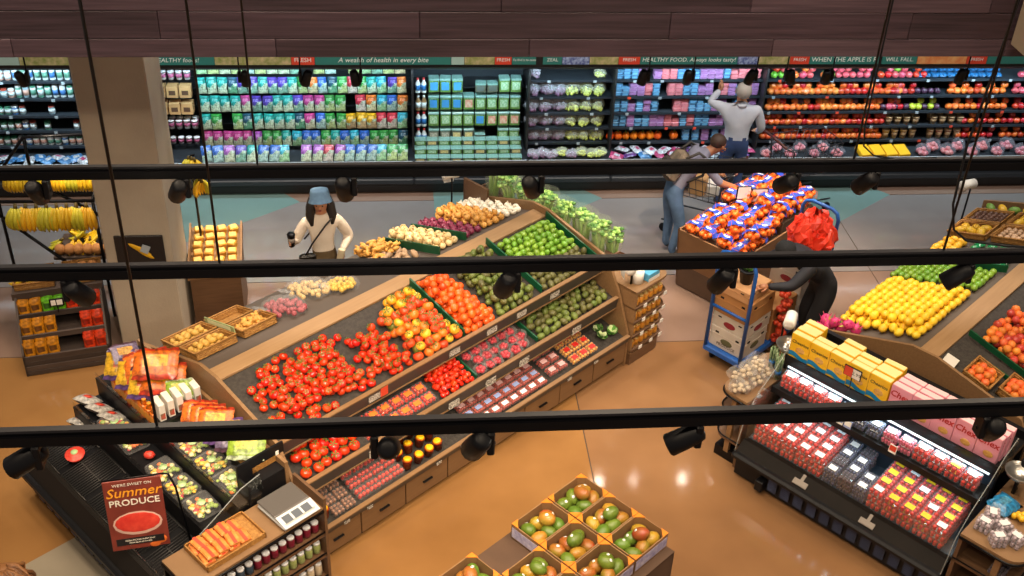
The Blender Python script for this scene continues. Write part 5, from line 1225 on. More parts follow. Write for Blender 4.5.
# orange juice bottles
M_oj = mat('juice_orange', '#e8781a', .3); M_ojc = mat('cap_orange', '#f0962a', .4); M_ojl = mat('juice_label', '#e8a040', .4)
OJ = MB(); OJ.cbox(-.034, .034, -.034, .034, 0, .14, .01, 0); OJ.lathe([(.03, .138), (.016, .165), (.016, .17)], 10, 0); OJb = OJ.mesh('bottle', M_oj)
OJc = MB().lathe([(.019, .168), (.019, .19), (.015, .192)], 10).mesh('cap', M_ojc); OJl = MB().box(-.035, .035, -.0355, -.0345, .03, .10).mesh('label', M_ojl)
for i in range(9):
    for j in range(2):
        o = tag(ob('juice_bottle', OJb, None, FL.p(.30+i*.078, .83+j*.085, .932)), 'orange juice bottle in the block on the second step', 'bottle', 'orange juice bottles'); ob('cap', OJc, o, ); ob('label', OJl, o)
        o.rotation_euler = (0, 0, FL.rz)
# snack bags, cartons, packs on the top step
def snack(c1, c2, c3, w_=.15, h=.05, d=.12):
    b = MB(); r2 = random.Random(hash(c1) % 97 if False else int(c1[1:3], 16))
    def f(s_):
        def q(u, v):
            x, y = (u-.5)*2, (v-.5)*2; pf = max(0, (1-x**4)*(1-y**6))**.5
            return (x*w_*(1+.03*math.sin(y*11)), y*d*(1+.05*math.sin(x*9)), s_*h/2*pf*(1+.15*math.sin(x*7+y*5))+h/2)
        return q
    b.grid(f(1), 9, 8); b.grid(f(-1), 9, 8)
    for i in range(len(b.f)):
        t, q = (i//9) % 8, i % 9
        b.mi[i] = 1 if t in (3, 4, 5) and 2 <= q <= 6 else (2 if t in (0, 7) else 0)
    return b.mesh('snack_bag', mats_bag(c1), mats_bag(c2), mats_bag(c3))
SN = {'orange': snack('#e8741e', '#f0b030', '#c83a1c'), 'yellow': snack('#e8b428', '#d85a20', '#6a4a8a'), 'green': snack('#8fae34', '#d8c848', '#c8d8b0'), 'red': snack('#d8341c', '#e8c0a0', '#a8201c'), 'purple': snack('#7a6a8a', '#d8a040', '#5a3a4a')}
def sn(c, x, y, z, rx, ry, rz, lb, s_=1.0): tag(ob('snack_bag', SN[c], None, FL.p(x, y, z), (R(rx), R(ry), FL.rz+R(rz)), s_), lb, 'snack bag', 'snack bags on the salad case')
for i in range(5):
    sn('orange', .42+.17*(i % 3)+.08*(i//3), 1.04, 1.085+.055*i-.06*(i % 2), 25, 0, 50+15*(i % 2), 'orange snack bag overlapping in the heap by the end panel, %s of the pile' % ORD[i], 1.25)
for i in range(3):
    sn('yellow', .30+.20*i, .95, 1.14+.015*i, 35, 0, 45, 'yellow and orange snack bag in front of the heap, %s of its row' % ORD[i], 1.2)
    sn('purple', .14+.05*i, .98, 1.10+.06*i, 30, 10, 40+20*i, 'dark patterned snack bag at the far corner, %s of its pile' % ORD[i], .8)
for i in range(3): sn('green', .80+.07*i, .98+.05*i, 1.10+.04*i, 30, 0, 40+8*i, 'green and yellow vegetable bag behind the white cartons, %s of its row' % ORD[i], .75)
for i in range(3):
    sn(('yellow', 'purple', 'green')[i], 1.58+.17*i, 1.08, 1.12+.03*i, 28, 0, 45, '%s bag in the basket above the green salad trays' % ('yellow', 'purple', 'green')[i], 1.0)
    sn('orange', 1.22+.13*i, 1.08, 1.09+.04*i, 28, 0, 45, 'orange carrot bag right of the white cartons, %s of its row' % ORD[i], .95)
sb = thing('snack_basket', 'wooden basket holding bags above the green salad trays', 'basket', None, FL.p(1.78, 1.11, 1.065), FL.rz)
for (x0, x1, y0, y1) in ((-.32, .32, -.115, -.105), (-.32, .32, .105, .115), (-.32, -.31, -.115, .115), (.31, .32, -.115, .115)): ob('side', MB().box(x0, x1, y0, y1, 0, .06).mesh('side', M_wick), sb)
ob('base', MB().box(-.31, .31, -.105, .105, 0, .008).mesh('base', M_wick), sb)
WC = MB().cbox(-.028, .028, -.075, .075, 0, .17, .004).mesh('carton', mat('carton_white', '#e2ddd4', .5)); WCp = MB().box(-.02, .02, -.0765, -.0755, .02, .08).mesh('print', mat('carton_print', '#7a6a50', .6, noise=(30, '#c84a3a', .3)))
for i in range(5):
    o = tag(ob('white_carton', WC, None, FL.p(1.00, .84+.085*i, 1.064), (0, 0, FL.rz+math.pi/2+R(-8))), 'upright white carton beside the orange juice, %s of five' % ORD[i], 'carton', 'white cartons on the salad case'); ob('print', WCp, o)
RW = pillow(mats_bag('#c9c4bc'), mats_bag('#c83038'), None, .10, .07, .085)
RWl = MB().lathe([(.032, .072), (.032, .074)], 12).mesh('round_label', M_signred)
for i in range(6):
    o = tag(ob('tortilla_pack', RW, None, FL.p(.08+.17*(i % 3), .62-.10*(i//3)+.02*(i % 3), .76+(0 if i < 3 else -.20)+.0), (R(-25), 0, FL.rz+R(20))), 'grey packet with a red round label at the far left corner, %s' % ('first', 'second', 'third', 'fourth', 'fifth', 'sixth')[i], 'packet', 'red label packets'); ob('round_label', RWl, o)
# upright sign "Summer PRODUCE"
sg = thing('produce_sign', 'red framed sign reading Summer PRODUCE in front of the wire rack', 'sign', None, FL.p(1.735, .15, .57))
xd = (FL.p(1.70, .38)-FL.p(1.48, .03)); rz_s = math.atan2(xd.y, xd.x)
sg.rotation_euler = (R(-12), 0, rz_s); sg.scale = (1.06, 1, 1.0)
M_pr = mat('sign_brown_red', '#8a3a2c', .5, noise=(6, '#6a2820', .6))
ob('board', MB().cbox(-.205, .205, 0, .014, 0, .63, .004).mesh('board', M_pr), sg)
ob('bowl_print', MB().ball((0, 0, 0), .165, (1, .03, .55), 18, 8).mesh('bowl_print', mat('sign_bowl_red', '#c81c1c', .4, noise=(14, '#e8503c', .5))), sg, (.0, 0, .24))
ob('bowl_rim', MB().ball((0, 0, 0), .185, (1, .02, .60), 18, 8).mesh('bowl_rim', mat('sign_rim', '#d8b0a0', .4)), sg, (.0, .001, .235))
ob('text_plate', MB().box(-.17, .17, -.004, 0, .045, .105).mesh('text_plate', mat('poster_black', '#1b1718', .5)), sg)
M_so = mat('sign_text_orange', '#f0a028', .5); M_sw = mat('sign_text_cream', '#ede4d4', .5)
for txt, sz, m, z, it in (("WE'RE SWEET ON", .034, M_sw, .59, 0), ('Summer', .115, M_so, .52, .25), ('PRODUCE', .078, M_sw, .43, 0), ('FRESH PICKED EVERY DAY', .018, M_sw, .085, 0), ('FROM OUR GROWERS', .016, M_sw, .062, 0)):
    ob('lettering', text_mesh(txt, sz, m, it, .0008, bold=.001 if sz > .05 else 0), sg, (0, -.0055, z), (math.pi/2, 0, 0))
ob('berry_print', MB().ball((.14, 0, .06), .05, (1, .06, .8), 10, 6).ball((.10, 0, .02), .04, (1, .06, .6), 10, 6).mesh('berry_print', mat('sign_fruit', '#d86a2a', .5)), sg)
ob('frame_tube', MB().tube([(.215, .012, .64), (.26, .012, .63), (.30, .012, .5), (.36, .012, -.1)], .009, 6).mesh('frame_tube', M_black), sg)
ob('frame_tube', MB().tube([(-.215, .012, .635), (.215, .012, .64)], .007, 6).mesh('frame_tube', M_black), sg)
# ------------------------------------------------------------------ gondola with counter, scale and jars at the near end of the salad case
gd = thing('jar_gondola', 'dark end shelving with counter, jars and bottles between salad case and tomato stand', 'shelving', None, FL.o, FL.rz)
X0, X1, Y0, Y1, ZC = LL+.03, LL+.42, .06, 1.26, .90
r_ = .13; pts = [(X0, Y1), (X0, Y0)]
for k in range(7):
    a = k/6*math.pi/2; pts.append((X1-r_+r_*math.sin(a), Y0+r_-r_*math.cos(a)))
pts += [(X1, Y1)]
ob('counter_top', MB().prism(pts, ZC-.035, ZC, 'z').mesh('counter_top', mat('counter_top', '#8f6f4e', .4)), gd)
ob('rim', MB().tube([(q[0], q[1], ZC-.035) for q in pts[1:]], .016, 6).mesh('rim', M_black), gd)
for z in (.12, .38, .62):
    ob('shelf', MB().prism(pts, z-.03, z, 'z').mesh('shelf', M_wood_dk), gd)
    ob('shelf_rim', MB().tube([(q[0]+.0, q[1], z+.012) for q in pts[1:]], .009, 6).mesh('shelf_rim', M_black), gd)
ob('back_panel', MB().box(X0, X0+.02, Y0, Y1, .0, ZC-.03).mesh('back_panel', M_black), gd)
ob('side_panel', MB().box(X0, X1+.01, Y1, Y1+.025, 0, 1.0).mesh('side_panel', M_wood_dk), gd)
ob('plinth', MB().box(X0, X1-.05, Y0+.05, Y1, 0, .09).mesh('plinth', M_black), gd)
ob('screen_panel', MB().box(LL-.14, LL-.12, .86, 1.3, .9, 1.22).box(LL-.14, LL+.02, .86, .875, .9, 1.1).mesh('screen_panel', M_case), gd)
ob('price_label', MB().box(LL-.12, LL-.118, 1.22, 1.25, 1.12, 1.16).mesh('price_label', M_paper), gd)
wb = thing('packet_tray', 'shallow wooden tray of orange packets on the gondola counter', 'tray', None, FL.p(LL+.21, .50, ZC+.002), FL.rz)
ob('base', MB().box(-.15, .15, -.25, .25, 0, .02).mesh('base', M_wick), wb)
for (x0, x1, y0, y1) in ((-.16, .16, -.26, -.25), (-.16, .16, .25, .26), (-.16, -.15, -.26, .26), (.15, .16, -.26, .26)): ob('side', MB().box(x0, x1, y0, y1, 0, .05).mesh('side', M_wick), wb)
PK = MB().cbox(-.06, .06, -.045, .045, 0, .035, .008).box(-.062, .062, -.014, .014, .0352, .036, 1).mesh('packet', mat('packet_orange', '#d8702a', .35, noise=(20, '#e89a50', .5), var=.1), M_signred)
for i in range(2):
    for j in range(4):
        for k in range(2):
            if k == 1 and j == 3: continue
            tag(ob('orange_packet', PK, None, FL.p(LL+.14+.13*i, .30+.105*j+.02*k, ZC+.024+.037*k), (R(rnd.uniform(-5, 5)), R(5), FL.rz+R(rnd.uniform(-12, 12)))), 'orange packet with red band in the shallow wooden tray', 'packet', 'orange packets on the counter')
cs = thing('counter_scale', 'grey electronic scale with buttons on the gondola counter', 'scale', None, FL.p(LL+.24, 1.05, ZC), FL.rz)
ob('body', MB().cbox(-.17, .20, -.17, .17, .01, .06, .02).mesh('body', mat('scale_grey', '#a9aaa8', .4)), cs)
for sx in (-.13, .15):
    for sy in (-.13, .13): ob('foot', MB().lathe([(.02, 0), (.018, .012)], 8).mesh('foot', M_blackp), cs, (sx, sy, 0))
ob('plate', MB().cbox(-.17, .07, -.165, .165, .062, .078, .006).mesh('plate', mat('scale_plate', '#6f6a66', .35, metal=.4)), cs)
ob('control_panel', MB().prism([(.07, .058), (.20, .03), (.21, .05), (.08, .078)], -.165, .165, 'y').mesh('control_panel', mat('scale_panel', '#c4c8cc', .4)), cs)
for k in range(3): ob('display', MB().prism([(.10, .0735), (.17, .0585), (.172, .061), (.102, .076)], -.13+.09*k, -.06+.09*k, 'y').mesh('display', mat('lcd', '#5a6068', .3)), cs)
M_jr = [(mat('jam_red', '#7a1c30', .3), 'red jam'), (mat('relish_green', '#7f8f4a', .35, noise=(30, '#b8c080', .5)), 'green relish'), (mat('dip_cream', '#cfc0a4', .4), 'cream dip'), (mat('blue_tin', '#3a4a5a', .35), 'blue grey')]
JL = MB().lathe([(.031, .085), (.031, .10), (.026, .103)], 10).mesh('lid', M_label_w)
for row, (z, k, h) in enumerate(((.625, 0, 1.0), (.385, 1, 1.1), (.125, 2, 1.3))):
    me = MB().lathe([(.028, 0), (.033, .006), (.033, .07), (.027, .085)], 10).mesh('jar', M_jr[k][0])
    me2 = MB().lathe([(.028, 0), (.033, .006), (.033, .07), (.027, .085)], 10).mesh('jar', M_jr[3][0])
    for i in range(14):
        kk = k if i > 5 or row else 3
        o = tag(ob('jar', me if kk == k else me2, None, FL.p(X1-.07, .20+i*.078, z+.002), (0, 0, 0), (1, 1, h)), '%s jar on the %s shelf of the gondola' % (M_jr[kk][1], ('upper', 'middle', 'lowest')[row]), 'jar', 'jars on the gondola'); ob('lid', JL, o)
# ------------------------------------------------------------------ end shelf with jars at the far end of the tomato stand
ec = thing('jar_end_shelf', 'wooden end unit with curved shelves of jars right of the drawers', 'shelving', None, F1.p(4.10, -.03, 0), F1.rz)
def curve(w_, d, r_=.12):
    p_ = [(0, d), (0, 0)]
    for k in range(6):
        a = k/5*math.pi/2; p_.append((w_-r_+r_*math.sin(a), r_-r_*math.cos(a)))
    return p_+[(w_, d)]
cp = curve(.56, .42)
ob('base', MB().prism(curve(.54, .42), 0, .14, 'z').mesh('base', M_wood_dk), ec)
ob('back_panel', MB().box(0, .56, .40, .42, .1, .92).box(0, .02, .0, .42, .1, .92).mesh('back_panel', M_wood), ec)
ob('counter_top', MB().prism(cp, .90, .93, 'z').mesh('counter_top', M_wood), ec)
for z in (.18, .36, .54, .72):
    ob('shelf', MB().prism(cp, z-.02, z, 'z').mesh('shelf', M_wood_dk), ec)
    ob('shelf_rim', MB().tube([(q[0], q[1]-.002, z+.014) for q in cp[1:]], .008, 6).mesh('shelf_rim', M_wood_dk), ec)
    for x in (.12, .3, .45): ob('price_tag', MB().box(x, x+.05, -.018, -.012, z-.02, z+.02).mesh('price_tag', M_paper), ec)
HJ = MB().lathe([(.03, 0), (.036, .008), (.036, .06), (.028, .075)], 10).mesh('jar', mat('honey_jar', '#b8701e', .3, noise=(20, '#d89a3c', .5), var=.15)); HL = MB().lathe([(.03, .074), (.03, .09), (.025, .092)], 10).mesh('lid', mat('jar_lid_gold', '#c9a868', .4))
for row, z in enumerate((.18, .36, .54, .72)):
    for i in range(6):
        for j in range(2):
            o = tag(ob('honey_jar', HJ, None, F1.p(4.17+.078*i, .03+.09*j, z+.002)), 'amber jar with gold lid on shelf %s of the curved end unit' % ('one from the floor', 'two', 'three', 'four below the counter')[row], 'jar', 'amber jars on the end unit'); ob('lid', HL, o)
roll_post(F1, 4.18, .12, .93, .18, 'white bag roll on the counter of the curved end unit', 2.6)
roll2 = tag(ob('paper_towel_roll', MB().lathe([(.02, 0), (.062, 0), (.062, .14), (.02, .14)], 14).mesh('roll', M_paper), None, F1.p(4.26, .10, .932)), 'white paper roll standing on the curved end unit', 'paper roll')
tag(ob('blue_carton', MB().cbox(-.09, .09, -.05, .05, 0, .09, .004).box(-.091, .091, -.051, -.05, .0, .04, 1).mesh('carton', mat('carton_blue', '#58a8d0', .5), M_paper), None, F1.p(4.42, .06, .932), (0, 0, F1.rz)), 'light blue and white carton on the curved end unit', 'carton')
for i in range(8): tag(ob('red_berry_pack', c_straw[1], None, F1.p(4.36+.055*i, .2+.05*(i % 3), .934), (0, 0, i), .7), 'small heap of red berries on the curved end unit', 'berries', 'red berries on the end unit')
# ------------------------------------------------------------------ mango bin
FM = sub(F1, 1.74, -1.36, -math.pi/2)                  # x runs along -B (towards the near right), y along A; bin lies at y<0
mbn = thing('mango_bin', 'brown cardboard bin under the boxes of mangoes', 'bin', None, FM.o, FM.rz)
M_cb = mat('cardboard', '#8a6440', .75, noise=(5, '#785436', .7)); M_cbd = mat('cardboard_dark', '#5a4230', .8, noise=(5, '#4a3526', .7))
for (x0, x1, y0, y1) in ((-.03, 1.0, -.02, .0), (-.03, 1.0, -2.0, -1.98), (-.03, -.01, -2.0, 0), (.98, 1.0, -2.0, 0)):
    ob('wall', MB().box(x0, x1, y0, y1, 0, .76).mesh('wall', M_cbd), mbn)
ob('lid_board', MB().box(-.03, 1.0, -2.0, 0, .745, .765).mesh('lid_board', M_cbd), mbn)
M_mbx = mat('mango_box_kraft', '#94704a', .7, noise=(6, '#82603c', .6)); M_mbo = mat('mango_box_orange', '#d87c1e', .5); M_mbp = mat('mango_box_print', '#c9c2d0', .5, noise=(22, '#8a86b0', .4))
def mango_box():
    b = MB(); w_, d, h = .30, .40, .15
    b.box(-w_/2, w_/2, -d/2, d/2, 0, .008, 0)
    for (x0, x1, y0, y1) in ((-w_/2, w_/2, -d/2, -d/2+.008), (-w_/2, w_/2, d/2-.008, d/2), (-w_/2, -w_/2+.008, -d/2, d/2), (w_/2-.008, w_/2, -d/2, d/2)): b.box(x0, x1, y0, y1, 0, h, 0)
    return b.mesh('box', M_mbx)
def box_flaps():
    b = MB(); w_, d, h = .15, .20, .15
    for sx in (-1, 1):
        for sy in (-1, 1):
            b.prism([(sx*w_, sy*d), (sx*(w_-.07), sy*d), (sx*w_, sy*(d-.07))], h, h+.005, 'z', 0)
            b.add([(sx*(w_-.07), sy*d, h), (sx*w_, sy*(d-.07), h), (sx*w_, sy*(d-.07), .03), (sx*(w_-.07), sy*d, .03)], [(0, 1, 2, 3)], 1)
    return b.mesh('corner_gusset', M_mbo, M_mbx)
def box_print():
    b = MB(); w_, d = .1515, .2015
    for s_ in (-1, 1):
        b.box(-w_+.01, w_-.01, s_*d-.001, s_*d+.001, .02, .12); b.box(s_*w_-.001, s_*w_+.001, -d+.01, d-.01, .02, .12)
    return b.mesh('side_print', M_mbp)
MBX, MFL, MPR = mango_box(), box_flaps(), box_print()
M_mg = mat('mango_green', '#446420', .35, noise=(9, '#74862c', .6), var=.12, hue=.02); M_mr = mat('mango_red', '#b03a22', .35, noise=(7, '#7c8430', .6), var=.12, hue=.02); M_my = mat('mango_gold', '#b87c26', .35, noise=(8, '#8f8c30', .6), var=.12, hue=.02)
MGO = [fruit_mesh('mango', .05, m, False, (1.22, .92, .88), 0, 11, 8) for m in (M_mg, M_mr, M_my)]
MGN = ['green', 'red-blushed', 'golden']; MST = MB().lathe([(.011, 0), (.011, .0015)], 8).mesh('sticker', M_label_w)
bi = 0
for r_i in range(4):
    for c in range(3):
        x, y = .165+.305*c, -.21-.415*r_i
        if (r_i, c) == (2, 0): continue                          # the gap left by a box taken away
        lb = 'cardboard mango box with orange corners, %s of the %s row from the far end' % (('back', 'middle', 'front')[c], ORD[r_i])
        bx = tag(ob('mango_box', MBX, None, FM.p(x, y, .768), (0, 0, FM.rz)), lb, 'box', 'mango boxes'); ob('corner_gusset', MFL, bx); ob('side_print', MPR, bx)
        bi += 1
        for k in range(7):
            px, py = ((-.06, -.10), (.06, -.11), (-.06, .01), (.065, .0), (-.055, .115), (.06, .11), (.0, .04))[k]; pz = .095 if k < 6 else .165
            m = rnd.choices((0, 1, 2), (3, 2, 1.5))[0]
            p = FM.p(x+px+rnd.uniform(-.006, .006), y+py, .768+pz-.018)
            o = tag(ob('mango', MGO[m], None, p, (R(rnd.uniform(-25, 25)), R(rnd.uniform(-25, 25)), rnd.random()*6.28), rnd.uniform(1.18, 1.3)), '%s mango in the %s box of the %s row' % (MGN[m], ('back', 'middle', 'front')[c], ORD[r_i]), 'mango', 'mangoes in boxes')
            if k % 2 == 0: ob('sticker', MST, o, (.02, 0, .041), (0, R(22), 0))
# ------------------------------------------------------------------ orange bin
FO = sub(F1, 5.62, -.28)
obn = thing('orange_bin', 'brown cardboard bin heaped with bags of oranges', 'bin', None, FO.o, FO.rz)
OW, OD, OH = 1.46, .88, .78
for nm, poly, ax, a, b_ in (('wall', [(.10, 0), (OW-.10, 0), (OW, OH), (0, OH)], 'y', 0, .02), ('wall', [(.10, 0), (OW-.10, 0), (OW, OH), (0, OH)], 'y', OD-.02, OD)):
    ob(nm, MB().prism(poly, a, b_, ax).mesh(nm, M_cb), obn)
for sx in (0, 1):
    p_ = [(.10, 0), (.13, 0), (.025, OH), (0, OH)] if sx == 0 else [(OW-.13, 0), (OW-.10, 0), (OW, OH), (OW-.025, OH)]
    ob('wall', MB().prism(p_, .0, OD, 'y').mesh('wall', M_cb), obn)
ob('filler', MB().box(.06, OW-.06, .03, OD-.03, .02, OH-.04).mesh('filler', M_cbd), obn)
ob('back_step', MB().box(OW*.55, OW-.03, .03, OD-.03, OH-.04, OH+.12).mesh('back_step', M_cbd), obn)
M_org = mat('orange_fruit', '#e8611a', .4, noise=(30, '#f07c24', .5), bump=(60, .2)); M_olb = mat('orange_bag_label', '#1f3cae', .4, noise=(16, '#3a58c8', .3))
def orange_bag(seed):
    r2 = random.Random(seed); b = MB()
    for k in range(11):
        a = k*2.4; q = .075*math.sqrt(k/11); b.ball((1.35*q*math.cos(a), q*math.sin(a), .034+.028*(k % 2)+.02*(k < 4)), .034, (1, 1, .96), 8, 6)
    lab = MB()
    def f(u, v): return ((v-.5)*.085+.012*math.sin(u*9), (u-.5)*.21, .119-.30*(u-.5)**2*2.0*.5+.006*math.sin(u*20+v*9))
    lab.grid(f, 8, 3); wt = MB()
    def g_(u, v): return ((v-.5)*.03+.012*math.sin((.35+.3*u)*9), (u-.5)*.07, .1225)
    wt.grid(g_, 4, 1)
    nt_ = MB()
    for k in range(6):
        y = -.08+.032*k; nt_.tube([(-.12, y*.7, .03), (-.07, y, .09), (.07, y, .09), (.12, y*.7, .03)], .0022, 4)
    return b.mesh('oranges', M_org), lab.mesh('label', M_olb), wt.mesh('label_text', M_label_w), nt_.mesh('net', mat('net_orange', '#d85a1c', .5))
OBG = [orange_bag(i) for i in range(2)]
n_ = 0
for j in range(4):
    for i in range(8):
        for k in range(2):
            x, y = .10+i*.178+.03*k, .12+j*.21
            if x > OW-.08 or (k == 1 and (i < 1 or j == 3)): continue
            z = OH-.035+(.155 if x > OW*.55 else .04*x)+k*.085+.05*math.sin(math.pi*y/OD)
            me = OBG[(i+j) % 2]
            o = tag(ob('orange_bag', me[0], None, FO.p(x, y, z), (R(rnd.uniform(-16, 16)), R(rnd.uniform(-12, 12)), FO.rz+R(rnd.uniform(-10, 110)))), 'net bag of oranges with blue label heaped in the cardboard bin', 'orange bag', 'orange bags in the bin')
            ob('label', me[1], o); ob('label_text', me[2], o); ob('net', me[3], o)
os_ = thing('price_sign', 'double white price card standing among the orange bags', 'sign', None, FO.p(.80, .50, OH+.17), R(0))
ob('stem', MB().tube([(0, 0, -.1), (0, 0, .08)], .006, 6).mesh('stem', M_black), os_)
ob('frame', MB().cbox(-.17, .0, -.006, .006, .07, .24, .004).cbox(.005, .20, -.006, .006, .03, .21, .004).mesh('frame', M_black), os_)
ob('card', MB().box(-.155, -.012, -.008, -.006, .082, .228).box(.018, .187, -.008, -.006, .042, .198).mesh('card', mat('card_pinkish', '#e0cfc8', .6)), os_)
ob('lettering', text_mesh('4.99', .06, M_txt_d, 0, .0005), os_, (.10, -.0095, .12), (math.pi/2, 0, 0))
# ------------------------------------------------------------------ blue stock trolley with boxes
FT = sub(F1, 4.76, -.96)
tr = thing('stock_trolley', 'blue platform trolley with tube handles carrying boxes', 'trolley', None, FT.o, FT.rz)
M_bl = mat('trolley_blue', '#1f5fb4', .4, noise=(6, '#184c94', .5))
ob('platform', MB().cbox(0, 1.55, 0, .48, .13, .20, .01).mesh('platform', M_bl), tr)
for x in (.0, 1.53):
    ob('handle_frame', MB().tube([(x+.02, .02, .18), (x+.02, .02, 1.30), (x+.02, .05, 1.37), (x+.02, .12, 1.40), (x+.02, .36, 1.40), (x+.02, .43, 1.37), (x+.02, .46, 1.30), (x+.02, .46, .18)], .021, 8).mesh('handle_frame', M_bl), tr)
    ob('cross_bar', MB().tube([(x+.02, .02, .72), (x+.02, .46, .72)], .016, 8).mesh('cross_bar', M_bl), tr)
for x in (.12, 1.42):
    for y in (.07, .41):
        w_ = ob('wheel', MB().lathe([(.055, -.018), (.062, -.01), (.062, .01), (.055, .018)], 14).mesh('wheel', M_blackp), tr, (x, y, .063), (math.pi/2, 0, 0))
        ob('fork', MB().box(-.02, .02, -.03, .03, .0, .07).mesh('fork', M_steel), tr, (x, y, .065))
M_wbx = mat('white_carton_box', '#c9c0b4', .6, noise=(6, '#b8ada0', .6)); M_kbx = mat('kraft_carton_box', '#b5804c', .7, noise=(5, '#a4713f', .6))
def carton_box(x, y, z, w_, d, h, m, label, print_m=None, rz=0, holes=True, txt=None):
    t = thing('produce_box', label, 'box', 'boxes on the trolley', FT.p(x, y, z), FT.rz+rz)
    ob('box', MB().cbox(-w_/2, w_/2, -d/2, d/2, 0, h, .005).mesh('box', m), t)
    ob('lid_flange', MB().box(-w_/2-.004, w_/2+.004, -d/2-.004, d/2+.004, h*.62, h*.66).mesh('lid_flange', m), t)
    if holes:
        for s_ in (-1, 1):
            for q in (-.3, .3): ob('hand_hole', MB().box(-w_/2-.005, -w_/2, q*d-.02, q*d+.02, h*.72, h*.80).mesh('hand_hole', M_blackp), t) if s_ < 0 else ob('hand_hole', MB().box(q*w_-.02, q*w_+.02, -d/2-.005, -d/2, h*.72, h*.80).mesh('hand_hole', M_blackp), t)
    if print_m:
        ob('print', MB().ball((-w_/2-.001, .0, h*.40), .07, (.03, 1.1, .55), 10, 6).mesh('print', print_m), t)
        ob('print', MB().ball((0, -d/2-.001, h*.40), .07, (1.1, .03, .55), 10, 6).mesh('print', print_m), t)
    if txt:
        ob('lettering', text_mesh(txt, .05, M_txt_d, 0, .0006), t, (-w_/2-.0055, 0, h*.22), (math.pi/2, 0, -math.pi/2))
    return t
M_prk = mat('print_green_dark', '#5a5a3c', .6); M_prr = mat('print_red_fruit', '#8a2430', .6)
carton_box(.27, .24, .202, .42, .42, .25, M_wbx, 'white produce box with bee print at the bottom of the trolley stack', M_prk, txt='PRODUCE')
carton_box(.28, .24, .455, .43, .42, .17, M_wbx, 'flatter white produce box with red fruit print, second in the stack', M_prr)
carton_box(.28, .24, .63, .45, .43, .26, M_kbx, 'large brown cardboard box on top of the white boxes')
carton_box(.24, .26, .893, .40, .40, .13, mat('kraft_light', '#c9986a', .7, noise=(5, '#b8875a', .6)), 'shallow brown cardboard box at the top of the stack')
carton_box(.78, .24, .202, .46, .42, .40, M_kbx, 'brown cardboard box in the middle of the trolley')
carton_box(1.22, .22, .202, .38, .42, .38, M_wbx, 'white box under the red plastic at the far end of the trolley', M_prr)
carton_box(1.20, .20, .585, .40, .40, .34, M_wbx, 'white red-printed box holding the red plastic bag', M_prr)
pl = thing('black_pot_plant', 'small black pot with dark leaves on the trolley boxes', 'pot', None, FT.p(.20, .22, 1.025), FT.rz)
ob('pot', MB().lathe([(.06, 0), (.085, .14), (.09, .14), (.09, .16), (.08, .16)], 12).mesh('pot', M_blackp), pl)
ob('leaves', HEAD, pl, (0, 0, .13))
def redbag():
    b = MB(); r2 = random.Random(2)
    for L_ in range(3):
        ph = [r2.uniform(0, 6) for _ in range(5)]
        def f(u, v):
            th = math.pi*(.04+.86*v); rr = (.20-.035*L_)*math.sin(th)*(1+.12*math.sin(u*6.283*5+ph[0]+v*6)+.08*math.sin(u*6.283*9+ph[1]-v*9)); z = .17-(.19-.02*L_)*math.cos(th)+.03*math.sin(u*6.283*4+ph[2])*math.sin(th)
            return (rr*math.cos(u*6.283), rr*.9*math.sin(u*6.283), z+.05*L_)
        b.grid(f, 26, 12, 0)
    b.v = [(x+r2.uniform(-.018, .018), y+r2.uniform(-.018, .018), z+r2.uniform(-.02, .02)) for x, y, z in b.v]; b.sm = [False]*len(b.f)
    return b.mesh('red_plastic', mat('red_plastic', '#e02a18', .35, noise=(12, '#f04a30', .5)))
tag(ob('red_plastic_bag', redbag(), None, FT.p(1.26, .14, .93), (0, 0, .4), 1.3), 'crumpled red plastic bag heaped in the box at the end of the trolley', 'plastic bag')
for i in range(7):
    nb = MB()
    for k in range(5): nb.ball((.035*math.cos(k*1.256), .035*math.sin(k*1.256), .0), .034, (1, 1, 1), 7, 5)
    tag(ob('red_net_bag', nb.mesh('red_net_bag', mat('net_red', '#b82c1c', .4, noise=(30, '#d8502c', .5))), None, FT.p(.62+.0*i, -.02-.04*(i % 2), .24+.095*i), (R(20), 0, i)), 'bunch of red onions in net hanging at the trolley side, %s from below' % ('lowest', 'second', 'third', 'fourth', 'fifth', 'sixth', 'topmost')[i], 'net bag', 'red net bags at the trolley')
# ------------------------------------------------------------------ pouch crate and banana rack at the left
FC = Frame(-3.82, 9.47, R(12.8))
cr = thing('pouch_crate', 'dark stepped wooden crate of orange and green pouches', 'crate', None, FC.o, FC.rz)
M_cw = [mat('crate_wood_%d' % i, a, .7, noise=(4, b_, .7), stretch=(1, 10, 10), bump=(25, .2)) for i, (a, b_) in enumerate((('#4a3c34', '#382d27'), ('#574840', '#43362f'), ('#3f332d', '#302622')))]
CW = .83
ST_ = ((0.0, .205), (.14, .365), (.28, .53))               # (front y, floor z) of the three steps
for i in range(3):
    ob('plank', MB().cbox(0, CW, 0, .02, .005+.058*i, .060+.058*i, .004).mesh('plank', M_cw[i % 3]), cr)
for k, (y, z) in enumerate(ST_):
    ob('step', MB().box(.02, CW-.02, y+.02, .50, z-.03, z-.01).mesh('step', M_cw[2]), cr)
    ob('plank', MB().cbox(0, CW, y, y+.018, z-.03, z+.035, .003).mesh('plank', M_cw[k % 3]), cr)
for x in (0, CW-.02): ob('side_board', MB().prism([(0, 0), (0, .26), (.14, .42), (.28, .58), (.42, .72), (.85, .72), (.85, 0)], x, x+.02).mesh('side_board', M_cw[0]), cr)
ob('back_board', MB().box(0, CW, .50, .52, 0, .70).mesh('back_board', M_cw[1]), cr)
ob('top_board', MB().cbox(-.02, CW+.02, .42, .86, .70, .725, .004).mesh('top_board', M_cw[1]), cr)
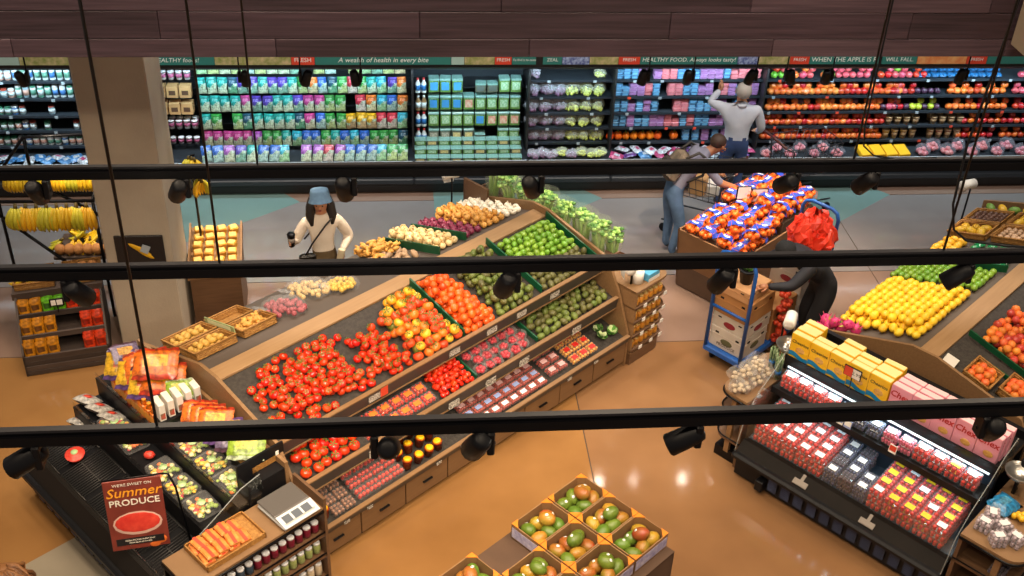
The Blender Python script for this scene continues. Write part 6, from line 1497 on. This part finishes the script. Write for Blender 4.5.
ob('plank', MB().cbox(-.02, CW+.02, .40, .42, .67, .75, .003).mesh('plank', M_cw[0]), cr)
def pouch(c1, c2):
    b = MB(); w_, h, d = .058, .17, .03
    def fn(sg_):
        def f(u, v):
            x = (u-.5)*2; pf = (1-x*x)**.5*(1-v)**.4; return (x*w_*(.88+.2*abs(v-.45)), -sg_*d*pf, v*h)
        return f
    b.grid(fn(1), 6, 6); b.grid(fn(-1), 6, 6)
    for i, f in enumerate(b.f):
        zc = sum(b.v[j][2] for j in f)/4; xc = abs(sum(b.v[j][0] for j in f)/4)
        b.mi[i] = 1 if (.05 < zc < .10 and xc < .03) else 0
    return b.mesh('pouch', mats_bag(c1), mats_bag(c2))
PO = {'y': (pouch('#e0921c', '#7a4a1c'), 'amber'), 'g': (pouch('#6fc81e', '#2f6a1c'), 'lime green'), 'r': (pouch('#e8441c', '#a82010'), 'red-orange')}
ptop = MB().box(-.05, .05, -.006, .006, .155, .172).mesh('zip_top', mat('zip_dark', '#4a2c18', .5))
for k, row in enumerate(('yyy..rr', 'yyy..rr', 'yyggrrr')):
    y, z = ST_[k]
    for i, c in enumerate(row):
        if c == '.': continue
        for dd in range(2):
            o = tag(ob('food_pouch', PO[c][0], None, FC.p(.07+i*.115, y+.05+.06*dd, z-.008), (R(-6), 0, FC.rz+R(rnd.uniform(-6, 6)))), '%s stand-up pouch on the %s step of the dark crate' % (PO[c][1], ('lowest', 'middle', 'top')[k]), 'pouch', 'stand-up pouches in the dark crate')
pc = thing('price_sign', 'small black price card clipped before the green pouches', 'sign', None, FC.p(.40, .27, .55), FC.rz)
ob('frame', MB().cbox(-.07, .07, -.012, 0, .08, .17, .003).mesh('frame', M_black), pc); ob('card', MB().box(-.055, -.01, -.014, -.012, .095, .155).box(.0, .055, -.014, -.012, .095, .155).mesh('card', M_paper), pc); ob('stem', MB().box(-.006, .006, -.008, 0, 0, .08).mesh('stem', M_black), pc)
def banana(n, spread, seed, L_=.17):
    b = MB(); r2 = random.Random(seed)
    for k in range(n):
        a = (k-(n-1)/2)*spread; pts = []; rs = []
        for i in range(7):
            t = i/6; q = .02+.055*math.sin(t*2.4)+r2.uniform(-.002, .002); pts.append((q*math.sin(a)+.012*math.sin(a*2), -q*math.cos(a)*.9, -L_*t)); rs.append((.006, .015, .019, .020, .0185, .014, .005)[i])
        b.tube(pts, rs, 7, 0)
    b.tube([(0, 0, .03), (0, -.01, -.012)], [.010, .016], 6, 1)
    return b.mesh('banana_bunch', M_ban if seed % 3 else mat('banana_greenish', '#a9a828', .45, var=.12, noise=(7, '#c9b830', .5)), M_bantip)
BN = [banana(5, .38, i) for i in range(3)]
# low baskets of bananas and coconuts on the crate top
for i, (x, lb) in enumerate(((.20, 'shallow basket with bananas on the left of the dark crate'), (.66, 'shallow basket of brown coconuts on the right of the dark crate'))):
    t = basket(FC, x, .64, .38, .32, .07, .727, lb, 'baskets on the dark crate', 0)
    if i == 0:
        for k in range(2): tag(ob('banana_bunch', BN[1], None, FC.p(.12+.16*k, .60, .82), (R(80), 0, FC.rz+1.2)), 'banana bunch lying in the shallow basket, %s' % ORD[k], 'banana bunch', 'bananas in the basket')
    else: fill_basket(t, .38, .32, .06, fruit_mesh('coconut', .055, mat('coconut', '#b07840', .8, noise=(18, '#8a5a2c', .6), bump=(50, .6)), False, (1, 1, 1.05), 0, 10, 7), 'coconut', 'brown coconut in the basket on the dark crate', 'coconut', 'coconuts', .115, 1)
# banana rack
bf = thing('banana_rack', 'black tube rack with hanging bananas beside the pillar', 'rack', None, (-3.55, 10.5, 0))
tb_ = lambda pts, r_=.018: MB().tube(pts, r_, 7).mesh('tube', M_black)
for pts in ([(-.75, .0, 1.45), (.42, .0, 1.45)], [(-.75, .45, 1.55), (.42, .45, 1.55)], [(.40, .0, 0.0), (.40, 0, 1.45)], [(.40, .45, 0), (.40, .45, 1.95)], [(-.70, .45, 0), (-.70, .45, 1.55)], [(-.70, 0, 1.45), (.14, -.02, .60), (.14, -.02, 0)], [(-.45, .45, 1.55), (.40, .45, .95)], [(-.70, .0, 1.45), (-.70, .45, 1.55)], [(.40, 0, 1.45), (.40, .45, 1.55)], [(-.75, .0, 1.40), (-.30, .45, 1.95), (.40, .45, 1.98)], [(-.3, .45, 1.95), (-.3, .45, 1.55)]):
    ob('tube', tb_(pts), bf)
ob('table_top', MB().cbox(-.12, .42, .02, .50, .72, .76, .006).mesh('table_top', M_cw[1]), bf)
for k in range(8):
    tag(ob('banana_bunch', BN[k % 3], None, (-3.55-.36+.10*k, 10.475, 1.40), (R(rnd.uniform(-8, 8)), 0, R(rnd.uniform(-25, 25))), 1.45), 'hanging banana bunch, number %s from the left on the black front bar' % ('one', 'two', 'three', 'four', 'five', 'six', 'seven', 'eight', 'nine')[k], 'banana bunch', 'bananas hung on the front bar')
for k in range(8):
    tag(ob('banana_bunch', BN[(k+1) % 3], None, (-3.55-.5+.12*k, 10.93, 1.53), (0, 0, R(rnd.uniform(-25, 25))), 1.1), 'banana bunch hung on the rear bar of the black rack', 'banana bunch', 'bananas hung on the rear bar')
for k in range(7):
    x, y = -3.62+.075*k, 10.72+.1*(k % 2); tag(ob('banana_bunch', BN[k % 3], None, (x, y, .86+.06*(k % 2)), (R(70), 0, rnd.random()*6), 1.1), 'banana bunch lying on the table under the rack', 'banana bunch', 'bananas on the rack table')
COCO = fruit_mesh('coconut', .06, MATS['coconut'], False, (1, 1, 1.05), 0, 10, 7)
for k in range(6):
    tag(ob('coconut', COCO, None, (-3.60+.095*k, 10.58, .82), rrot(60)), 'brown coconut on the table below the hanging bananas', 'coconut', 'coconuts under the bananas')
# ------------------------------------------------------------------ bin of yellow packs and bananas right of the pillar
yb_ = thing('yellow_pack_bin', 'wooden bin with a slanted tray of yellow packs right of the pillar', 'bin', None, (-2.24, 10.25, 0), R(4))
ob('body', MB().prism([(0, 0), (0, .62), (.66, .80), (.66, 0)], 0, .52).mesh('body', M_wood_dk), yb_)
ob('tray', MB().prism([(-.01, .63), (-.01, .66), (.68, .85), (.68, .82)], -.02, .54).mesh('tray', M_wood), yb_)
for x in (-.02, .52): ob('side_board', MB().prism([(-.02, .62), (-.02, .72), (.68, .91), (.68, .81)], x, x+.02).mesh('side_board', M_wood), yb_)
YP = MB().cbox(-.045, .045, -.04, .04, 0, .085, .008).mesh('pack', mat('pack_gold', '#b9781f', .35, noise=(14, '#e0b048', .5), var=.2)); YPl = MB().box(-.035, .035, -.03, .03, .086, .088).mesh('label', mat('pack_label', '#d8b868', .5))
for i in range(4):
    for j in range(6):
        q = yb_.matrix_basis @ Vector((.08+i*.12, .055+j*.108, .675+j*.0298))
        o = tag(ob('yellow_pack', YP, None, q, (R(14), 0, R(4+rnd.uniform(-25, 25)))), 'small golden pack in the slanted tray right of the pillar', 'pack', 'golden packs'); ob('label', YPl, o)
br2 = thing('banana_hook', 'black hook stand with bananas just right of the pillar', 'stand', None, (-2.16, 10.72, .84))
ob('pole', MB().tube([(0, 0, 0), (0, 0, 1.0), (.05, -.08, 1.05)], .014, 7).mesh('pole', M_black), br2)
for k in range(5): tag(ob('banana_bunch', BN[k % 3], None, (-2.16+.03*k, 10.62-.02*k, 1.86-.22*(k//3)), (0, 0, k), 1.1), 'banana bunch on the hook stand right of the pillar', 'banana bunch', 'bananas right of the pillar')
# ------------------------------------------------------------------ people
def person(name, label, J, bones, mats, loc, rz, s_=1.0, hands=(), head=None, skin=0, eyes=True):
    """J: joint -> (x, y, z, radius); x right, y forward. bones: (a, b, material index). One continuous skinned body."""
    names = list(J); idx = {n: i for i, n in enumerate(names)}
    me = bpy.data.meshes.new('rig'); me.from_pydata([J[n][:3] for n in names], [(idx[a], idx[b]) for a, b, m in bones], [])
    tmp = bpy.data.objects.new('rig', me); COL.objects.link(tmp)
    md = tmp.modifiers.new('s', 'SKIN'); md.use_smooth_shade = True; md.branch_smoothing = .4
    tmp.modifiers.new('d', 'SUBSURF').levels = 2
    for i, n in enumerate(names):
        v = me.skin_vertices[0].data[i]; r_ = J[n][3]; v.radius = (r_, r_) if not isinstance(r_, tuple) else r_
        v.use_root = (n == 'pelvis')
    dg = bpy.context.evaluated_depsgraph_get(); em = bpy.data.meshes.new_from_object(tmp.evaluated_get(dg))
    bpy.data.objects.remove(tmp); bpy.data.meshes.remove(me)
    b = MB(); b.v = [tuple(v.co) for v in em.vertices]; b.f = [tuple(p.vertices) for p in em.polygons]; b.sm = [True]*len(b.f)
    segs = [(Vector(J[a][:3]), Vector(J[c][:3]), m) for a, c, m in bones]
    def near(p):
        best = None
        for A_, B_, m in segs:
            d = B_-A_; t = max(0, min(1, (p-A_).dot(d)/max(1e-9, d.length_squared))); q = (A_+d*t-p).length
            if best is None or q < best[0]: best = (q, m)
        return best[1]
    b.mi = [near(p.center.copy()) for p in em.polygons]
    bpy.data.meshes.remove(em)
    for w_, d, up in hands:                                     # palm at the wrist joint, four fingers and a thumb
        W = Vector(J[w_][:3]); d = Vector(d).normalized(); n = Vector(up).normalized(); s2 = d.cross(n).normalized()
        palm = [W+d*.0, W+d*.04, W+d*.075]
        b.tube(palm, [.026, .036, .032], 8, skin)
        for k in range(4):
            o_ = W+d*.07+s2*(-.027+.018*k); l = (.062, .074, .07, .052)[k]
            b.tube([o_, o_+d*l*.5+n*.004, o_+d*l*.8-n*.016, o_+d*l*.9-n*.03], [.0095, .009, .008, .006], 6, skin)
        o_ = W+d*.02-s2*.028
        b.tube([o_, o_+d*.03-s2*.03, o_+d*.062-s2*.034-n*.01], [.011, .010, .007], 6, skin)
    if head:                                                    # nose, ears, eyes, lips at the head joint
        c, f = Vector(head[0]), Vector(head[1]).normalized(); sd = Vector((0, 0, 1)).cross(f).normalized(); u = f.cross(sd)*1.0
        if u.z < 0: u = -u
        r_ = head[2]
        b.ball(c+f*r_*1.02-u*.012, .016, (.8, .8, 1.3), 7, 5, skin)
        for q in (-1, 1):
            b.ball(c+sd*q*r_*.98-f*.005, .022, (.5, .9, 1.2), 7, 5, skin)
            b.ball(c+f*r_*.90+sd*q*.032+u*.014, .010, (1, 1, .8), 6, 4, len(mats)-1)
        b.ball(c+f*r_*.92-u*.052, .016, (1.2, 1.2, .5), 7, 5, len(mats)-2)
    o = ob(name, b.mesh('body', *mats), None, loc, (0, 0, rz), s_)
    return tag(o, label, 'person', None)
M_skin = mat('skin', '#c08a6a', .5, sss=.05); M_skin2 = mat('skin_tan', '#a8704e', .5, sss=.05); M_lip = mat('lip', '#9a4a42', .5); M_eye = mat('eye_dark', '#1c1412', .3)
M_sweat = mat('sweater_cream', '#e6dacb', .8, noise=(8, '#d8c8b6', .5), bump=(40, .4)); M_olive = mat('trousers_olive', '#6f5a3c', .8, noise=(8, '#5c4a32', .5))
M_shirt = mat('shirt_white', '#ccd0da', .7, noise=(6, '#b4bccc', .5), bump=(9, .5)); M_jean = mat('jeans_navy', '#2b3f6c', .8, noise=(10, '#3a5284', .5)); M_jean2 = mat('jeans_blue', '#3f5878', .8, noise=(10, '#526c8c', .5))
M_tee = mat('tee_grey', '#6a6a7c', .8, noise=(8, '#7a7a8c', .5), bump=(9, .4)); M_shoe = mat('shoe_dark', '#2a2624', .6); M_jack = mat('jacket_black', '#15151a', .75, noise=(8, '#22222a', .5), bump=(9, .5))
def bones(top, sleeve, fore, trouser, shoe, neck, hd):
    return [('pelvis', 'waist', trouser), ('waist', 'spine', top), ('spine', 'chest', top), ('chest', 'neck', top), ('neck', 'jaw', neck), ('jaw', 'head', hd), ('head', 'crown', hd),
            ('chest', 'shL', top), ('shL', 'elL', sleeve), ('elL', 'wrL', fore), ('chest', 'shR', top), ('shR', 'elR', sleeve), ('elR', 'wrR', fore),
            ('pelvis', 'hipL', trouser), ('hipL', 'knL', trouser), ('knL', 'anL', trouser), ('anL', 'toL', shoe), ('pelvis', 'hipR', trouser), ('hipR', 'knR', trouser), ('knR', 'anR', trouser), ('anR', 'toR', shoe)]
BASE = dict(pelvis=(0, 0, .93, (.15, .12)), waist=(0, 0, 1.03, (.15, .12)), spine=(0, .0, 1.14, (.15, .115)), chest=(0, .0, 1.34, (.165, .12)), neck=(0, .0, 1.49, .058), jaw=(0, .025, 1.56, .068), head=(0, .03, 1.64, .092), crown=(0, .02, 1.71, .078),
            shL=(-.19, 0, 1.42, .068), elL=(-.25, -.02, 1.14, .05), wrL=(-.24, .08, .90, .03), shR=(.19, 0, 1.42, .068), elR=(.25, -.02, 1.14, .05), wrR=(.24, .08, .90, .03),
            hipL=(-.09, 0, .88, .105), knL=(-.10, .03, .50, .07), anL=(-.10, -.01, .10, .048), toL=(-.11, .15, .05, .042), hipR=(.09, 0, .88, .105), knR=(.10, .03, .50, .07), anR=(.10, -.01, .10, .048), toR=(.11, .15, .05, .042))
# woman with bucket hat: faces the viewer, slightly to the left
J = dict(BASE); J.update(chest=(0, .0, 1.33, (.15, .11)), elR=(.30, .02, 1.16, .06), wrR=(.36, .22, 1.30, .03), elL=(-.30, -.02, 1.14, .068), wrL=(-.19, .16, 1.06, .032), knR=(.10, .12, .50, .068), anR=(.10, .10, .10, .046), toR=(.11, .26, .05, .04), shL=(-.17, 0, 1.40, .07), shR=(.17, 0, 1.40, .07))
J['shL'], J['shR'] = J['shL'], J['shR']
wm = person('person', 'woman in blue bucket hat and cream sweater walking with a coffee cup', J, bones(0, 0, 0, 1, 2, 3, 3), [M_sweat, M_olive, M_shoe, M_skin, M_lip, M_eye], (-.84, 10.30, 0), R(180+10), .94,
    hands=(('wrL', (.2, .5, -.9), (1, 0, .2)), ('wrR', (0, .8, .3), (-1, 0, 0))), head=((0, .03, 1.63), (.25, 1, -.2), .092), skin=3)
M_hat = mat('hat_blue', '#5f7f9c', .8, noise=(20, '#4f6c88', .5), bump=(50, .3)); M_hair_d = mat('hair_dark', '#1c1412', .5, bump=(60, .4), stretch=(6, 6, 1))
h_ = MB(); h_.lathe([(.132, -.06), (.130, -.055), (.110, -.01), (.104, .05), (.092, .085), (.05, .095), (.0, .096)], 20)
ob('bucket_hat', h_.mesh('bucket_hat', M_hat), wm, (0, .0, 1.685), (R(16), 0, 0))
hb = MB()
for q in (-1, 1):
    hb.tube([(q*.075, -.02, 1.66), (q*.105, -.01, 1.56), (q*.12, .03, 1.46), (q*.11, .06, 1.36)], [.05, .055, .05, .02], 8)
hb.tube([(0, -.06, 1.68), (0, -.09, 1.58), (0, -.10, 1.45)], [.08, .09, .05], 9)
ob('hair', hb.mesh('hair', M_hair_d), wm)
cb_ = thing('crossbody_bag', 'small black crossbody bag worn by the woman in the hat', 'bag', None, wm.matrix_basis @ Vector((.19, .13, .98)), wm.rotation_euler.z)
ob('pouch', MB().cbox(-.085, .085, -.03, .04, -.09, .07, .02).mesh('pouch', mat('bag_black', '#17140f', .4)), cb_)
ob('strap', MB().tube([(.02, .02, .06), (-.06, .02, .20), (-.20, .0, .38), (-.29, -.06, .44), (-.30, -.16, .44), (-.20, -.28, .30), (.0, -.24, .1)], .010, 5).mesh('strap', mat('bag_black', '#17140f', .4)), cb_)
cp_ = thing('coffee_cup', 'black takeaway coffee cup in the woman\'s hand', 'cup', None, wm.matrix_basis @ Vector((.36, .31, 1.32)))
ob('cup', MB().lathe([(.03, -.03), (.04, .10), (.041, .10)], 12).mesh('cup', M_blackp), cp_); ob('lid', MB().lathe([(.043, .098), (.043, .108), (.034, .122)], 12).mesh('lid', M_black), cp_); ob('sleeve_band', MB().lathe([(.036, .02), (.040, .07)], 12).mesh('sleeve_band', mat('cup_band', '#8a8078', .6)), cp_)
tag(ob('paper_packet', MB().cbox(-.035, .035, -.02, .02, -.09, .09, .008).mesh('packet', mat('packet_cream', '#d8c8a8', .6)), None, wm.matrix_basis @ Vector((-.165, .23, 1.05)), (R(10), R(12), 0)), 'cream paper packet in the woman\'s other hand', 'packet')
# man in white shirt, back to the viewer, one arm raised
J = dict(BASE); J.update(pelvis=(0, 0, .95, (.17, .14)), waist=(0, .01, 1.04, (.18, .15)), spine=(0, .02, 1.15, (.185, .15)), chest=(0, .0, 1.34, (.19, .145)), shL=(-.21, 0, 1.43, .075), elL=(-.38, .08, 1.46, .06), wrL=(-.26, .14, 1.60, .032), shR=(.21, 0, 1.43, .075), elR=(.30, .02, 1.16, .058), wrR=(.30, .20, 1.02, .032))
m1 = person('person', 'grey-haired man in white shirt and navy jeans reaching towards the berry shelves', J, bones(0, 0, 0, 1, 2, 3, 3), [M_shirt, M_jean, M_shoe, M_skin, M_lip, M_eye], (4.17, 12.62, 0), R(-6), 1.0,
    hands=(('wrL', (.2, .6, .7), (.6, 0, .3)), ('wrR', (0, .9, -.2), (0, 0, 1))), head=((0, .03, 1.64), (0, 1, -.1), .092), skin=3)
hg = MB(); hg.ball((0, .0, 1.665), .104, (.97, 1.02, 1.0), 14, 10)
hg.v = [(x, y, z) if not (y > .03 and z < 1.70) else (x*.75, y*.6, z) for x, y, z in hg.v]
ob('hair', hg.mesh('hair', mat('hair_grey', '#b0aaa4', .6, bump=(60, .5))), m1)
ob('collar', MB().lathe([(.072, 1.465), (.066, 1.50)], 12).mesh('collar', M_shirt), m1)
# young man bending over the oranges, seen from his left
J = dict(BASE); J.update(pelvis=(0, -.06, .90, (.14, .115)), waist=(0, .0, .99, (.145, .12)), spine=(0, .06, 1.10, (.15, .12)), chest=(0, .20, 1.26, (.165, .125)), neck=(0, .32, 1.38, .058), jaw=(0, .40, 1.40, .066), head=(0, .46, 1.46, .09), crown=(0, .47, 1.53, .076),
    shL=(-.18, .22, 1.34, .068), elL=(-.22, .36, 1.10, .048), wrL=(-.16, .58, .98, .03), shR=(.18, .22, 1.34, .068), elR=(.24, .42, 1.08, .05), wrR=(.20, .70, .96, .03), hipL=(-.09, -.05, .86, .10), hipR=(.09, -.05, .86, .10), knL=(-.10, .0, .48, .07), knR=(.11, .06, .48, .07))
m2 = person('person', 'young man in grey tee and blue jeans bending over the oranges with a backpack', J, bones(0, 0, 3, 1, 2, 3, 3), [M_tee, M_jean2, M_shoe, M_skin2, M_lip, M_eye], (3.20, 11.55, 0), R(-82), 1.0,
    hands=(('wrL', (.1, .8, -.4), (0, .3, 1)), ('wrR', (0, .8, -.4), (0, .3, 1))), head=((0, .47, 1.45), (0, .8, -.6), .09), skin=3)
hg = MB(); hg.ball((0, .435, 1.50), .098, (.98, 1.0, .9), 12, 8); ob('hair', hg.mesh('hair', mat('hair_brown', '#3c281c', .6, bump=(60, .5))), m2)
bp = thing('backpack', 'dark camouflage backpack worn by the bending young man', 'backpack', None, m2.matrix_basis @ Vector((0, -.04, 1.24)), m2.rotation_euler.z)
M_bp = mat('backpack_cloth', '#6a5c4c', .8, noise=(9, '#2a2622', .35), bump=(20, .3))
ob('pack', MB().cbox(-.15, .15, -.10, .09, -.20, .18, .05, taper=.86).mesh('pack', M_bp), bp, rot=(R(-38), 0, 0)); ob('pocket', MB().cbox(-.11, .11, -.15, -.09, -.18, .02, .03).mesh('pocket', mat('backpack_pocket', '#2a2624', .7)), bp, rot=(R(-38), 0, 0))
for q in (-1, 1): ob('strap', MB().tube([(q*.11, .06, .12), (q*.14, .20, .20), (q*.15, .33, .10), (q*.14, .28, -.10), (q*.12, .10, -.18)], .018, 6).mesh('strap', mat('backpack_pocket', '#2a2624', .7)), bp)
# staff in black reaching over the trolley
J = dict(BASE); J.update(pelvis=(0, -.08, .84, (.17, .15)), waist=(0, .0, .94, (.175, .15)), spine=(0, .06, 1.02, (.18, .15)), chest=(0, .22, 1.14, (.19, .15)), neck=(0, .36, 1.22, .062), jaw=(0, .42, 1.23, .068), head=(0, .48, 1.27, .092), crown=(0, .50, 1.34, .08),
    shL=(-.20, .24, 1.20, .08), elL=(-.26, .46, 1.03, .062), wrL=(-.20, .68, 1.02, .036), shR=(.20, .24, 1.20, .08), elR=(.28, .48, 1.02, .062), wrR=(.22, .74, 1.06, .036), hipL=(-.10, -.08, .80, .12), hipR=(.10, -.08, .80, .12), knL=(-.12, .06, .44, .085), knR=(.12, .02, .44, .085))
m3 = person('person', 'worker in black jacket and black beanie bending over the trolley boxes', J, bones(0, 0, 0, 1, 2, 3, 3), [M_jack, mat('trousers_black', '#1a1a1e', .8), M_shoe, M_skin2, M_lip, M_eye], (4.32, 9.60, 0), R(97), 1.02,
    hands=(('wrL', (.1, .9, -.1), (0, 0, 1)), ('wrR', (0, .9, -.1), (0, 0, 1))), head=((0, .49, 1.26), (0, .9, -.5), .092), skin=3)
bn = MB(); bn.ball((0, .455, 1.31), .108, (1, 1, .88), 14, 8); ob('beanie', bn.mesh('beanie', mat('beanie_black', '#121214', .85, bump=(60, .4))), m3)
# head of a passer-by at the lower left corner
J = dict(BASE)
m4 = person('person', 'person with wavy light brown hair cut off at the lower left corner', J, bones(0, 0, 0, 1, 2, 3, 3), [mat('coat_brown', '#4a3c34', .8), M_jean, M_shoe, M_skin, M_lip, M_eye], (-2.60, 5.32, 0), R(20), .97,
    hands=(('wrL', (0, .2, -1), (1, 0, 0)), ('wrR', (0, .2, -1), (-1, 0, 0))), head=((0, .03, 1.64), (0, 1, -.1), .092), skin=3)
hm = MB(); r2 = random.Random(3)
hm.ball((0, .0, 1.67), .118, (1, 1.05, .95), 14, 9, 0)
for k in range(64):
    a = r2.uniform(0, 6.283); q = .04+.07*r2.random(); pts = []
    for i in range(7):
        t = i/6; rr = .03+(.12+.03*r2.random())*math.sin(min(1.5, t*2.2)); pts.append((rr*math.cos(a+.25*math.sin(t*9+k)), rr*math.sin(a+.25*math.sin(t*9+k)), 1.79-.33*t**1.5))
    if math.sin(a) > .75: continue
    hm.tube(pts, [.006, .012, .014, .014, .013, .011, .005], 5, k % 2)
ob('hair', hm.mesh('hair', mat('hair_light', '#8a5c34', .5), mat('hair_light2', '#6a4426', .5)), m4)
# ------------------------------------------------------------------ shopping carts
def cart(x, y, rz, label, goods):
    t = thing('shopping_cart', label, 'shopping cart', 'shopping carts', (x, y, 0), rz)
    M_wire = mat('cart_wire', '#4a4a4e', .35, metal=.7)
    b = MB(); w0, w1, l = .22, .27, .75
    for z, k in ((.55, .86), (.68, .93), (.82, .97), (.96, 1.0)):
        b.tube([(-w0*k, l*k, z), (w0*k, l*k, z), (w1*k, 0, z), (-w1*k, 0, z), (-w0*k, l*k, z)], .006, 5)
    for i in range(9):
        u = i/8; b.tube([(-w1+(w1-w0)*u, l*u, .96), ((-w1+(w1-w0)*u)*.86, l*u*.86, .55)], .004, 4); b.tube([(w1-(w1-w0)*u, l*u, .96), ((w1-(w1-w0)*u)*.86, l*u*.86, .55)], .004, 4)
    for i in range(7):
        x_ = -w0+2*w0*i/6; b.tube([(x_, l, .96), (x_*.86, l*.86, .55), (x_*.95, 0, .55), (x_*1.1, 0, .96)], .004, 4)
    ob('basket', b.mesh('basket', M_wire), t)
    ob('handle', MB().tube([(-w1, -.12, 1.02), (w1, -.12, 1.02)], .017, 8).mesh('handle', mat('cart_handle', '#5a2c24', .4)), t)
    f = MB()
    for q in (-1, 1): f.tube([(q*w1, -.12, 1.02), (q*w1, 0, .95), (q*w1*.9, .05, .5), (q*w1*.9, -.02, .16), (q*w0, .72, .16)], .011, 6)
    ob('frame', f.mesh('frame', M_wire), t)
    for q in (-1, 1):
        for yy in (0, .68): ob('wheel', MB().lathe([(.05, -.014), (.058, -.007), (.058, .007), (.05, .014)], 12).mesh('wheel', M_blackp), t, (q*.23, yy, .058), (0, math.pi/2, 0)); 
    return t
cart(4.78, 12.60, R(-75), 'dark wire shopping cart right of the man in white', 0)
ct2 = cart(3.95, 11.95, R(60), 'wire shopping cart between the two men behind the orange bin', 1)
for i, (dx, dy, m) in enumerate(((0, .2, M_paper), (.1, .4, M_label_y), (-.08, .35, M_card))):
    q = ct2.matrix_basis @ Vector((dx, dy, .56)); tag(ob('grocery_pack', MB().cbox(-.08, .08, -.10, .10, 0, .16+.05*i, .02).mesh('pack', m), None, q, (0, 0, .5*i)), '%s pack lying in the shopping cart behind the oranges' % ('white', 'yellow', 'tan')[i], 'pack', 'packs in the shopping cart')
